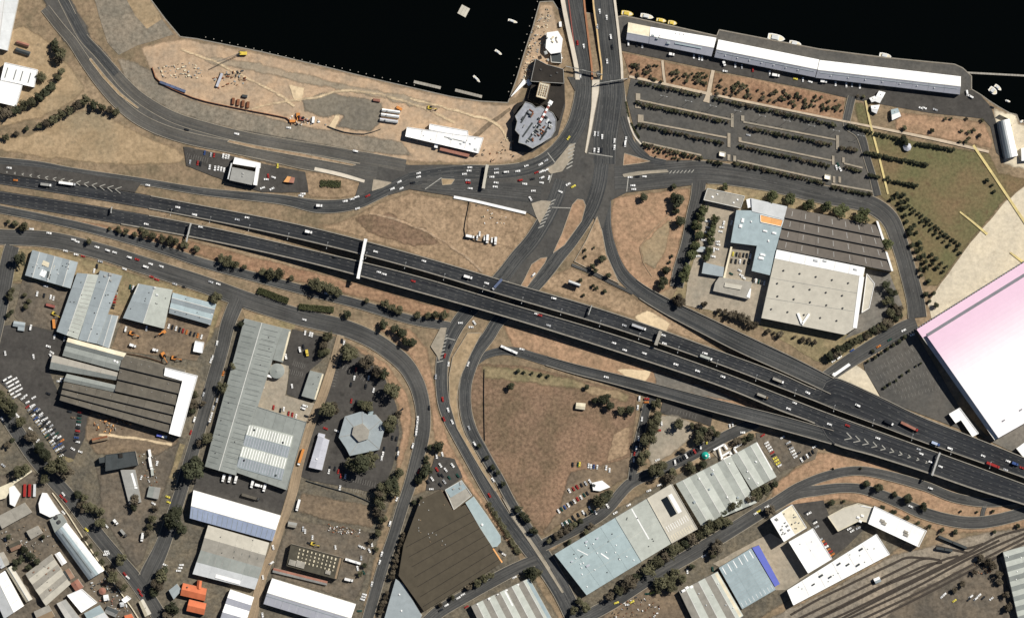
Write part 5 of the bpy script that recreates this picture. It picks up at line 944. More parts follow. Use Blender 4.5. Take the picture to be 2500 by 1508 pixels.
# ---- exhibition hall
e = bld('exhibition_hall', 'enormous pink and white exhibition hall roof', (2450,850))
A, B_, C_, D_ = (2238,804), (2620,566), (2815,855), (2428,1074)
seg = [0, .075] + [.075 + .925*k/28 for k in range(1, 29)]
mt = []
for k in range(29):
    t = max(0, min(1, (k-2)/13)); t = t*t*(3-2*t); nm = 'hall_sheet_%d' % k; T(nm, tuple(a+(b-a)*t for a, b in zip((.78,.555,.68), (.89,.87,.885))), .5, 0, stain=.03); mt.append(nm)  # pink fading to white puts the curved roof's reflection into the sheet colours
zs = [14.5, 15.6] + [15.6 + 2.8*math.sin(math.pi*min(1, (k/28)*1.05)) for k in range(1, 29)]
def hp(u, v, z): x, y = lerp(lerp(A, B_, u), lerp(D_, C_, u), v); return W(x, y, z)
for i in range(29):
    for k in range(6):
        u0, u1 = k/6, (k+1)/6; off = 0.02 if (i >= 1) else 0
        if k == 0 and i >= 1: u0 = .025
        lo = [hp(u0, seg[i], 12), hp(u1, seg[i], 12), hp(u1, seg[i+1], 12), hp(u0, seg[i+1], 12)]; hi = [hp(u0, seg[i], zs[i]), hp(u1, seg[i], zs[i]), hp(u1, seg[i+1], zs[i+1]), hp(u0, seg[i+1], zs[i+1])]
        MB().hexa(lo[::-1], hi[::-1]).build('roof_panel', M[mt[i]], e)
MB().hexa([hp(0,0,-.05), hp(1,0,-.05), hp(1,1,-.05), hp(0,1,-.05)][::-1], [hp(0,0,12), hp(1,0,12), hp(1,1,12), hp(0,1,12)][::-1]).build('wall', M['wall_pale'], e)
MB().bar(hp(.03,.077,16.3), hp(1,.077,16.3), 3.0, .6).build('gutter', M['gutter'], e)
for i in range(60): a = hp(.01+.016*i, -.006, 13.2); MB().box((a.x, a.y), 1.3, 1.6, .7, R(32), 12.4).build('canopy_fin', M['gutter'], e)
for p in [(2450,1026),(2492,1000)]: rooftop_box(e, *p, 3, 1.2, 16, .8, -32, 'gutter', 'roof_vent')
e = bld('white_pavilion', 'white L shaped pavilion beside the pink hall shadow', (2352,1030)); poly_block(e, [(2317,1010),(2343,995),(2389,1057),(2374,1065),(2346,1024),(2333,1032)], 5, 'white', 'wall_pale', 'white')
e = bld('white_pavilion', 'white roof on the frame edge below the pink hall', (2495,1105)); poly_block(e, [(2481,1094),(2500,1080),(2530,1120),(2510,1130)], 5, 'white', 'wall_pale', None)
e = bld('white_terrace', 'white stepped roof beside the hedge street', (2050,905)); poly_block(e, [(2030,915),(2072,886),(2077,891),(2036,920)], 4, 'white', 'wall_pale', None); rooftop_box(e, 2036, 914, 3, 3, 4.3, 1, 30, 'white')
e = bld('white_shed', 'small white roofed shed among the field corner cars', (1458,1188)); poly_block(e, [(1445,1178),(1470,1172),(1490,1188),(1465,1198),(1448,1196)], 3.5, 'white', 'wall_pale', None); rooftop_box(e, 1450, 1184, 3, 2.5, 3.8, .6, 20, 'slate')
e = bld('hut', 'square cream roofed hut alone on the brown field', (1417,991), 'hut'); Roof(e, [(1407,982),(1430,984),(1428,1000),(1405,997)], 3.5, .9, 1, 'u', mats=('cream',), pieces=2, ridge=False)
# ---- boat shed side
e = bld('boat_shed', 'long white barrel roofed boat shed beside the plaza', (2462,340)); f = Roof(e, [(2438,296),(2464,290),(2485,380),(2456,388)], 6, 3.5, 1, 'v', 'vault', mats=('blue_grey','blue_grey','white_dull','white','white','white'), wall='wall_pale')  # shading of the white vault painted in, blue grey away from the sun
e = bld('white_pavilion', 'pale sail shaped roof at the end of the boat shed', (2460,290)); poly_block(e, [(2440,280),(2468,278),(2480,284),(2470,308),(2462,290)], 5, 'cream', 'wall_pale', None)
e = bld('white_shed', 'white shed on the frame edge beside the boat shed', (2505,378)); poly_block(e, [(2493,362),(2530,355),(2535,390),(2494,393)], 5, 'white', 'wall_pale', None)
for i, (q, lb) in enumerate([([(2146,222),(2162,226),(2148,252),(2132,246)], 'white angled pavilion between wharf road and grass'), ([(2122,240),(2136,234),(2142,246),(2128,250)], 'small white pavilion touching the angled one'), ([(2126,258),(2148,256),(2140,278),(2128,272)], 'white folded roof below the angled pavilion'), ([(2175,268),(2192,264),(2200,284),(2178,294)], 'pale blue tent roof beside the shrub patch')]):
    e = bld('pavilion', lb, q[0]); f = Roof(e, q, 4, 1.2, 1, 'u', mats=('white' if i < 3 else 'pale_blue', 'white'), wall='wall_pale', pieces=1, ridge=False); f.units([(.5,.3)], 1.4, 1, .6)
e = bld('gazebo', 'small purple and white gazebo among the field trees', (2215,359), 'gazebo'); c = W(2215,359,3); MB().cyl((c.x, c.y), 4.2, .4, 3, 5.2, 8).build('roof', M['lavender'], e)
for k in range(8): MB().cyl((c.x+3.6*math.cos(k*.785), c.y+3.6*math.sin(k*.785)), .15, .15, -.05, 3.1, 6).build('post', M['steel'], e)
for x, y, lb in ((1764,376,'small white kiosk on the lower car park strip'), (2021,432,'small white kiosk among the hedge of the car park')):
    e = bld('kiosk', lb, (x, y), 'kiosk'); poly_block(e, [(x-7,y-6),(x+7,y-3),(x+6,y+7),(x-8,y+4)], 3, 'white', 'wall_pale', 'cream')

# ================================================================== TREES
def crown_mesh(seed, mat, tall):
    rg = random.Random(seed); v = []; f = []
    blobs = [(rg.uniform(-.55,.55), rg.uniform(-.55,.55), rg.uniform(-.45,.6), rg.uniform(.3,.5)) for _ in range(11)]
    blobs.append((0, 0, .1, .62))
    for bx, by, bz, br in blobs:
        for _ in range(70):
            th = rg.uniform(0, 6.283); cz = rg.uniform(-1, 1); rr = br*rg.uniform(.65, 1.05); sr = math.sqrt(1-cz*cz)
            c = Vector((bx + rr*sr*math.cos(th), by + rr*sr*math.sin(th), (bz + rr*cz)*tall)); 
            nrm = Vector((sr*math.cos(th), sr*math.sin(th), cz+.35)).normalized() + Vector((rg.uniform(-.5,.5), rg.uniform(-.5,.5), rg.uniform(-.5,.5))); nrm.normalize()
            t = nrm.orthogonal().normalized(); b_ = nrm.cross(t); s = rg.uniform(.07,.15); n0 = len(v)
            v += [c + t*s, c + b_*s*.8, c - t*s, c - b_*s*.8]; f.append((n0, n0+1, n0+2, n0+3))
    return meshdata('crown', v, f, M[mat])
CROWNS = {k: [crown_mesh(10*i+len(k), k, (.8, 1.0, .9, 1.1)[i]) for i in range(4)] for k in ('leaf_olive','leaf_dark','leaf_brown','leaf_green')}
tm = MB()
def limb(a, b, r0, r1):
    a, b = Vector(a), Vector(b); d = (b-a).normalized(); u = d.orthogonal().normalized(); w = d.cross(u); n = 6
    v = [a + (u*math.cos(6.283*i/n) + w*math.sin(6.283*i/n))*r0 for i in range(n)] + [b + (u*math.cos(6.283*i/n) + w*math.sin(6.283*i/n))*r1 for i in range(n)]
    tm.add(v, [(i, (i+1) % n, n+(i+1) % n, n+i) for i in range(n)])
limb((0,0,0), (0,0,.55), .09, .065); limb((0,0,.5), (.35,.1,1.0), .055, .02); limb((0,0,.5), (-.28,.25,1.05), .055, .02); limb((0,0,.52), (-.05,-.35,1.0), .05, .02); limb((0,0,.5), (.03,.02,1.2), .055, .02)
TRUNK = tm.data('trunk', M['bark'])
NT = [0]
def tree(x, y, r, mat=None, label='', group='', name='tree', tall=1.0, cat='tree'):
    z = surf(x, y); r = r*(1.16 if r >= 8 else 1.06); rm = r*PX; e = bpy.data.objects.new(name, None); e.empty_display_size = .5
    h = rm*1.35*tall                      # crown centre height
    p = W(x, y, h); e.location = (p.x, p.y, z); e.rotation_euler = (0, 0, random.uniform(0, 6.28)); k = random.uniform(.88, 1.15)
    COL.objects.link(e); tag(e, label, cat, group)
    mt = mat or random.choice(('leaf_olive','leaf_olive','leaf_dark','leaf_brown'))
    t = bpy.data.objects.new('trunk', TRUNK); t.parent = e; t.scale = (rm, rm, h); COL.objects.link(t)
    c = bpy.data.objects.new('crown', random.choice(CROWNS[mt])); c.parent = e; c.location = (0, 0, h*1.05); c.scale = (rm*1.2*k, rm*1.2*k, rm*1.05*tall); COL.objects.link(c)
    NT[0] += 1
def trees(lst, label, group, mat=None, r=None, name='tree', tall=1.0, cat='tree'):
    if name == 'tree' and ' gum' in label: name = 'gum_tree'
    if name == 'tree' and ('scrubby' in label or 'hedge' in label or 'clipped' in label): name = 'bush'; cat = 'bush'
    for q in lst: tree(q[0], q[1], (q[2] if len(q) > 2 else r), mat, label, group, name, tall, cat)
def row(x0, y0, x1, y1, n, j=1.5): return [(x0+(x1-x0)*(i+.5)/n+random.uniform(-j,j), y0+(y1-y0)*(i+.5)/n+random.uniform(-j,j)) for i in range(n)]
A_ = lambda s: [tuple(map(float, t.split(','))) for t in s.split()]
trees(A_('132,105,9 136,122,10 150,132,11 145,144,10 100,188,9 140,190,9 126,212,10 108,225,10 95,238,11 76,250,11 58,258,10 38,266,10 22,272,12 6,280,13 -8,268,10 150,175,8'), 'olive gum tree around the far corner sheds', 'trees around the far corner sheds')
trees(A_('208,246,11 228,256,9 188,258,10 168,270,10 148,281,10 130,291,10 112,301,9 250,263,9 268,267,8 283,273,8 96,306,7 64,314,6 40,326,6 14,336,7'), 'dark green tree in the windbreak above the sandy knoll', 'windbreak above the sandy knoll')
trees(A_('20,541,6 38,545,7 58,553,9 217,588,7 290,562,7 308,566,7 330,572,7 355,571,9 372,576,8 395,582,9 415,586,10 430,590,9 452,596,8 268,558,5 345,560,5 480,606,7 540,630,9 556,637,10 575,645,8 596,652,7 642,664,9 660,668,12 682,667,10 712,678,6 768,690,12 785,696,14 805,705,12 825,712,9 895,733,7 940,742,8 956,750,8 975,756,8 1020,769,7 1045,770,8 1065,767,9 1085,768,8'), 'scrubby tree in the strip below the freeway', 'scrub strip below the freeway', 'leaf_olive')
trees(A_('847,768,8 935,792,10 966,802,9 982,813,11 992,832,10 1005,835,9'), 'dark rounded tree on the orange strip between two roads', 'trees on the orange strip', 'leaf_dark')
trees(A_('52,630,15'), 'large dark tree at the corner of the grey workshops', 'trees by the grey workshops', 'leaf_dark')
trees(A_('24,725,9 30,708,6 60,720,5 70,735,6 62,748,6 20,770,6 28,760,5'), 'small tree on the verge by the machine yard', 'verge trees by the machine yard')
trees(A_('526,728,11 588,793,9 572,893,9 541,945,11 506,1070,11 496,985,7 473,985,9 476,962,8 471,1002,8 486,1082,8'), 'street tree beside the long ribbed shed', 'street trees by the long ribbed shed')
trees(A_('470,1150,20 482,1128,14 425,1268,19 434,1248,15 442,1292,12'), 'big dark gum tree over the street by the ribbed shed', 'big street gums', 'leaf_dark')
trees(A_('800,820,11 790,842,10 784,862,9 795,858,8'), 'olive tree at the top of the dirt lane', 'trees at the top of the dirt lane')
trees(A_('853,864,15 898,882,16 920,905,13 936,912,12 956,950,16 846,846,8 800,1000,17 816,998,11 895,990,11 884,985,9 955,1030,13 950,1047,10 972,1012,8 880,1130,20 902,1120,15 862,1132,14 975,1155,12 960,1180,16 942,1190,14 928,1205,12 966,1198,11'), 'dark spreading tree around the hexagonal building', 'trees around the hexagonal building')
trees(A_('925,1218,12 931,1233,11 926,1252,11 936,1266,9 922,1300,9 930,1285,7 905,1320,6 918,1340,6 890,1380,6 880,1400,6'), 'roadside tree beside the fenced vacant lot', 'trees beside the fenced vacant lot')
trees(A_('14,985,18 30,1002,14 2,960,9 50,1030,11 76,1065,12 95,1092,13 110,1110,12 142,1136,19 160,1152,15 124,1142,14 46,1150,12 62,1146,11 108,1168,9 20,1085,7 30,1075,6 190,1205,9 205,1216,9 216,1236,11 245,1248,11 204,1236,10 244,1275,11 230,1240,8'), 'gum tree along the street of packed cars', 'gum trees along the street of packed cars')
trees(A_('294,1366,13 275,1407,11 270,1395,8 290,1425,9 302,1432,8 262,1385,6 250,1370,6 235,1350,6 222,1332,5 210,1312,6 395,1405,14 384,1424,14 376,1446,10 400,1390,10 420,1486,13 408,1500,10 330,1219,9 326,1238,8 365,1285,7 372,1265,8 360,1300,7 380,1240,7'), 'dark tree around the lower street fork', 'trees around the lower street fork')
trees(A_('60,1340,8 75,1355,10 90,1370,9 50,1365,9 40,1372,10 35,1385,8 70,1385,7 20,1310,7 105,1310,6'), 'scruffy tree in the crowded yards', 'trees in the crowded yards', 'leaf_dark')
trees(A_('985,1306,6 983,1318,7 978,1332,7 975,1345,6 970,1356,7 966,1368,7 963,1382,7 960,1396,7 956,1408,7 944,1446,6 941,1456,6 937,1468,6 933,1480,6 930,1492,6'), 'clipped dark tree in the row beside the brown warehouse', 'row beside the brown warehouse', 'leaf_brown')
trees(A_('1030,1162,11 1040,1146,13 1022,1172,9 1050,1092,6 1070,1090,11 1042,1116,6 1040,1126,6 1028,1215,6 1010,1225,6'), 'dark tree by the parking strip behind the cross road', 'trees behind the cross road', 'leaf_dark')
trees(A_('1170,1088,6 1188,1116,6 1204,1140,7 1215,1153,6 1228,1181,6 1264,1240,8 1275,1256,7 1284,1266,8 1303,1296,8 1248,943,8 1432,944,6 1452,976,7 1470,976,9 1478,970,11 1490,990,11 1265,905,5 1280,908,4 1300,910,4 1320,914,4 1338,918,4'), 'dark lone tree on the edge of the brown field', 'trees edging the brown field', 'leaf_dark')
trees(row(1192,1226,1268,1352,13), 'low bush in the hedge beside the cross road', 'hedge beside the cross road', 'leaf_olive', 6, 'bush', .7, 'bush')
trees(A_('1300,1400,13 1290,1397,9 1312,1396,10 1199,1403,7 1182,1410,9 1165,1422,8 1145,1432,7 1105,1458,7 1075,1475,6'), 'tree at the junction below the brown warehouse', 'trees below the brown warehouse')
trees(A_('1340,1319,7 1360,1306,9 1385,1291,9 1400,1281,8 1416,1271,8 1372,1300,8 1465,1222,13 1476,1214,11 1486,1204,9 1390,1323,7 1430,1298,7 1443,1284,7'), 'tree along the diagonal street by the brown field', 'diagonal street trees')
trees(A_('1518,1000,8 1540,1000,10 1600,1030,14 1595,1046,12 1605,1012,9 1580,1070,15 1591,1060,12 1658,1035,11 1690,1038,7 1706,1040,8 1716,1056,13 1726,1062,14 1706,1070,12 1736,1050,9 1602,986,9 1575,1110,12 1566,1126,11 1602,1145,14 1616,1136,11 1636,1166,11 1642,1152,9 1590,1150,10 1686,1140,9 1692,1146,7 1716,1132,9 1666,1100,7 1800,1075,8 1830,1066,10 1820,1073,8 1750,1058,8'), 'spreading tree in the dusty yard by the diagonal street', 'trees of the dusty yard')
trees(A_('1510,1440,10 1525,1430,11 1540,1416,13 1556,1405,9 1586,1386,14 1605,1371,14 1621,1360,12 1640,1346,14 1656,1336,12 1675,1326,12 1690,1316,12 1710,1305,11 1730,1291,14 1745,1281,15 1760,1271,12 1776,1276,10 1766,1251,9 1786,1236,11 1800,1226,9 1830,1215,11 1850,1205,11 1870,1195,11 1890,1181,9 1612,1420,12 1630,1416,12 1646,1401,11 1640,1431,11 1665,1411,9 1746,1341,12 1752,1326,9 1740,1352,9 1880,1246,9 1606,1441,8 1690,1381,7 1490,1455,10 1415,1468,9 1430,1480,10 1400,1490,9'), 'olive gum in the avenue leading to the looping ramps', 'avenue gums')
trees(A_('2115,1180,8 2145,1190,10 2185,1206,7 2216,1216,10 2256,1236,9 2030,1225,7 2060,1222,4 2155,1237,6 2182,1250,6 2215,1263,6 2241,1275,5 2270,1284,6 2300,1292,6 2333,1298,6 2427,1297,5 2485,1283,5 2345,1247,3 2385,1249,3 2424,1246,4 2034,1143,3 2102,1142,3'), 'small tree on the orange banks of the looping ramps', 'trees on the ramp banks', 'leaf_dark')
trees(A_('2395,1362,8 2412,1370,9 2425,1380,8 2438,1400,9 2440,1420,7 2455,1450,8 2462,1480,8 2380,1395,7 2350,1425,7 2330,1440,6'), 'dark tree beside the green ribbed shed', 'trees by the green ribbed shed', 'leaf_brown')
trees(A_('1886,480,11 1930,486,11 1975,500,12 2018,504,13 2053,512,13 2104,525,15 2166,595,13 1770,455,8'), 'round green street tree in front of the factory', 'round street trees of the factory', 'leaf_green')
trees(A_('1718,510,10 1711,530,12 1702,552,11 1707,574,9 1697,600,10 1690,622,12 1676,655,11 1672,676,12 1745,535,9 1741,551,8 1738,566,9 1735,590,9 1731,612,8 1725,627,8'), 'olive tree in the parking strips beside the factory', 'trees of the factory parking', 'leaf_green')
trees(A_('1656,735,11 1668,736,8 1720,742,7 1756,758,7 1770,760,6 1785,766,9 1796,768,8 1810,773,9 1822,782,9 1832,792,7 1845,792,6 1875,808,6 1905,816,7 1960,828,6 1976,830,5 1990,834,6 1940,822,4 1890,812,4'), 'scrubby tree on the bank below the factory yard', 'scrub bank below the factory', 'leaf_brown')
trees(A_('1626,660,9 1620,686,10 1614,698,8 1572,482,9 1648,480,10 1656,492,13 1650,516,7 1662,540,11 1645,455,6 1640,625,4 1635,640,4'), 'dark tree on the orange triangular block', 'trees of the orange triangle', 'leaf_dark')
trees(A_('1470,632,8 1446,650,7 1453,659,7 1486,672,7 1430,626,4 1448,697,5 1476,711,5 1425,720,4 1417,684,5 1458,702,4 1452,705,3 1428,610,4 1450,605,3'), 'small tree on the tan triangle beside the freeway', 'trees of the tan triangle', 'leaf_dark')
trees(A_('2165,695,11 2172,710,9 2186,716,8 2164,736,9 2174,732,8 2190,756,11 2175,762,9 2196,766,9 2182,745,7') + [(*p, random.uniform(7,10)) for p in row(2195,775,2020,872,22, 5)], 'hedge tree along the street behind the pale warehouse', 'hedge behind the pale warehouse')
# young trees and shrubs (small)
YG = 'young trees of the car park strips'
for a, w in (((1556,200,1716,234,17),'under the mulch bed path beside the bridge'),((1742,240,2044,306,36),'under the long mulch bed'),((1549,250,1780,299,27),'of the first strip beside the bridge'),((1818,310,2034,354,24),'of the first strip beyond the cross lane'),((1556,304,1768,350,24),'of the second strip beside the bridge'),((1803,355,2026,405,26),'of the second strip beyond the cross lane'),((1567,351,1716,388,16),'above the slip lane mulch'),((1725,393,1765,400,5),'below the white car park kiosk'),((1788,397,2016,448,28),'along the boulevard'),((2028,456,2132,476,13),'at the boulevard corner'),((2050,360,2096,367,6),'of the short first strip by the field lane'),((2062,408,2104,419,6),'of the short second strip by the field lane')):
    trees([(x, y, random.uniform(3.4,5.2)) for x, y in row(*a, 1.3)], 'young dark tree in the row ' + w, YG, None, None, 'young_tree', 1.0)
SL, SG = 'small dark tree scattered beside the grass field road', 'small trees of the grass field'
for a, w in (((2068,306,2130,324,9),'where the long footpath leaves the car park'),((2135,325,2192,338,7),'between footpath and gazebo'),((2236,350,2332,366,12),'beyond the gazebo along the footpath'),((2108,372,2266,402,24),'crossing the yellow path in the middle of the field'),((2120,426,2150,434,5),'beside the field lane and yellow path'),((2180,442,2242,454,9),'in the short arc on the field'),((2214,498,2346,600,16),'in the straight diagonal row to the plaza'),((2246,534,2322,602,7),'in the sparse row beside the diagonal row')):
    trees([(x, y, random.uniform(3.6,5)) for x, y in row(*a, .8)], 'small dark tree ' + w, SG, 'leaf_dark', None, 'small_tree', 1.1)
trees(A_('2206,338,8 2212,348,7 2168,434,5 2172,442,4 2190,475,6 2205,476,6 2215,488,6 2200,492,6 2178,485,5 2208,508,6 2200,506,5 2226,520,4 2210,525,5 2214,540,5 2225,556,6 2232,551,6 2220,570,7 2238,568,4 2226,598,6 2246,592,6 2236,612,6 2247,606,6 2240,629,5 2256,623,7 2275,621,5 2259,638,6 2286,631,6 2277,643,5 2300,641,4 2246,657,6 2262,654,6 2288,653,5 2303,662,4 2312,650,4 2335,608,4 2344,618,4 2250,672,5 2267,686,6 2260,718,6 2279,715,6 2270,735,5 2286,745,7 2410,440,5 2423,452,4 2428,467,4'), SL, SG, 'leaf_dark', None, 'small_tree', 1.1)
trees(A_('2208,822,5 2195,833,5 2181,842,5 2165,851,5 2150,862,5 2136,871,5 2119,882,4 2131,857,4 2160,946,4 2171,936,4 2188,928,4 2201,916,4 2219,905,4 2248,887,3.5 2236,893,3'), 'small tree planted in the parking lot of the pink hall', 'parking lot trees of the pink hall', 'leaf_dark', None, 'young_tree')
def shrubs(poly, n, label, group, r0, r1, mat=None):
    xs = [p[0] for p in poly]; ys = [p[1] for p in poly]; k = 0; t = 0
    while k < n and t < 3000:
        t += 1; x, y = random.uniform(min(xs), max(xs)), random.uniform(min(ys), max(ys))
        if inside((x, y), poly): tree(x, y, random.uniform(r0, r1), mat, label, group, 'shrub', .9, 'shrub'); k += 1
shrubs([(1530,155),(1612,160),(1614,200),(1545,184)], 26, 'dark shrub in the mulch bed beside the bridge', 'shrubs of the bed by the bridge', 2.6, 4.5)
shrubs([(1636,165),(1728,180),(1722,205),(1640,195)], 30, 'dark shrub in the mulch bed between pale paths', 'shrubs of the bed between paths', 2.6, 4.8)
shrubs([(1742,185),(1830,205),(2060,245),(2054,280),(1900,250),(1745,228)], 84, 'dark shrub in the long mulch bed', 'shrubs of the long bed', 2.6, 4.6)
shrubs([(1578,362),(1700,380),(1690,390),(1605,388)], 12, 'dark shrub in the mulch strip by the slip lane', 'shrubs by the slip lane', 2.5, 4)
trees(A_('2208,312,6 2276,318,6 2348,320,4 2378,318,5 2365,322,4 2392,331,5 2365,338,4 2358,346,5 2344,346,4 2308,290,4 2322,290,3.5 2360,290,4 2398,293,4 2108,236,4 2094,235,4'), 'shrub on the brown patch by the small pavilions', 'shrubs on the brown patch', None, None, 'shrub', .9, 'shrub')
# clipped hedge blocks
def hedge(label, a, b, w, h):
    e = empty('hedge', (*G((a[0]+b[0])/2, (a[1]+b[1])/2), 0), 0, label, 'hedge'); rg = random.Random(int(a[0])); v = []; f = []
    A, B_ = Vector((*G(*a), 0)), Vector((*G(*b), 0)); L = (B_-A).length; d = (B_-A).normalized(); n = Vector((-d.y, d.x, 0)); wm = w*PX
    for _ in range(int(L*wm*h*3.5)):
        t, s, z = rg.uniform(0, L), rg.uniform(-.5, .5)*wm*(.8+.35*noise.noise((rg.random(), a[0], 1))), rg.uniform(.1, 1)*h
        if rg.random() < .5: z = h*(.85+.3*rg.random())
        c = A + d*t + n*s + Vector((0, 0, z)); q = Vector((rg.uniform(-1,1), rg.uniform(-1,1), rg.uniform(.2,1.4))).normalized(); u = q.orthogonal().normalized(); w2 = q.cross(u); k = rg.uniform(.3,.6); n0 = len(v)
        v += [c+u*k, c+w2*k*.8, c-u*k, c-w2*k*.8]; f.append((n0, n0+1, n0+2, n0+3))
    mesh('foliage', v, f, M['leaf_green'], e)
    MB().bar(A + Vector((0,0,h*.7)), B_ + Vector((0,0,h*.7)), wm*.55, h*.7).build('branches', M['leaf_dark'], e)
hedge('long dense hedge between slip road and frontage street', (630,708), (704,735), 20, 3.2); hedge('dense hedge further along the slip road verge', (730,748), (815,756), 18, 3.2)
hedge('low hedge in the double kerb beside the bridge', (1528,248), (1535,285), 5, 1.2); hedge('low hedge on the bend of the double kerb', (1540,300), (1562,338), 6, 1.2)
hedge('dark reedy thicket filling the pit in the oval', (782,447), (832,450), 20, 1.6)

# ================================================================== VEHICLES
def car_data(kind, ck):
    L, Wd, H = {'car': (4.6,1.85,1.42), 'van': (5.2,2.0,2.1), 'ute': (5.0,1.85,1.6)}[kind]
    m_ = MB(); l2, w2 = L/2, Wd/2
    m_.hexa([(-l2,-w2,.32),(l2,-w2,.32),(l2,w2,.32),(-l2,w2,.32)], [(-l2*.97,-w2*.94,.86),(l2*.95,-w2*.92,.78),(l2*.95,w2*.92,.78),(-l2*.97,w2*.94,.86)])
    a0, a1, b0, b1 = {'car': (-.78,.38,-.52,.12), 'van': (-.97,.72,-.94,.42), 'ute': (-.22,.42,-.12,.2)}[kind]
    m_.hexa([(a0*l2,-w2*.86,.84),(a1*l2,-w2*.86,.8),(a1*l2,w2*.86,.8),(a0*l2,w2*.86,.84)], [(b0*l2,-w2*.72,H),(b1*l2,-w2*.72,H),(b1*l2,w2*.72,H),(b0*l2,w2*.72,H)])
    if kind == 'ute':
        for s in (-1, 1): m_.box((-l2*.6, s*w2*.88), l2*.75, .1, .35, 0, .84)
    for sx in (-.62,.62):
        for sy in (-1, 1): m_.add([(sx*l2+.32*math.cos(k*.785), sy*w2*(.82 if q else .98), .32+.32*math.sin(k*.785)) for q in (0,1) for k in range(8)], [tuple(range(8)), tuple(range(15,7,-1))] + [(k,(k+1)%8,8+(k+1)%8,8+k) for k in range(8)])
    body = m_.data(kind, M['car_'+ck]); g = MB()
    # windscreen, rear and side glass a little proud of the cabin
    def qd(p): g.add(p, [(0,1,2,3)])
    e_ = .02
    def cab(x, t): return x
    for xa, xb, sg in ((a1, b1, 1), (a0, b0, -1)):
        x0, x1 = xa*l2, xb*l2; p0, p1 = .15, .9
        qd([(x0+(x1-x0)*p+sg*e_, s*w2*(.86-.14*p)*.9, .84+(H-.84)*p+e_) for p, s in ((p0,-1),(p0,1),(p1,1),(p1,-1))])
    for s in (-1, 1):
        qd([((a0+(b0-a0)*.2)*l2*.96, s*(w2*.835+e_), .84+(H-.84)*.2), ((a1+(b1-a1)*.2)*l2*.96, s*(w2*.835+e_), .84+(H-.84)*.2), ((a1+(b1-a1)*.85)*l2, s*(w2*.745+e_), .84+(H-.84)*.85), ((a0+(b0-a0)*.85)*l2, s*(w2*.745+e_), .84+(H-.84)*.85)])
    return body, g.data('windows', M['glass_dark'])
CD = {}
NCAR = [0]
def heading(x, y):
    best = None
    for rb in ROADS:
        for s in rb:
            d = (s[0]-x)**2 + (s[1]-y)**2
            if best is None or d < best[0]: best = (d, math.degrees(math.atan2(s[4], s[3])))
    return best[1]
NM = {'car': 'car', 'van': 'van', 'ute': 'pickup'}
def car(x, y, ang, ck, area, kind='car', hf=None):
    if (kind, ck) not in CD: CD[(kind, ck)] = car_data(kind, ck)
    b, w = CD[(kind, ck)]
    if ang is None: ang = heading(x, y)
    h = hf(x, y) + .02 if hf else surf(x, y); p = W(x, y, h if hf else 0); p.z = h
    o = bpy.data.objects.new('parked_car' if ' parked' in area and kind == 'car' else NM[kind], b); o.location = p; o.rotation_euler = (0, 0, -R(ang + random.uniform(-2.5, 2.5)) + (math.pi if random.random() < .5 else 0))
    k = random.uniform(.95, 1.08); o.scale = (k, k, k); COL.objects.link(o); tag(o, CARC[ck][0] + ' ' + NM[kind] + area, NM[kind], NM[kind] + 's' + area)
    g = bpy.data.objects.new('windows', w); g.parent = o; COL.objects.link(g); NCAR[0] += 1
def cars(s, area, ang=None, hf=None):
    """'x,y,colour[kind]' items; colour letter, capital = van, '+' suffix = pickup"""
    for t in s.split():
        q = t.split(','); c = q[2]; kd = 'van' if c[0].isupper() else ('ute' if c.endswith('+') else 'car')
        a = float(q[3]) if len(q) > 3 else ang; car(float(q[0]), float(q[1]), a, c[0].lower(), area, kd, hf)
def carrow(x0, y0, x1, y1, cols, ang, area):
    n = len(cols)
    for i, c in enumerate(cols):
        if c == '.': continue
        car(x0+(x1-x0)*i/max(1,n-1)+random.uniform(-.5,.5), y0+(y1-y0)*i/max(1,n-1)+random.uniform(-.5,.5), ang, c.lower(), area, 'van' if c.isupper() else 'car')
cars('38,440,o 434,506,w 420,513,k 475,524,w 579,536,s 603,531,w 917,614,w 1035,637,w 1188,691,w 1352,728,W 1524,794,s 1620,818,w 1622,838,w 1721,862,W 1972,958,w 2094,989,W 2319,1094,W 2400,1112,w 2461,1125,w 2495,1141,r 2455,1146,s', ' driving on the freeway carriageway nearer the dock', None, hfw)
cars('357,547,w 490,554,w 817,627,k 925,664,w 938,669,w 1009,686,r 1310,766,w 1318,769,r 1339,794,s 1499,837,w 1525,854,w 1573,862,w 1650,889,w 1703,905,w 1765,919,w 1940,983,w 1925,997,w 2025,1035,w 2069,1038,r 2143,1069,w 2243,1096,s 2249,1107,w 2272,1127,w 2296,1138,w', ' driving on the freeway carriageway nearer the sheds', None, hfw)
cars('23,410,w 361,452,w 843,491,w 860,486,w 871,481,W 873,509,w 898,478,r 958,461,w 975,444,w 980,460,w', ' on the slip road curving up from the freeway')
cars('1022,423,w 1022,432,w 1008,446,k 1147,409,w 1145,417,w 1134,425,w 1142,440,s 1143,446,r 1148,460,w 1212,413,s 1212,422,w 1201,432,w 1211,446,w 1209,456,w 1236,420,W 1264,418,w 1285,405,w 1320,401,w 1333,392,s 1281,449,w 1300,437,k 1323,434,W 1340,434,w 1322,446,w 1302,466,w,0 1295,485,w,60 1368,468,w,20 1387,450,w,-30 1400,455,y,-30 1388,337,y 1310,421,r 1322,419,w 1334,415,w 1270,440,R', ' waiting in the queue at the wharf road junction')
cars('1464,28,w 1481,43,w 1458,65,s 1491,90,W 1495,115,k 1482,150,w 1425,113,w 1410,105,r', ' crossing the road bridge', 84, hbr)
cars('1417,186,w 1452,327,w 1460,327,s 1470,334,w 1500,344,w 1451,367,w 1461,367,w 1500,360,w 1526,352,W 1528,340,w 1468,367,k', ' stopped on the bridge approach lanes', 95)
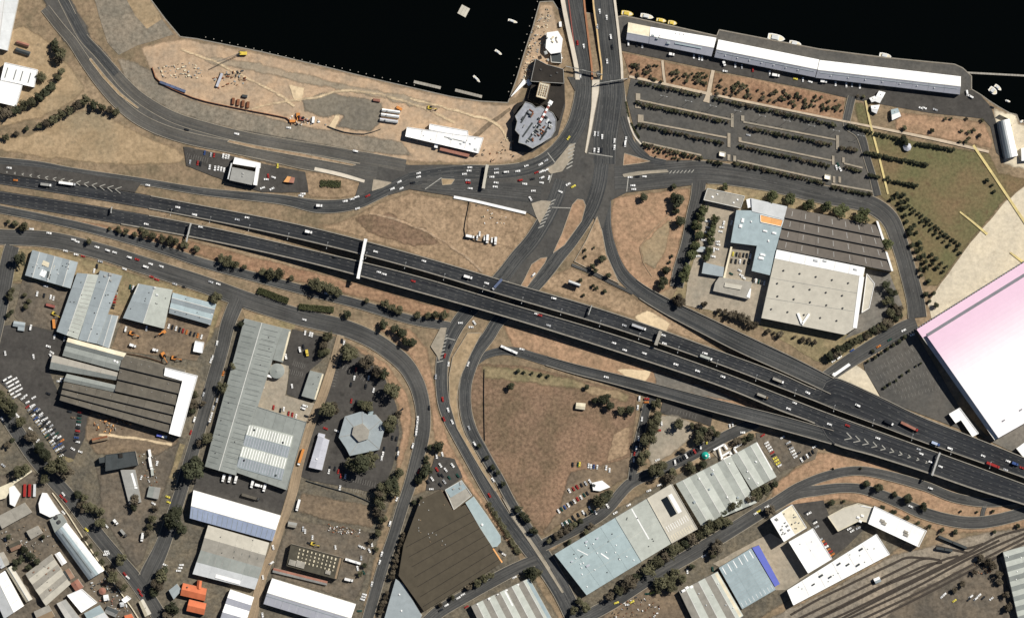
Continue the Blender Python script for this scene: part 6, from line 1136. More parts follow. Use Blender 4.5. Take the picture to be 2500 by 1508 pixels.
cars('1538,433,w 1573,431,w 1556,431,k 1545,453,w 1547,462,w', ' waiting on the boulevard', 0)
cars('1302,671,W 1124,788,w,0 1150,798,w,0 1158,787,w,60 1086,868,r 1095,888,w 1143,888,w 1064,919,s 1081,974,r 1094,1000,w 1084,1022,r 1104,1029,w 1145,1044,s 1159,1083,W 1204,1170,w 1195,1208,r 1098,845,k', ' driving on the curving cross road')
cars('1274,852,w 1480,920,w', ' on the lower freeway ramp', None, hr2)
cars('456,317,k 578,327,w 868,369,W 705,312,w,5', ' on the pale arterial road')
cars('77,559,w 120,569,w 180,585,w 189,590,w 237,603,w 263,611,W 280,616,w 316,628,W 335,633,r 368,644,w 394,650,w 356,651,W 186,621,w 203,625,r 304,656,w 160,612,w 245,638,s 515,688,s 533,693,w 427,693,s 450,700,k 370,675,r 743,780,w 383,682,r', ' parked along the frontage street')
cars('798,716,w 1150,760,k', ' on the slip road beside the scrub strip')
cars('530,837,w 519,872,w 515,880,w 545,911,o 530,976,s 526,985,k 521,995,s 517,1011,w 515,1018,w 513,1024,w 508,1033,k 475,1023,W 466,1055,r 497,962,s 500,952,k', ' parked along the street by the ribbed shed')
cars('1020,1021,w 1019,1029,w 1018,1042,w 1017,1048,w 1016,1057,w 1008,1087,W 969,1217,w 952,1277,W 932,1351,w 927,1371,w 908,1424,w 1048,995,k 1022,1150,r', ' parked round the wide street bend')
cars('500,373,b,100 515,378,s,100 523,379,r,100 545,381,w,100 552,382,w,100 558,383,w,100 512,408,w,100 525,411,w,100 533,411,w,100 540,413,w,100 547,415,w,100 483,398,r,100 490,400,k,100 464,396,s,100 641,459,w,-20 664,461,w,-25 740,473,w,0 668,433,w,20 655,430,r,80 678,405,y,90 650,438,w,0 735,478,w', ' parked in the small lot by the slip road')
cars('91,717,w 124,725,w 131,728,w 108,721,k 75,799,W 112,698,w,10 133,822,w 158,827,s', ' in the machine yard by the grey workshops', 100)
carrow(285,701,274,751,'kksrrrkk', 15, ' parked beside the long blue grey workshop')
carrow(412,796,492,822,'wkwkrokkow', 105, ' parked in the row below the corner workshop')
cars('230,661,w 237,650,k 325,702,w 322,708,k 318,700,g 358,801,W 307,803,W', ' parked by the gabled workshop', 100)
for i in range(6):
    for j in range(3): 
        if (i, j) not in ((5,2),(0,2)): car(14+i*4.5+j*9, 926+i*8.5-j*5, -30, 'w', ' parked in the white van rank of the packed lot', 'van')
carrow(56,972,78,990,'www', -30, ' parked in the packed lot by the sawtooth factory'); carrow(62,966,82,970,'ww', -30, ' parked in the packed lot by the sawtooth factory')
carrow(68,992,150,1112,'rskwbwskwsgkwsbwkw', -35, ' parked in the packed lot by the sawtooth factory')
carrow(82,990,158,1100,'wbkswkkwswkbsk', -35, ' parked in the packed lot by the sawtooth factory')
carrow(94,1000,112,1030,'swkk', -35, ' parked in the packed lot by the sawtooth factory')
carrow(112,1022,152,1075,'wwskgwo', -35, ' parked in the packed lot by the sawtooth factory')
carrow(196,1005,186,1075,'rkggskrkbk', 10, ' parked in the packed lot by the sawtooth factory'); carrow(170,1004,178,1018,'kn', 10, ' parked in the packed lot by the sawtooth factory')
cars('82,870,w,80 118,845,w,20 13,862,w,80 127,860,w,30 124,868,w,60 145,930,w,0 152,924,w,0 178,1095,w,30 43,1014,w,50 40,1012,w,50 75,1047,w,45 92,1075,w,-40 190,1078,w,10 6,1022,w,60 8,1135,s,40 118,960,k 196,1102,w', ' standing loose around the packed lot', 20)
cars('745,812,w,100 757,815,w,100 762,817,w,100 732,853,W,80 698,870,W,80 713,942,w,80 741,846,k,80 640,945,w,0 668,994,r,100 685,1001,k,100 705,1009,r,100 714,1012,r,100 723,1015,w,100 745,990,W,20 740,996,W,20 748,1015,k,20 693,998,w,100', ' parked behind the long ribbed shed')
cars('869,902,r 866,910,k 865,922,w 857,938,k 900,922,w 893,943,k 912,952,w 835,832,k 840,836,w 858,978,r 870,982,k 822,1051,w,20 795,1045,r,20 805,1142,k 818,1143,k 826,1150,r 837,1152,k 832,1161,r 843,1162,w 803,1150,w 938,1095,k 935,1107,w 932,1118,w 970,1095,k 972,1106,w 968,1116,k 958,1068,k 968,1070,k 980,1000,k,-35 830,1190,w', ' parked around the hexagonal building', 100)
cars('745,1296,w 763,1311,w 755,1325,k,20 819,1335,w,80 880,1333,w,30 887,1336,w,30 908,1328,w,80 902,1343,w,60 873,1386,w,80 888,1396,g,60 882,1361,s 890,1450,w,15 888,1456,w,15 885,1462,w,15 878,1490,g,0 663,1373,W,-35 642,1408,w,80 667,1335,w,80 641,1500,w,80 740,1290,s', ' parked around the scrap littered yard', 90)
cars('403,1378,w,30 443,1378,w,0 440,1385,w,0 436,1392,w,0 262,1350,w,0 260,1345,w,0 258,1353,w,0 260,1283,w,50 212,1292,y,45 150,1211,r,50 160,1220,r,50 155,1205,w,50 155,1250,w,50 312,1408,w,40 350,1467,w,50 345,1450,r,50 340,1440,r,50 305,1400,r,50 410,1212,y,20 412,1225,y,20 375,1228,w,30 345,1165,w 384,1130,w', ' around the lower street fork')
carrow(1398,1133,1412,1133,'kg', 95, ' parked on the brown field corner'); cars('1415,1133,y 1437,1136,w 1443,1138,w 1450,1138,b 1458,1139,w 1480,1141,w 1488,1147,w', ' parked on the brown field corner', 95)
carrow(1364,1247,1434,1203,'wgbwkwrwgk', 60, ' parked on the brown field corner'); carrow(1390,1197,1440,1174,'wrrksw', 60, ' parked on the brown field corner'); carrow(1374,1280,1390,1272,'sgwg', 60, ' parked on the brown field corner')
cars('1412,1256,k 1424,1250,w 1430,1254,k 1440,1240,w 1445,1248,g 1454,1250,w 1483,1234,w 1399,1262,k 1405,1270,k 1395,1274,k', ' parked on the brown field corner', 60)
carrow(1871,1080,1903,1136,'wwwwrkyyyw', -30, ' parked in the lot east of the gabled bays'); carrow(1925,1080,1942,1114,'skswww', -30, ' parked in the lot east of the gabled bays'); carrow(1957,1122,1984,1102,'wkwkk', 60, ' parked in the lot east of the gabled bays'); cars('1862,1062,r 1910,1067,w 1988,1090,w 1950,1105,k', ' parked in the lot east of the gabled bays', -30)
cars('1782,1040,w,80 1789,1036,w,80 1813,1055,w,0 1710,1090,W,80 1725,1078,y,80 1648,1128,W,80 1610,1183,w 1584,1197,w', ' along the diagonal street'); carrow(1656,1124,1702,1097,'kkkwkkrk', 60, ' parked beside the diagonal street')
cars('1561,972,W 1557,994,w 1567,1022,w 1559,1070,w 1553,1094,w 1549,1106,r 1547,1122,w 1566,1000,k 1556,1080,k 1543,1145,k 1540,1165,k 1579,973,r,0 1578,981,o,0 1608,1050,r,-10 1615,1033,w,80 1605,1122,w,-20', ' parked along the short street by the brown field', 95)
cars('1080,1108,w,80 1066,1113,w,80 1075,1135,w 1088,1146,w 1067,1145,r 1080,1160,k 1105,1135,w 1055,1168,w 1072,1158,k 1045,1175,k 1097,1165,g 1085,1175,s 1075,1182,k 1053,1193,w,0 1118,1160,g', ' parked behind the curving cross road', 55)
cars('1193,1412,w,-30 1130,1450,w,-30 1119,1458,w,-30 1090,1476,w,-30 1139,1480,r,-30 1256,1408,w,-30 1230,1352,w,30 1222,1345,k,30 1076,1488,k,-30', ' on the street below the brown warehouse')
cars('1731,1112,w 1718,1356,w,-30 1845,1252,w,-30 1852,1247,y,-30 1872,1236,w,-30 1535,1232,w,-30 1502,1251,w,-30 1580,1448,g,0 1592,1446,y,-20 1505,1470,y,-20 1543,1468,y,-30 1531,1475,w,0 1678,1394,w 1740,1388,g', ' along the avenue to the looping ramps', 80)
cars('2271,1191,W 2223,1235,w', ' on the looping ramps')
carrow(2003,1316,2032,1352,'sorworo', -30, ' parked between the white warehouses'); cars('1975,1252,w 1968,1250,k 1990,1275,w 1994,1285,s 2073,1290,w 2080,1295,w 2095,1288,s 1988,1270,k', ' parked between the white warehouses', -30)
cars('2370,1455,W 2382,1460,W 2390,1452,w 2420,1460,w 2300,1455,w 2305,1450,w 2330,1465,y 2365,1462,k 2400,1458,k', ' in the yard of the railway depot', -40)
cars('1767,545,w 1727,540,w,10 1729,555,w,10 1726,567,w,10 1721,575,y,10 1718,586,w,10 1762,555,w,10 1759,565,w,10 1752,590,w,0 1753,597,w,10 1750,608,w,10 1743,610,w 1741,626,w,10 1786,544,w 1705,625,w,0', ' in the parking strips beside the factory')
carrow(1790,620,1832,625,'yknkkw', 100, ' in the walled factory parking yard'); carrow(1786,637,1828,640,'kkwkk', 100, ' in the walled factory parking yard'); carrow(1838,684,1866,690,'kwgkw', 100, ' in the walled factory parking yard'); cars('1806,660,w 1810,672,w 1815,678,w 1785,668,g', ' in the walled factory parking yard', 30)
cars('2206,806,w 2227,817,w 2172,829,g 2145,845,o 2049,872,W 2035,881,w 2080,855,b', ' on the street behind the pale warehouse')
cars('1534,106,W,90 1568,113,s,90 1555,110,k,90 1694,138,w,90 1707,142,w,90 1714,143,w,90 1770,174,w,10 1795,160,w,90 1811,163,s,90 1838,170,r,90 1879,179,w,90 1942,193,y 1960,195,w,90 1978,200,w 2040,205,w,90 2066,208,w,90 2080,208,s,90 2099,211,w,90 1830,148,w,10', ' parked beside the long wharf shed')
cars('2361,227,W,80 2370,236,W,30 2248,264,w 2257,264,w 2283,268,s 2422,262,k', ' on the wharf road near the shed end', 20)
cars('2042,409,w,80 2051,413,w,60 2046,402,g,70 1827,330,s', ' in the planted car park')
# ---- trucks
def truck(x, y, ang, label, L=11, cab='car_w', box='car_w', hf=None, bus=False, name='truck'):
    if ang is None: ang = heading(x, y)
    h = hf(x, y) + .02 if hf else surf(x, y); p = W(x, y, h)
    e = empty('bus' if bus else name, p, -R(ang), label, 'bus' if bus else 'truck'); Wd = 2.5
    def part(nm, m_, mt, par=None): o = bpy.data.objects.new(nm, m_.data(nm, M[mt])); return link(o, par or e)
    if bus:
        bd = part('body', MB().hexa([(-L/2,-Wd/2,.4),(L/2,-Wd/2,.4),(L/2,Wd/2,.4),(-L/2,Wd/2,.4)], [(-L/2+.2,-Wd/2+.1,3.1),(L/2-.3,-Wd/2+.1,3.1),(L/2-.3,Wd/2-.1,3.1),(-L/2+.2,Wd/2-.1,3.1)]), box)
        part('windows', MB().box((0,0), L*.9, Wd+.04, .8, 0, 1.7), 'glass_dark', bd)
        for k in (-.3, .2): part('air_conditioner', MB().box((L*k,0), 2.2, 1.6, .25, 0, 3.08), 'white_dull')
    else:
        cb = part('cab', MB().hexa([(L/2-2.2,-1.2,.5),(L/2,-1.2,.5),(L/2,1.2,.5),(L/2-2.2,1.2,.5)], [(L/2-2.1,-1.15,2.8),(L/2-.5,-1.15,2.8),(L/2-.5,1.15,2.8),(L/2-2.1,1.15,2.8)]), cab)
        part('windscreen', MB().add([(L/2-.02,-1.05,1.5),(L/2-.02,1.05,1.5),(L/2-.44,1.0,2.6),(L/2-.44,-1.0,2.6)], [(0,1,2,3)]), 'glass_dark', cb)
        part('cargo_box', MB().box((-1.3,0), L-3, Wd, 2.7, 0, 1.0), box); part('chassis', MB().box((-.3,0), L-.8, 1.1, .5, 0, .55), 'dark_steel')
    for sx in (-.36, -.2, .36):
        wm = MB()
        for sy in (-1, 1): wm.add([(sx*L+.5*math.cos(k*.785), sy*Wd*(.36 if q else .49), .5+.5*math.sin(k*.785)) for q in (0,1) for k in range(8)], [tuple(range(8)), tuple(range(15,7,-1))] + [(k,(k+1)%8,8+(k+1)%8,8+k) for k in range(8)])
        part('wheel_pair', wm, 'black_roof')
Tk = truck
Tk(113,451,None,'grey tray truck with white cab beside the painted gore',11,'car_w','grey_roof',hfw); Tk(165,448,None,'white semi trailer beside the painted gore',17,'car_s','car_w',hfw); Tk(754,566,None,'white delivery truck before the white gantry',7.5,hf=hfw); Tk(1143,676,None,'white box truck after the white gantry',9,hf=hfw); Tk(1214,694,None,'blue grey container truck over the underpass',14,'car_s','blue_box',hfw)
Tk(1560,798,None,'silver tanker truck beside the sand patch',15,'car_w','car_s',hfw); Tk(1724,872,None,'pale green truck under the short gantry lane',13,'car_w','pale_green',hfw); Tk(1900,928,None,'long brown and white semi trailer on the freeway',12,'car_w','warm_grey',hfw); Tk(1862,966,None,'brown box truck on the freeway near the sheds',12,'car_n','warm_grey',hfw)
Tk(2170,1031,None,'black truck with white cab near the pink hall',10,'car_w','car_k',hfw); Tk(2220,1040,None,'long dark red semi trailer near the pink hall',19,'car_r','red_brown',hfw); Tk(2284,1082,None,'blue box truck near the sign gantry',9,'car_b','blue_stripe',hfw); Tk(2424,1134,None,'red semi trailer on the far freeway lanes',14,'car_r','car_r',hfw); Tk(2478,1131,None,'bright blue van truck on the far freeway lanes',7,'car_b','car_b',hfw)
Tk(1243,853,24,'white articulated bus turning at the lower ramp',18,'car_w','car_w',None,True); Tk(780,502,None,'white delivery truck on the slip road bend',6.5)
for i, (x, y, a, L) in enumerate([(1148,577,12,9),(1190,583,95,9),(1210,588,95,8)]): Tk(x, y, a, ['long white truck at the left of the compound row','white truck parked nose-in amid the compound row','white truck at the end of the compound row'][i], L)
for i, (x, y) in enumerate([(1165,580),(1171,571),(1183,581),(1201,586)]): car(x, y, 95, 'w', ' parked in the fenced truck compound', 'van')
Tk(612,1212,16,'long dark flatbed trailer in the loading court',18,'dark_steel','dark_saw'); Tk(862,1369,17,'white coach parked by the vented building',16,'car_w','car_w',None,True); Tk(852,1414,14,'white truck parked by the white gabled shed',9); Tk(735,1115,108,'orange container truck on the dirt lane',17,'car_w','orange')
for i, (x, y) in enumerate([(546,1166),(561,1168),(576,1170),(616,1181),(632,1184),(646,1190)]): Tk(x, y, 105 if i != 4 else 15, ['first','second','third','fourth','fifth','sixth'][i] + ' white truck from the street end along the loading dock', 8)
Tk(325,843,20,'white truck parked in the brown yard',7); Tk(380,854,15,'low white truck beside the brown yard fence',6); Tk(750,861,80,'yellow tipper truck behind the long ribbed shed',7,'yellow','yellow'); Tk(1640,133,10,'white truck parked beside the short wharf shed',6); Tk(1894,184,10,'big white truck beside the long wharf shed',8); Tk(2011,199,8,'white truck at the bend of the long wharf shed',7); Tk(1768,156,70,'white truck between the two wharf sheds',5.5)
Tk(368,1130,80,'white truck tail in the storage yard',13); Tk(283,1273,50,'white truck parked on the yard side of the fork',6.5); Tk(302,1300,50,'grey covered trailer parked at the fork',9,'dark_steel','grey_roof'); Tk(348,1310,100,'white truck beside the verge of the fork',9); Tk(728,1232,105,'white narrow trailer beside the vacant lot',12)
# ---- shipping containers and yard machines
def container(x, y, ang, mat, label, L=6.1, Wd=2.44, H=2.6):
    z = surf(x, y); p = W(x, y, 0); e = empty('shipping_container', (p.x, p.y, z), -R(ang), label, 'container', None)
    m_ = MB().box((0,0), L, Wd, H, 0, .05); n = int(L/.55)
    for i in range(n):
        for s in (-1, 1): m_.box((-L/2+.3+i*(L-.6)/max(1,n-1), s*Wd/2), .25, .08, H-.3, 0, .2)
        m_.box((-L/2+.3+i*(L-.6)/max(1,n-1), 0), .22, Wd-.2, .05, 0, H+.04)
    link(bpy.data.objects.new('shell', m_.data('shell', M[mat])), e)
    d = MB()
    for s in (-1, 1): d.box((L/2+.03, s*Wd/4), .06, Wd/2-.08, H-.2, 0, .12)
    link(bpy.data.objects.new('door', d.data('door', M['steel'])), e); return e
for i in range(5): container(398+12*i, 203+4.6*i, 20, 'blue_box', 'blue container in the row beside the wharf fence')["group"] = 'blue containers by the wharf fence'
for i in range(3): container(61+i*12, 1196, 92, 'car_r' if i < 2 else 'white_dull', ['red container beside the white zigzag canopy','red container nearer the white pointed canopy','white container beside the red pair'][i], 12.2)
for i in range(4): container(570+12*i, 247+3*i, 95, 'rust', 'rusty container in the wharf row by the fence', 6.1)["group"] = 'rusty containers by the fence'
container(536,196,-68,'lavender','long grey container leaning across the wharf yard',14); container(124,746,15,'red_rail','red container in the machine yard',9); container(132,790,85,'orange','orange container against the long workshop',9); container(598,235,10,'slate','dark container alone on the wharf dirt',5); container(715,296,0,'orange','orange container by the wharf fence line',6.1); container(765,293,95,'white','white tank container on the wharf',6.1)
container(920,245,8,'red_brown','brick red container at the hardstand edge',7); container(975,265,30,'orange','orange container beside the portable huts',6); container(1400-32,60,85,'white','white container at the foot of the bridge walkway',5)
container(366,1105,80,'white','white container in the storage yard row',7); container(372,1150,85,'teal' if False else 'pale_green','pale green container beside the white truck',8); container(390,1062,10,'blue_sheet','blue container below the white factory wing',5.5); container(402,1065,10,'white','white container below the white factory wing',5)
def excavator(x, y, ang, mat, label, s=1.0):
    z = surf(x, y); p = W(x, y, 0); e = empty('excavator', (p.x, p.y, z), -R(ang), label, 'excavator')
    def part(nm, m_, mt): o = bpy.data.objects.new(nm, m_.data(nm, M[mt])); link(o, e); o.scale = (s, s, s)
    for q in (-1, 1): part('track', MB().hexa([(-1.6,q*1.1-.3,0),(1.6,q*1.1-.3,0),(1.6,q*1.1+.3,0),(-1.6,q*1.1+.3,0)], [(-1.9,q*1.1-.3,.8),(1.9,q*1.1-.3,.8),(1.9,q*1.1+.3,.8),(-1.9,q*1.1+.3,.8)]), 'dark_steel')
    part('body', MB().hexa([(-2.1,-1.3,.8),(1.2,-1.3,.8),(1.2,1.3,.8),(-2.1,1.3,.8)], [(-1.9,-1.2,1.9),(1.0,-1.2,1.9),(1.0,1.2,1.9),(-1.9,1.2,1.9)]), mat)
    part('cab', MB().box((.6,.7), 1.4, 1.1, 1.1, 0, 1.9), 'glass_dark'); part('boom', MB().bar((1.0,-.3,2.0),(3.4,-.3,4.2),.5,.5).bar((3.4,-.3,4.2),(5.6,-.3,2.2),.4,.4), mat); part('bucket', MB().hexa([(5.3,-.9,.8),(6.2,-.9,1.2),(6.2,.3,1.2),(5.3,.3,.8)], [(5.2,-.9,2.1),(6.0,-.9,2.1),(6.0,.3,2.1),(5.2,.3,2.1)]), 'dark_steel')
excavator(133,765,30,'yellow','yellow excavator in the machine yard',1.2); excavator(323,813,20,'orange','orange excavator nearer the gabled workshop',1.4); excavator(399,811,150,'orange','orange excavator at the corner of the brown yard',1.3); excavator(400,866,60,'orange','orange excavator on the lower edge of the brown yard',1.5); excavator(426,873,10,'orange','orange excavator beside the factory wall',1.4)
excavator(1050,263,10,'yellow','yellow excavator on the wharf near the water',1.2); excavator(728,283,90,'orange','orange excavator beside the white tanks',1.4); excavator(738,290,10,'red_rail','red excavator by the wharf fence line',1.3); excavator(765,1326,15,'yellow','yellow excavator beside the vented building',1.2)
# crane on the wharf
p = W(592,131,0); e = empty('crawler_crane', (p.x, p.y, surf(592,131)), 0, 'green and yellow crawler crane with lowered lattice boom', 'crane')
for q in (-1, 1): link(bpy.data.objects.new('track', MB().box((0,q*2), 6, 1.1, 1.1, 0, 0).data('track', M['dark_steel'])), e)
link(bpy.data.objects.new('house', MB().box((1,0), 7, 3.2, 2.4, 0, 1.1).box((-1.5,1), 2, 1.4, 1.2, 0, 3.5).data('house', M['yellow'])), e)
bm_ = MB(); a, b = Vector((-2,0,3)), Vector((-24,-9,12))
for dx, dz in ((-.6,0),(.6,0),(-.6,1),(.6,1)):
    o_ = Vector((0, dx, dz)); bm_.bar(a+o_, b+o_*.5, .22, .22)
for i in range(14):
    t0, t1 = i/14, (i+1)/14; bm_.bar(a.lerp(b, t0)+Vector((0,-.6,.5)), a.lerp(b, t1)+Vector((0,.6,.5)), .15, .15)
link(bpy.data.objects.new('boom', bm_.data('boom', M['dark_steel'])), e)
# ---- debris and stacks around the yards (uncountable)
def clutter(label, poly, n, mats, smin, smax):
    n = int(n*.8); bks = [MB() for _ in mats]; xs = [p[0] for p in poly]; ys = [p[1] for p in poly]; k = 0
    while k < n:
        x, y = random.uniform(min(xs), max(xs)), random.uniform(min(ys), max(ys))
        if not inside((x, y), poly): continue
        z = surf(x, y); bks[random.randrange(len(mats))].box(G(x, y), random.uniform(smin, smax)*.8, random.uniform(smin, smax)*.45, random.uniform(.4, 1.5), random.choice((.25, .25, 1.82, random.uniform(0, 3.14))), z); k += 1
    e = empty('debris', (*G(*poly[0]), 0), 0, label); e["kind"] = 'stuff'
    for b_, mt in zip(bks, mats):
        if b_.v: tag(b_.build('debris_pieces', M[mt], e), kind='stuff')
clutter('loose timber and scrap below the sawtooth factory', [(218,1008),(300,1015),(330,1035),(270,1060),(235,1050)], 60, ('timber','orange_panel','warm_grey','rust'), .6, 3)
clutter('loose rubble and stacks on the cleared wharf', [(380,160),(450,150),(500,165),(500,190),(400,190)], 80, ('cream','timber','warm_grey','steel'), .6, 3)
clutter('stacked gear by the middle of the wharf yard', [(520,178),(600,172),(610,205),(525,215)], 60, ('slate','rust','grey_roof','timber'), .8, 4)
clutter('stacked gear along the wharf fence', [(705,278),(770,290),(800,305),(710,305)], 50, ('white','orange','slate','steel'), .6, 3)
clutter('scattered gear beside the white depot', [(1150,375),(1250,330),(1260,385),(1170,398)], 45, ('timber','cream','rust','slate'), .5, 2.5)
clutter('rock rubble along the spit edge', [(1300,70),(1335,20),(1350,30),(1310,140),(1290,200),(1270,220),(1285,140)], 160, ('cream','grey_roof','timber'), .5, 2.6)
clutter('scrap heap beside the vacant lot', [(800,1278),(880,1292),(875,1310),(790,1295)], 90, ('rust','wall_brick','white','timber'), .5, 2.2)
clutter('junk stacked around the crowded yards', [(0,1300),(60,1280),(120,1280),(160,1340),(90,1370),(20,1350)], 90, ('timber','warm_grey','slate','grey_roof','white_dull'), .6, 2.6)
clutter('junk stacked behind the square white shed', [(215,1420),(260,1410),(330,1500),(260,1510),(235,1465)], 90, ('timber','red_brown','slate','white_dull','grey_roof'), .6, 3)
clutter('junk stacked at the street corner yard', [(1500,1480),(1585,1440),(1620,1470),(1600,1508),(1490,1508)], 80, ('timber','slate','white','rust'), .6, 2.6)
clutter('stacked gear in the storage yard', [(340,1105),(395,1095),(385,1180),(350,1190)], 40, ('white','rust','steel','timber'), .6, 2.4)
clutter('loose gear in the fenced truck compound', [(1160,500),(1240,520),(1230,560),(1160,545)], 25, ('white','cream','slate'), .5, 2)
clutter('rusty gear around the railway depot yard', [(2380,1370),(2430,1360),(2420,1400),(2370,1400)], 45, ('rust','timber','slate'), .5, 2.4)

# ================================================================== WATERSIDE
def boat(x, y, ang, L, Wd, label, hull='white', cabin='white_dull', deckm='cream', group=None):
    p = W(x, y, 0); e = empty('boat', (p.x, p.y, wz), -R(ang), label, 'boat', group); pr = [(-.5,.38),(-.3,.48),(0,.5),(.25,.42),(.4,.25),(.5,0)]
    top = [(L*a, Wd*b, 1.3) for a, b in pr] + [(L*a, -Wd*b, 1.3) for a, b in pr[-2::-1]]; bot = [(v[0]*.92, v[1]*.7, -.4) for v in top]; n = len(top)
    link(bpy.data.objects.new('hull', meshdata('hull', bot+top, [(i, (i+1) % n, n+(i+1) % n, n+i) for i in range(n)] + [tuple(range(n-1,-1,-1)), tuple(range(n,2*n))], M[hull])), e)
    link(bpy.data.objects.new('deck', meshdata('deck', [(v[0]*.9, v[1]*.82, 1.34) for v in top], [tuple(range(n))], M[deckm])), e)
    cb = link(bpy.data.objects.new('cabin', MB().hexa([(-L*.3,-Wd*.34,1.3),(L*.15,-Wd*.34,1.3),(L*.15,Wd*.34,1.3),(-L*.3,Wd*.34,1.3)], [(-L*.28,-Wd*.3,2.6),(L*.08,-Wd*.3,2.6),(L*.08,Wd*.3,2.6),(-L*.28,Wd*.3,2.6)]).data('cabin', M[cabin])), e)
    link(bpy.data.objects.new('windows', MB().box((-L*.08,0), L*.3, Wd*.65, .4, 0, 1.9).data('windows', M['glass_dark'])), cb)
for a in ((1252,52,18,9.5,2.6,'slim white boat moored alone beside the spit'),(1217,128,35,8,2.6,'white boat moored between two others off the spit'),(1164,193,45,9,2.4,'slim white boat moored nearest the pontoons'),(1896,92,12,17,6.5,'large white motor yacht at the long wharf'),(1942,106,12,12,4.5,'smaller white yacht behind the large one'),(2162,136,12,12,4.5,'white launch tied at the long wharf bend'),(1580,40,12,13,4.4,'white ferry tied between yellow boats'),(2425,222,40,9,6,'broad white houseboat off the wharf end'),(2437,214,40,8,3.5,'white cruiser beside the houseboat'),(2461,247,15,5,2,'small white dinghy near the boat shed'),(2494,297,-40,5,2.2,'small white dinghy at the plaza edge')): boat(*a)
for a in ((1532,33,10,12,5,'largest yellow boat tied beside the bridge'),(1615,50,10,10,4,'yellow boat next to the white ferry'),(1642,56,10,9,4.4,'yellow boat farthest from the bridge')): boat(*a, 'yellow', 'yellow', 'cream')
# long slender hull on the wharf edge
p = W(1268,214,0); e = empty('ship_hull', (p.x, p.y, surf(1268,214)), -R(132), 'slender white ship hull with deckhouse laid on the wharf edge', 'ship')
link(bpy.data.objects.new('hull', MB().hexa([(-9,-1.6,0),(11,-.2,0),(11,.2,0),(-9,1.6,0)], [(-9,-2.2,3),(12,-.3,3),(12,.3,3),(-9,2.2,3)]).data('hull', M['white'])), e); link(bpy.data.objects.new('deckhouse', MB().box((-9.5,3.5), 4, 6, 3, -.3, 0).box((-9,3.5), 2.5, 3, 1.4, -.3, 3).data('deckhouse', M['white'])), e)
def pontoon(x, y, ang, L, Wd, label, mat='warm_grey'):
    p = W(x, y, 0); e = empty('pontoon', (p.x, p.y, wz), -R(ang), label, 'pontoon'); n = int(L/3)
    for i in range(n): link(bpy.data.objects.new('plank', MB().box((-L/2+(i+.5)*L/n,0), L/n-.12, Wd, .5, 0, .1).data('plank', M[mat])), e)
    link(bpy.data.objects.new('float', MB().box((0,0), L*.96, Wd*.8, .5, 0, -.4).data('float', M['dark_steel'])), e)
pontoon(1043,207,13,27,2.8,'long grey pontoon floating off the cleared wharf'); pontoon(1144,228,14,27,2.8,'long grey pontoon nearer the spit'); pontoon(1132,27,28,9,9.6,'square planked raft floating in the dock','beige_roof'); pontoon(2430,181,3,60,1.8,'long thin jetty leading off the wharf end')
pm = MB().cyl((0,0), .38, .34, -3, 1.2, 8).cyl((0,0), .55, .45, 1.2, 1.5, 8); PILE = pm.data('mooring_pile', M['warm_grey'])
def pile(x, y, lb, gp):
    p = W(x, y, 0); o = bpy.data.objects.new('mooring_pile', PILE); o.location = (p.x, p.y, wz); link(o); tag(o, lb, 'mooring pile', gp)
for i in range(27): x = 502+19.6*i; pile(x, 91+(x-502)*.2335+(x>800)*-2, 'grey timber pile standing off the cleared wharf', 'piles off the cleared wharf')
for i in range(12): pile(1312-6.4*i, 10+20*i-6, 'grey timber pile standing off the spit', 'piles off the spit')

# ================================================================== GANTRIES, FENCES, LAMPS, RAILS
def gantry(a, b, hf, label, w=1.4, clear=6.0, mat='steel', signs=2):
    za, zb = hf(*a), hf(*b); A, B_ = W(*a, za+clear), W(*b, zb+clear); e = empty('sign_gantry', (A.x, A.y, za), 0, label, 'gantry')
    bmo = MB().bar(A, B_, w, 1.2).build('beam', M[mat], e)
    for q, z in ((A, za), (B_, zb)): MB().cyl((q.x, q.y), .4, .3, z-.1, z+clear, 8).build('post', M['steel'], e)
    d = (B_-A)
    for k in range(signs):
        c = A + d*((k+.7)/(signs+.4)); n = Vector((-d.y, d.x, 0)).normalized()*(w/2+.12); ang = math.atan2(d.y, d.x)
        MB().box((c.x+n.x, c.y+n.y), d.length/(signs+1.2), .15, 2.4, ang, c.z-2).build('sign_panel', M['leaf_green'], bmo, loc=Vector(e.location)).location = (0, 0, 0)
gantry((893,583), (874,680), hfw, 'thick white gantry spanning both freeway carriageways', 3.2, 6.5, 'white', 4)
gantry((466,545), (455,590), hfw, 'grey sign gantry over the freeway beside the scrub', 1.6, 6.5); gantry((273,505), (271,520), hfw, 'short grey sign post frame in the freeway median', 1, 5, signs=1)
gantry((1190,402), (1180,460), lambda x, y: .2, 'broad grey sign gantry over the wharf road', 3, 6.5, 'beige_roof'); gantry((1613,808), (1601,842), hfw, 'broad pale gantry over the carriageway beside the sand patch', 3.4, 6.5, 'warm_grey'); gantry((1445,745), (1437,768), hfw, 'thin pale gantry over the carriageway near the underpass', 1.0, 6)
gantry((2295,1104), (2276,1160), hfw, 'grey sign gantry beyond the painted chevrons', 1.8, 6.5); gantry((1382,162), (1470,182), hbr, 'thin sign gantry over the spit side bridge lanes', .5, 6.5); gantry((1455,204), (1532,192), lambda x, y: .3, 'thin sign gantry over the wharf side bridge lanes', .5, 6.5)
p = W(1402,692,0); e = empty('billboard', (p.x, p.y, surf(1402,692)), -R(20), 'white faced billboard on the tan triangle', 'billboard')
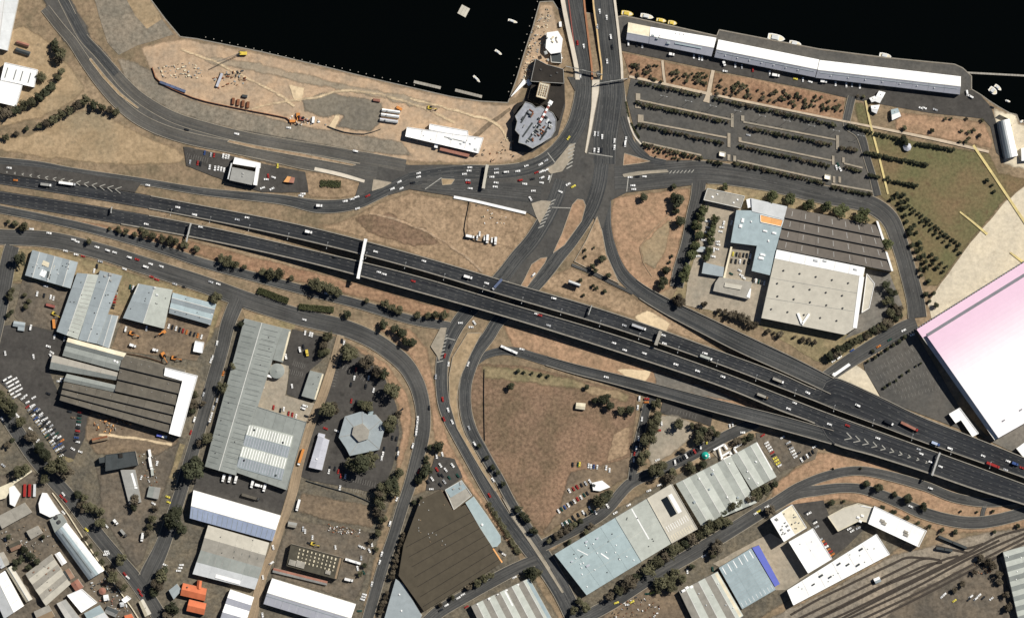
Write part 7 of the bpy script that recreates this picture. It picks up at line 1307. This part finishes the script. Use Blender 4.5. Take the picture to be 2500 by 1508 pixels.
link(bpy.data.objects.new('panel', MB().hexa([(-6,-1.6,5),(6,-1.6,5),(6,1.6,5),(-6,1.6,5)], [(-6,-.4,9),(6,-.4,9),(6,.4,9),(-6,.4,9)]).data('panel', M['white_dull'])), e); link(bpy.data.objects.new('post', MB().cyl((0,0), .6, .5, -.1, 6, 10).data('post', M['dark_steel'])), e); link(bpy.data.objects.new('walkway', MB().box((0,-2.2), 12, 1.2, .3, 0, 5).data('walkway', M['slate'])), e)
def fence(label, pts, mat='dark_steel', h=1.8, w=.14):
    e = empty('fence', (*G(*pts[0]), 0), 0, label, 'fence'); s = cr(pts, 20)
    for a, b in zip(s, s[1:]):
        MB().bar((*G(*a), h), (*G(*b), h), w, h-.1).build('panel', M[mat], e); c = G(*a); MB().box(c, .2, .2, h+.1).build('post', M[mat], e)
fence('dark fence along the cleared wharf yard', [(372,165),(380,190),(400,207),(450,230),(500,247),(600,268),(700,288),(715,300)], 'rust', 2.2, .5); fence('dark curved fence around the grey hardstand', [(800,308),(840,322),(890,327),(930,315)], 'slate', 1.8, .4)
fence('thin fence along the edge of the brown field', [(1183,900),(1182,960),(1183,1040),(1184,1075)]); fence('dark fence around the truck compound', [(1146,492),(1136,575),(1190,592)]); fence('fence between parking bays and vacant lot', [(748,1172),(800,1188),(860,1205),(912,1228)], 'slate', 1.8, .4)
fence('winding dark drain rail across the orange triangle', [(1640,520),(1600,555),(1575,585),(1562,605),(1570,640),(1592,675)], 'timber', .5, .8); fence('fence between brown yard and factory', [(310,862),(360,872),(400,885)], 'rust', 2)
def lamp(x, y, hf, label, group, ang=0, arm=3.0, h=10):
    z = hf(x, y) if hf else surf(x, y); p = W(x, y, z); o = empty('street_lamp', p, R(ang), label, 'street lamp', group)
    o1 = bpy.data.objects.new('pole', LAMP[0]); o2 = bpy.data.objects.new('lamp_head', LAMP[1]); link(o1, o); link(o2, o)
LAMP = (MB().cyl((0,0), .16, .09, 0, 10, 8).bar((0,0,10), (0,2.6,10.3), .12, .12).bar((0,0,10), (0,-2.6,10.3), .12, .12).data('pole', M['steel']), MB().box((0,2.9), .4, 1.0, .2, 0, 10.2).box((0,-2.9), .4, 1.0, .2, 0, 10.2).data('lamp_head', M['white_dull']))
def mid(x): 
    for a, b in zip(FN, FN[1:]):
        if a[0] <= x <= b[0]:
            t = (x-a[0])/(b[0]-a[0]); n_ = a[2]+(b[2]-a[2])*t
            for c, d in zip(FS, FS[1:]):
                if c[0] <= x <= d[0]: u = (x-c[0])/(d[0]-c[0]); return n_ - 2.4
for i in range(22): x = 420+95*i; lamp(x, mid(x), hfw, 'double armed lamp along the freeway edge', 'freeway lamps', -14)
for i in range(9): x = 1560+60*i; lamp(x+60, 236+(x-1560)*.20, None, 'double armed lamp among the car park strips', 'car park lamps', 78)
# ---- rails
def track(label, pts):
    s = cr([(*p, 0) for p in pts], 10); z = surf(*pts[len(pts)//2]) + .02; e = empty('railway_track', (*G(*pts[0]), 0), 0, label, 'railway track'); bl = MB(); sl = MB()
    for a, b in zip(s, s[1:]): bl.bar((*G(a[0], a[1]), z+.15), (*G(b[0], b[1]), z+.15), 2.2, .15)
    bl.build('ballast', M['ballast'], e)
    d = 0
    for a, b in zip(s, s[1:]):
        A, B_ = Vector((*G(a[0], a[1]), 0)), Vector((*G(b[0], b[1]), 0)); L = (B_-A).length; t = (B_-A).normalized(); n = Vector((-t.y, t.x, 0)); k = 0
        while k < L:
            c = A + t*k; sl.hexa([c-n*1.25+t*-.12+Vector((0,0,z+.1)), c-n*1.25+t*.12+Vector((0,0,z+.1)), c+n*1.25+t*.12+Vector((0,0,z+.1)), c+n*1.25-t*.12+Vector((0,0,z+.1))], [c-n*1.25+t*-.12+Vector((0,0,z+.2)), c-n*1.25+t*.12+Vector((0,0,z+.2)), c+n*1.25+t*.12+Vector((0,0,z+.2)), c+n*1.25-t*.12+Vector((0,0,z+.2))]); k += .9
    tag(sl.build('sleepers', M['sleeper'], e), kind='stuff')
    for sd_ in (-1, 1):
        rl = MB(); q = [Vector((*G(a[0], a[1]), z+.36)) for a in s]
        for i in range(len(q)-1):
            t = (q[min(i+2,len(q)-1)]-q[i]).normalized(); n = Vector((-t.y, t.x, 0))*.72*sd_; rl.bar(q[i]+n, q[i+1]+n, .3, .17)
        rl.build('rail', M['rail'], e)
for lb, pts in (('main railway track farthest from the white warehouse', [(2560,1284),(2500,1313),(2369,1380),(2249,1442),(2122,1502),(2070,1526)]), ('second railway track beside the main one', [(2560,1272),(2500,1302),(2367,1362),(2228,1436),(2073,1508),(2030,1528)]), ('railway track curving past the sidings', [(2560,1280),(2500,1291),(2445,1306),(2400,1328),(2365,1348),(2300,1380),(2197,1431),(2089,1484),(2010,1520)]),
    ('railway siding ending below the depot', [(2362,1348),(2320,1340),(2285,1332)]), ('upper railway siding beside the ramp bank', [(2400,1326),(2370,1336),(2345,1336),(2290,1308)]), ('railway track joining the fan of sidings', [(2340,1356),(2302,1366),(2234,1399),(2162,1428),(2058,1480),(1990,1512)]), ('third track of the fan of sidings', [(2300,1372),(2270,1376),(2228,1393),(2124,1443),(2021,1494),(1980,1514)]),
    ('narrow track between the two main tracks and the fan', [(2440,1318),(2330,1372),(2215,1428),(2100,1486),(2045,1514)]), ('outer track along the depot yard fence', [(2570,1292),(2505,1322),(2374,1390),(2254,1452),(2140,1508)]),
    ('fourth track of the fan of sidings', [(2295,1366),(2255,1363),(2205,1385),(2087,1443),(1998,1486),(1940,1514)]), ('track of the fan nearest the white warehouse', [(2262,1362),(2215,1360),(2180,1375),(2122,1402),(2060,1432),(1998,1462),(1930,1500)])): track(lb, pts)
for lb, a, b in (('dark covered rail wagon on the upper siding', (2290,1308), (2360,1337)), ('dark covered rail wagon on the lower siding', (2284,1336), (2325,1343))):
    A, B_ = W(*a, 0), W(*b, 0); d = B_-A; e = empty('rail_wagon', ((A.x+B_.x)/2, (A.y+B_.y)/2, surf(*a)), math.atan2(d.y, d.x), lb, 'rail wagon'); L = d.length
    for k in range(2):
        c = -L/4+k*L/2; link(bpy.data.objects.new('body', MB().hexa([(c-L/4+.3,-1.4,1),(c+L/4-.3,-1.4,1),(c+L/4-.3,1.4,1),(c-L/4+.3,1.4,1)], [(c-L/4+.3,-1.1,3.8),(c+L/4-.3,-1.1,3.8),(c+L/4-.3,1.1,3.8),(c-L/4+.3,1.1,3.8)]).data('body', M['slate'])), e)
        for q in (-1, 1): link(bpy.data.objects.new('bogie', MB().box((c+q*L*.15,0), 2.4, 2.2, .9, 0, .35).data('bogie', M['dark_steel'])), e)
e = bld('signal_hut', 'small signal hut beside the railway tracks', (2138,1422), 'hut'); f = Roof(e, [(2132,1412),(2146,1406),(2152,1418),(2138,1424)], 3.5, .8, 1, 'u', mats=('white','blue_grey'), pieces=1, ridge=False)
# planted strips of the car park: pale kerbed beds
for i, (a, b) in enumerate([((1562,244),(1784,291)),((1815,297),(2040,340)),((1571,297),(1774,335)),((1806,344),(2030,391)),((1568,346),(1712,378)),((1800,391),(2014,438)),((2061,398),(2106,409)),((2030,448),(2130,466))]):
    lb = 'pale kerbed planting strip ' + ['under the first full tree row beside the bridge','under the first full tree row beyond the cross lane','under the second tree row beside the bridge','under the second tree row beyond the cross lane','beside the mulch by the slip lane','along the boulevard hedge','ending at the field lane','at the boulevard corner'][i]
    w_ = 1.9; dx, dy = b[0]-a[0], b[1]-a[1]; L = math.hypot(dx, dy); nx, ny = -dy/L*w_, dx/L*w_
    patch('planting_strip', lb, 'concrete', [(a[0]-nx*.5,a[1]-ny*.5),(b[0]-nx*.5,b[1]-ny*.5),(b[0]+nx*1.6,b[1]+ny*1.6),(a[0]+nx*1.6,a[1]+ny*1.6)], z=LAYER[0]+.02)
for i, (x0, y0, x1, y1) in enumerate([(1552,228,1563,246),(1551,256,1564,265),(1557,280,1571,300),(1784,277,1791,311),(1809,282,1817,296),(1776,325,1783,360),(1803,335,1810,347),(2041,330,2048,366),(2031,380,2037,403),(2056,384,2062,398),(1776,377,1783,393),(1790,380,1797,394),(2033,430,2039,447),(2047,431,2053,447)]):
    o = patch('kerb_island', 'pale concrete end island of a car park planting strip', 'concrete', [(x0,y0),(x1,y0+1),(x1,y1),(x0,y1-1)], z=LAYER[0]+.03); o["group"] = 'car park end islands'
print('trees', NT[0], 'cars', NCAR[0], 'objects', len(bpy.data.objects))
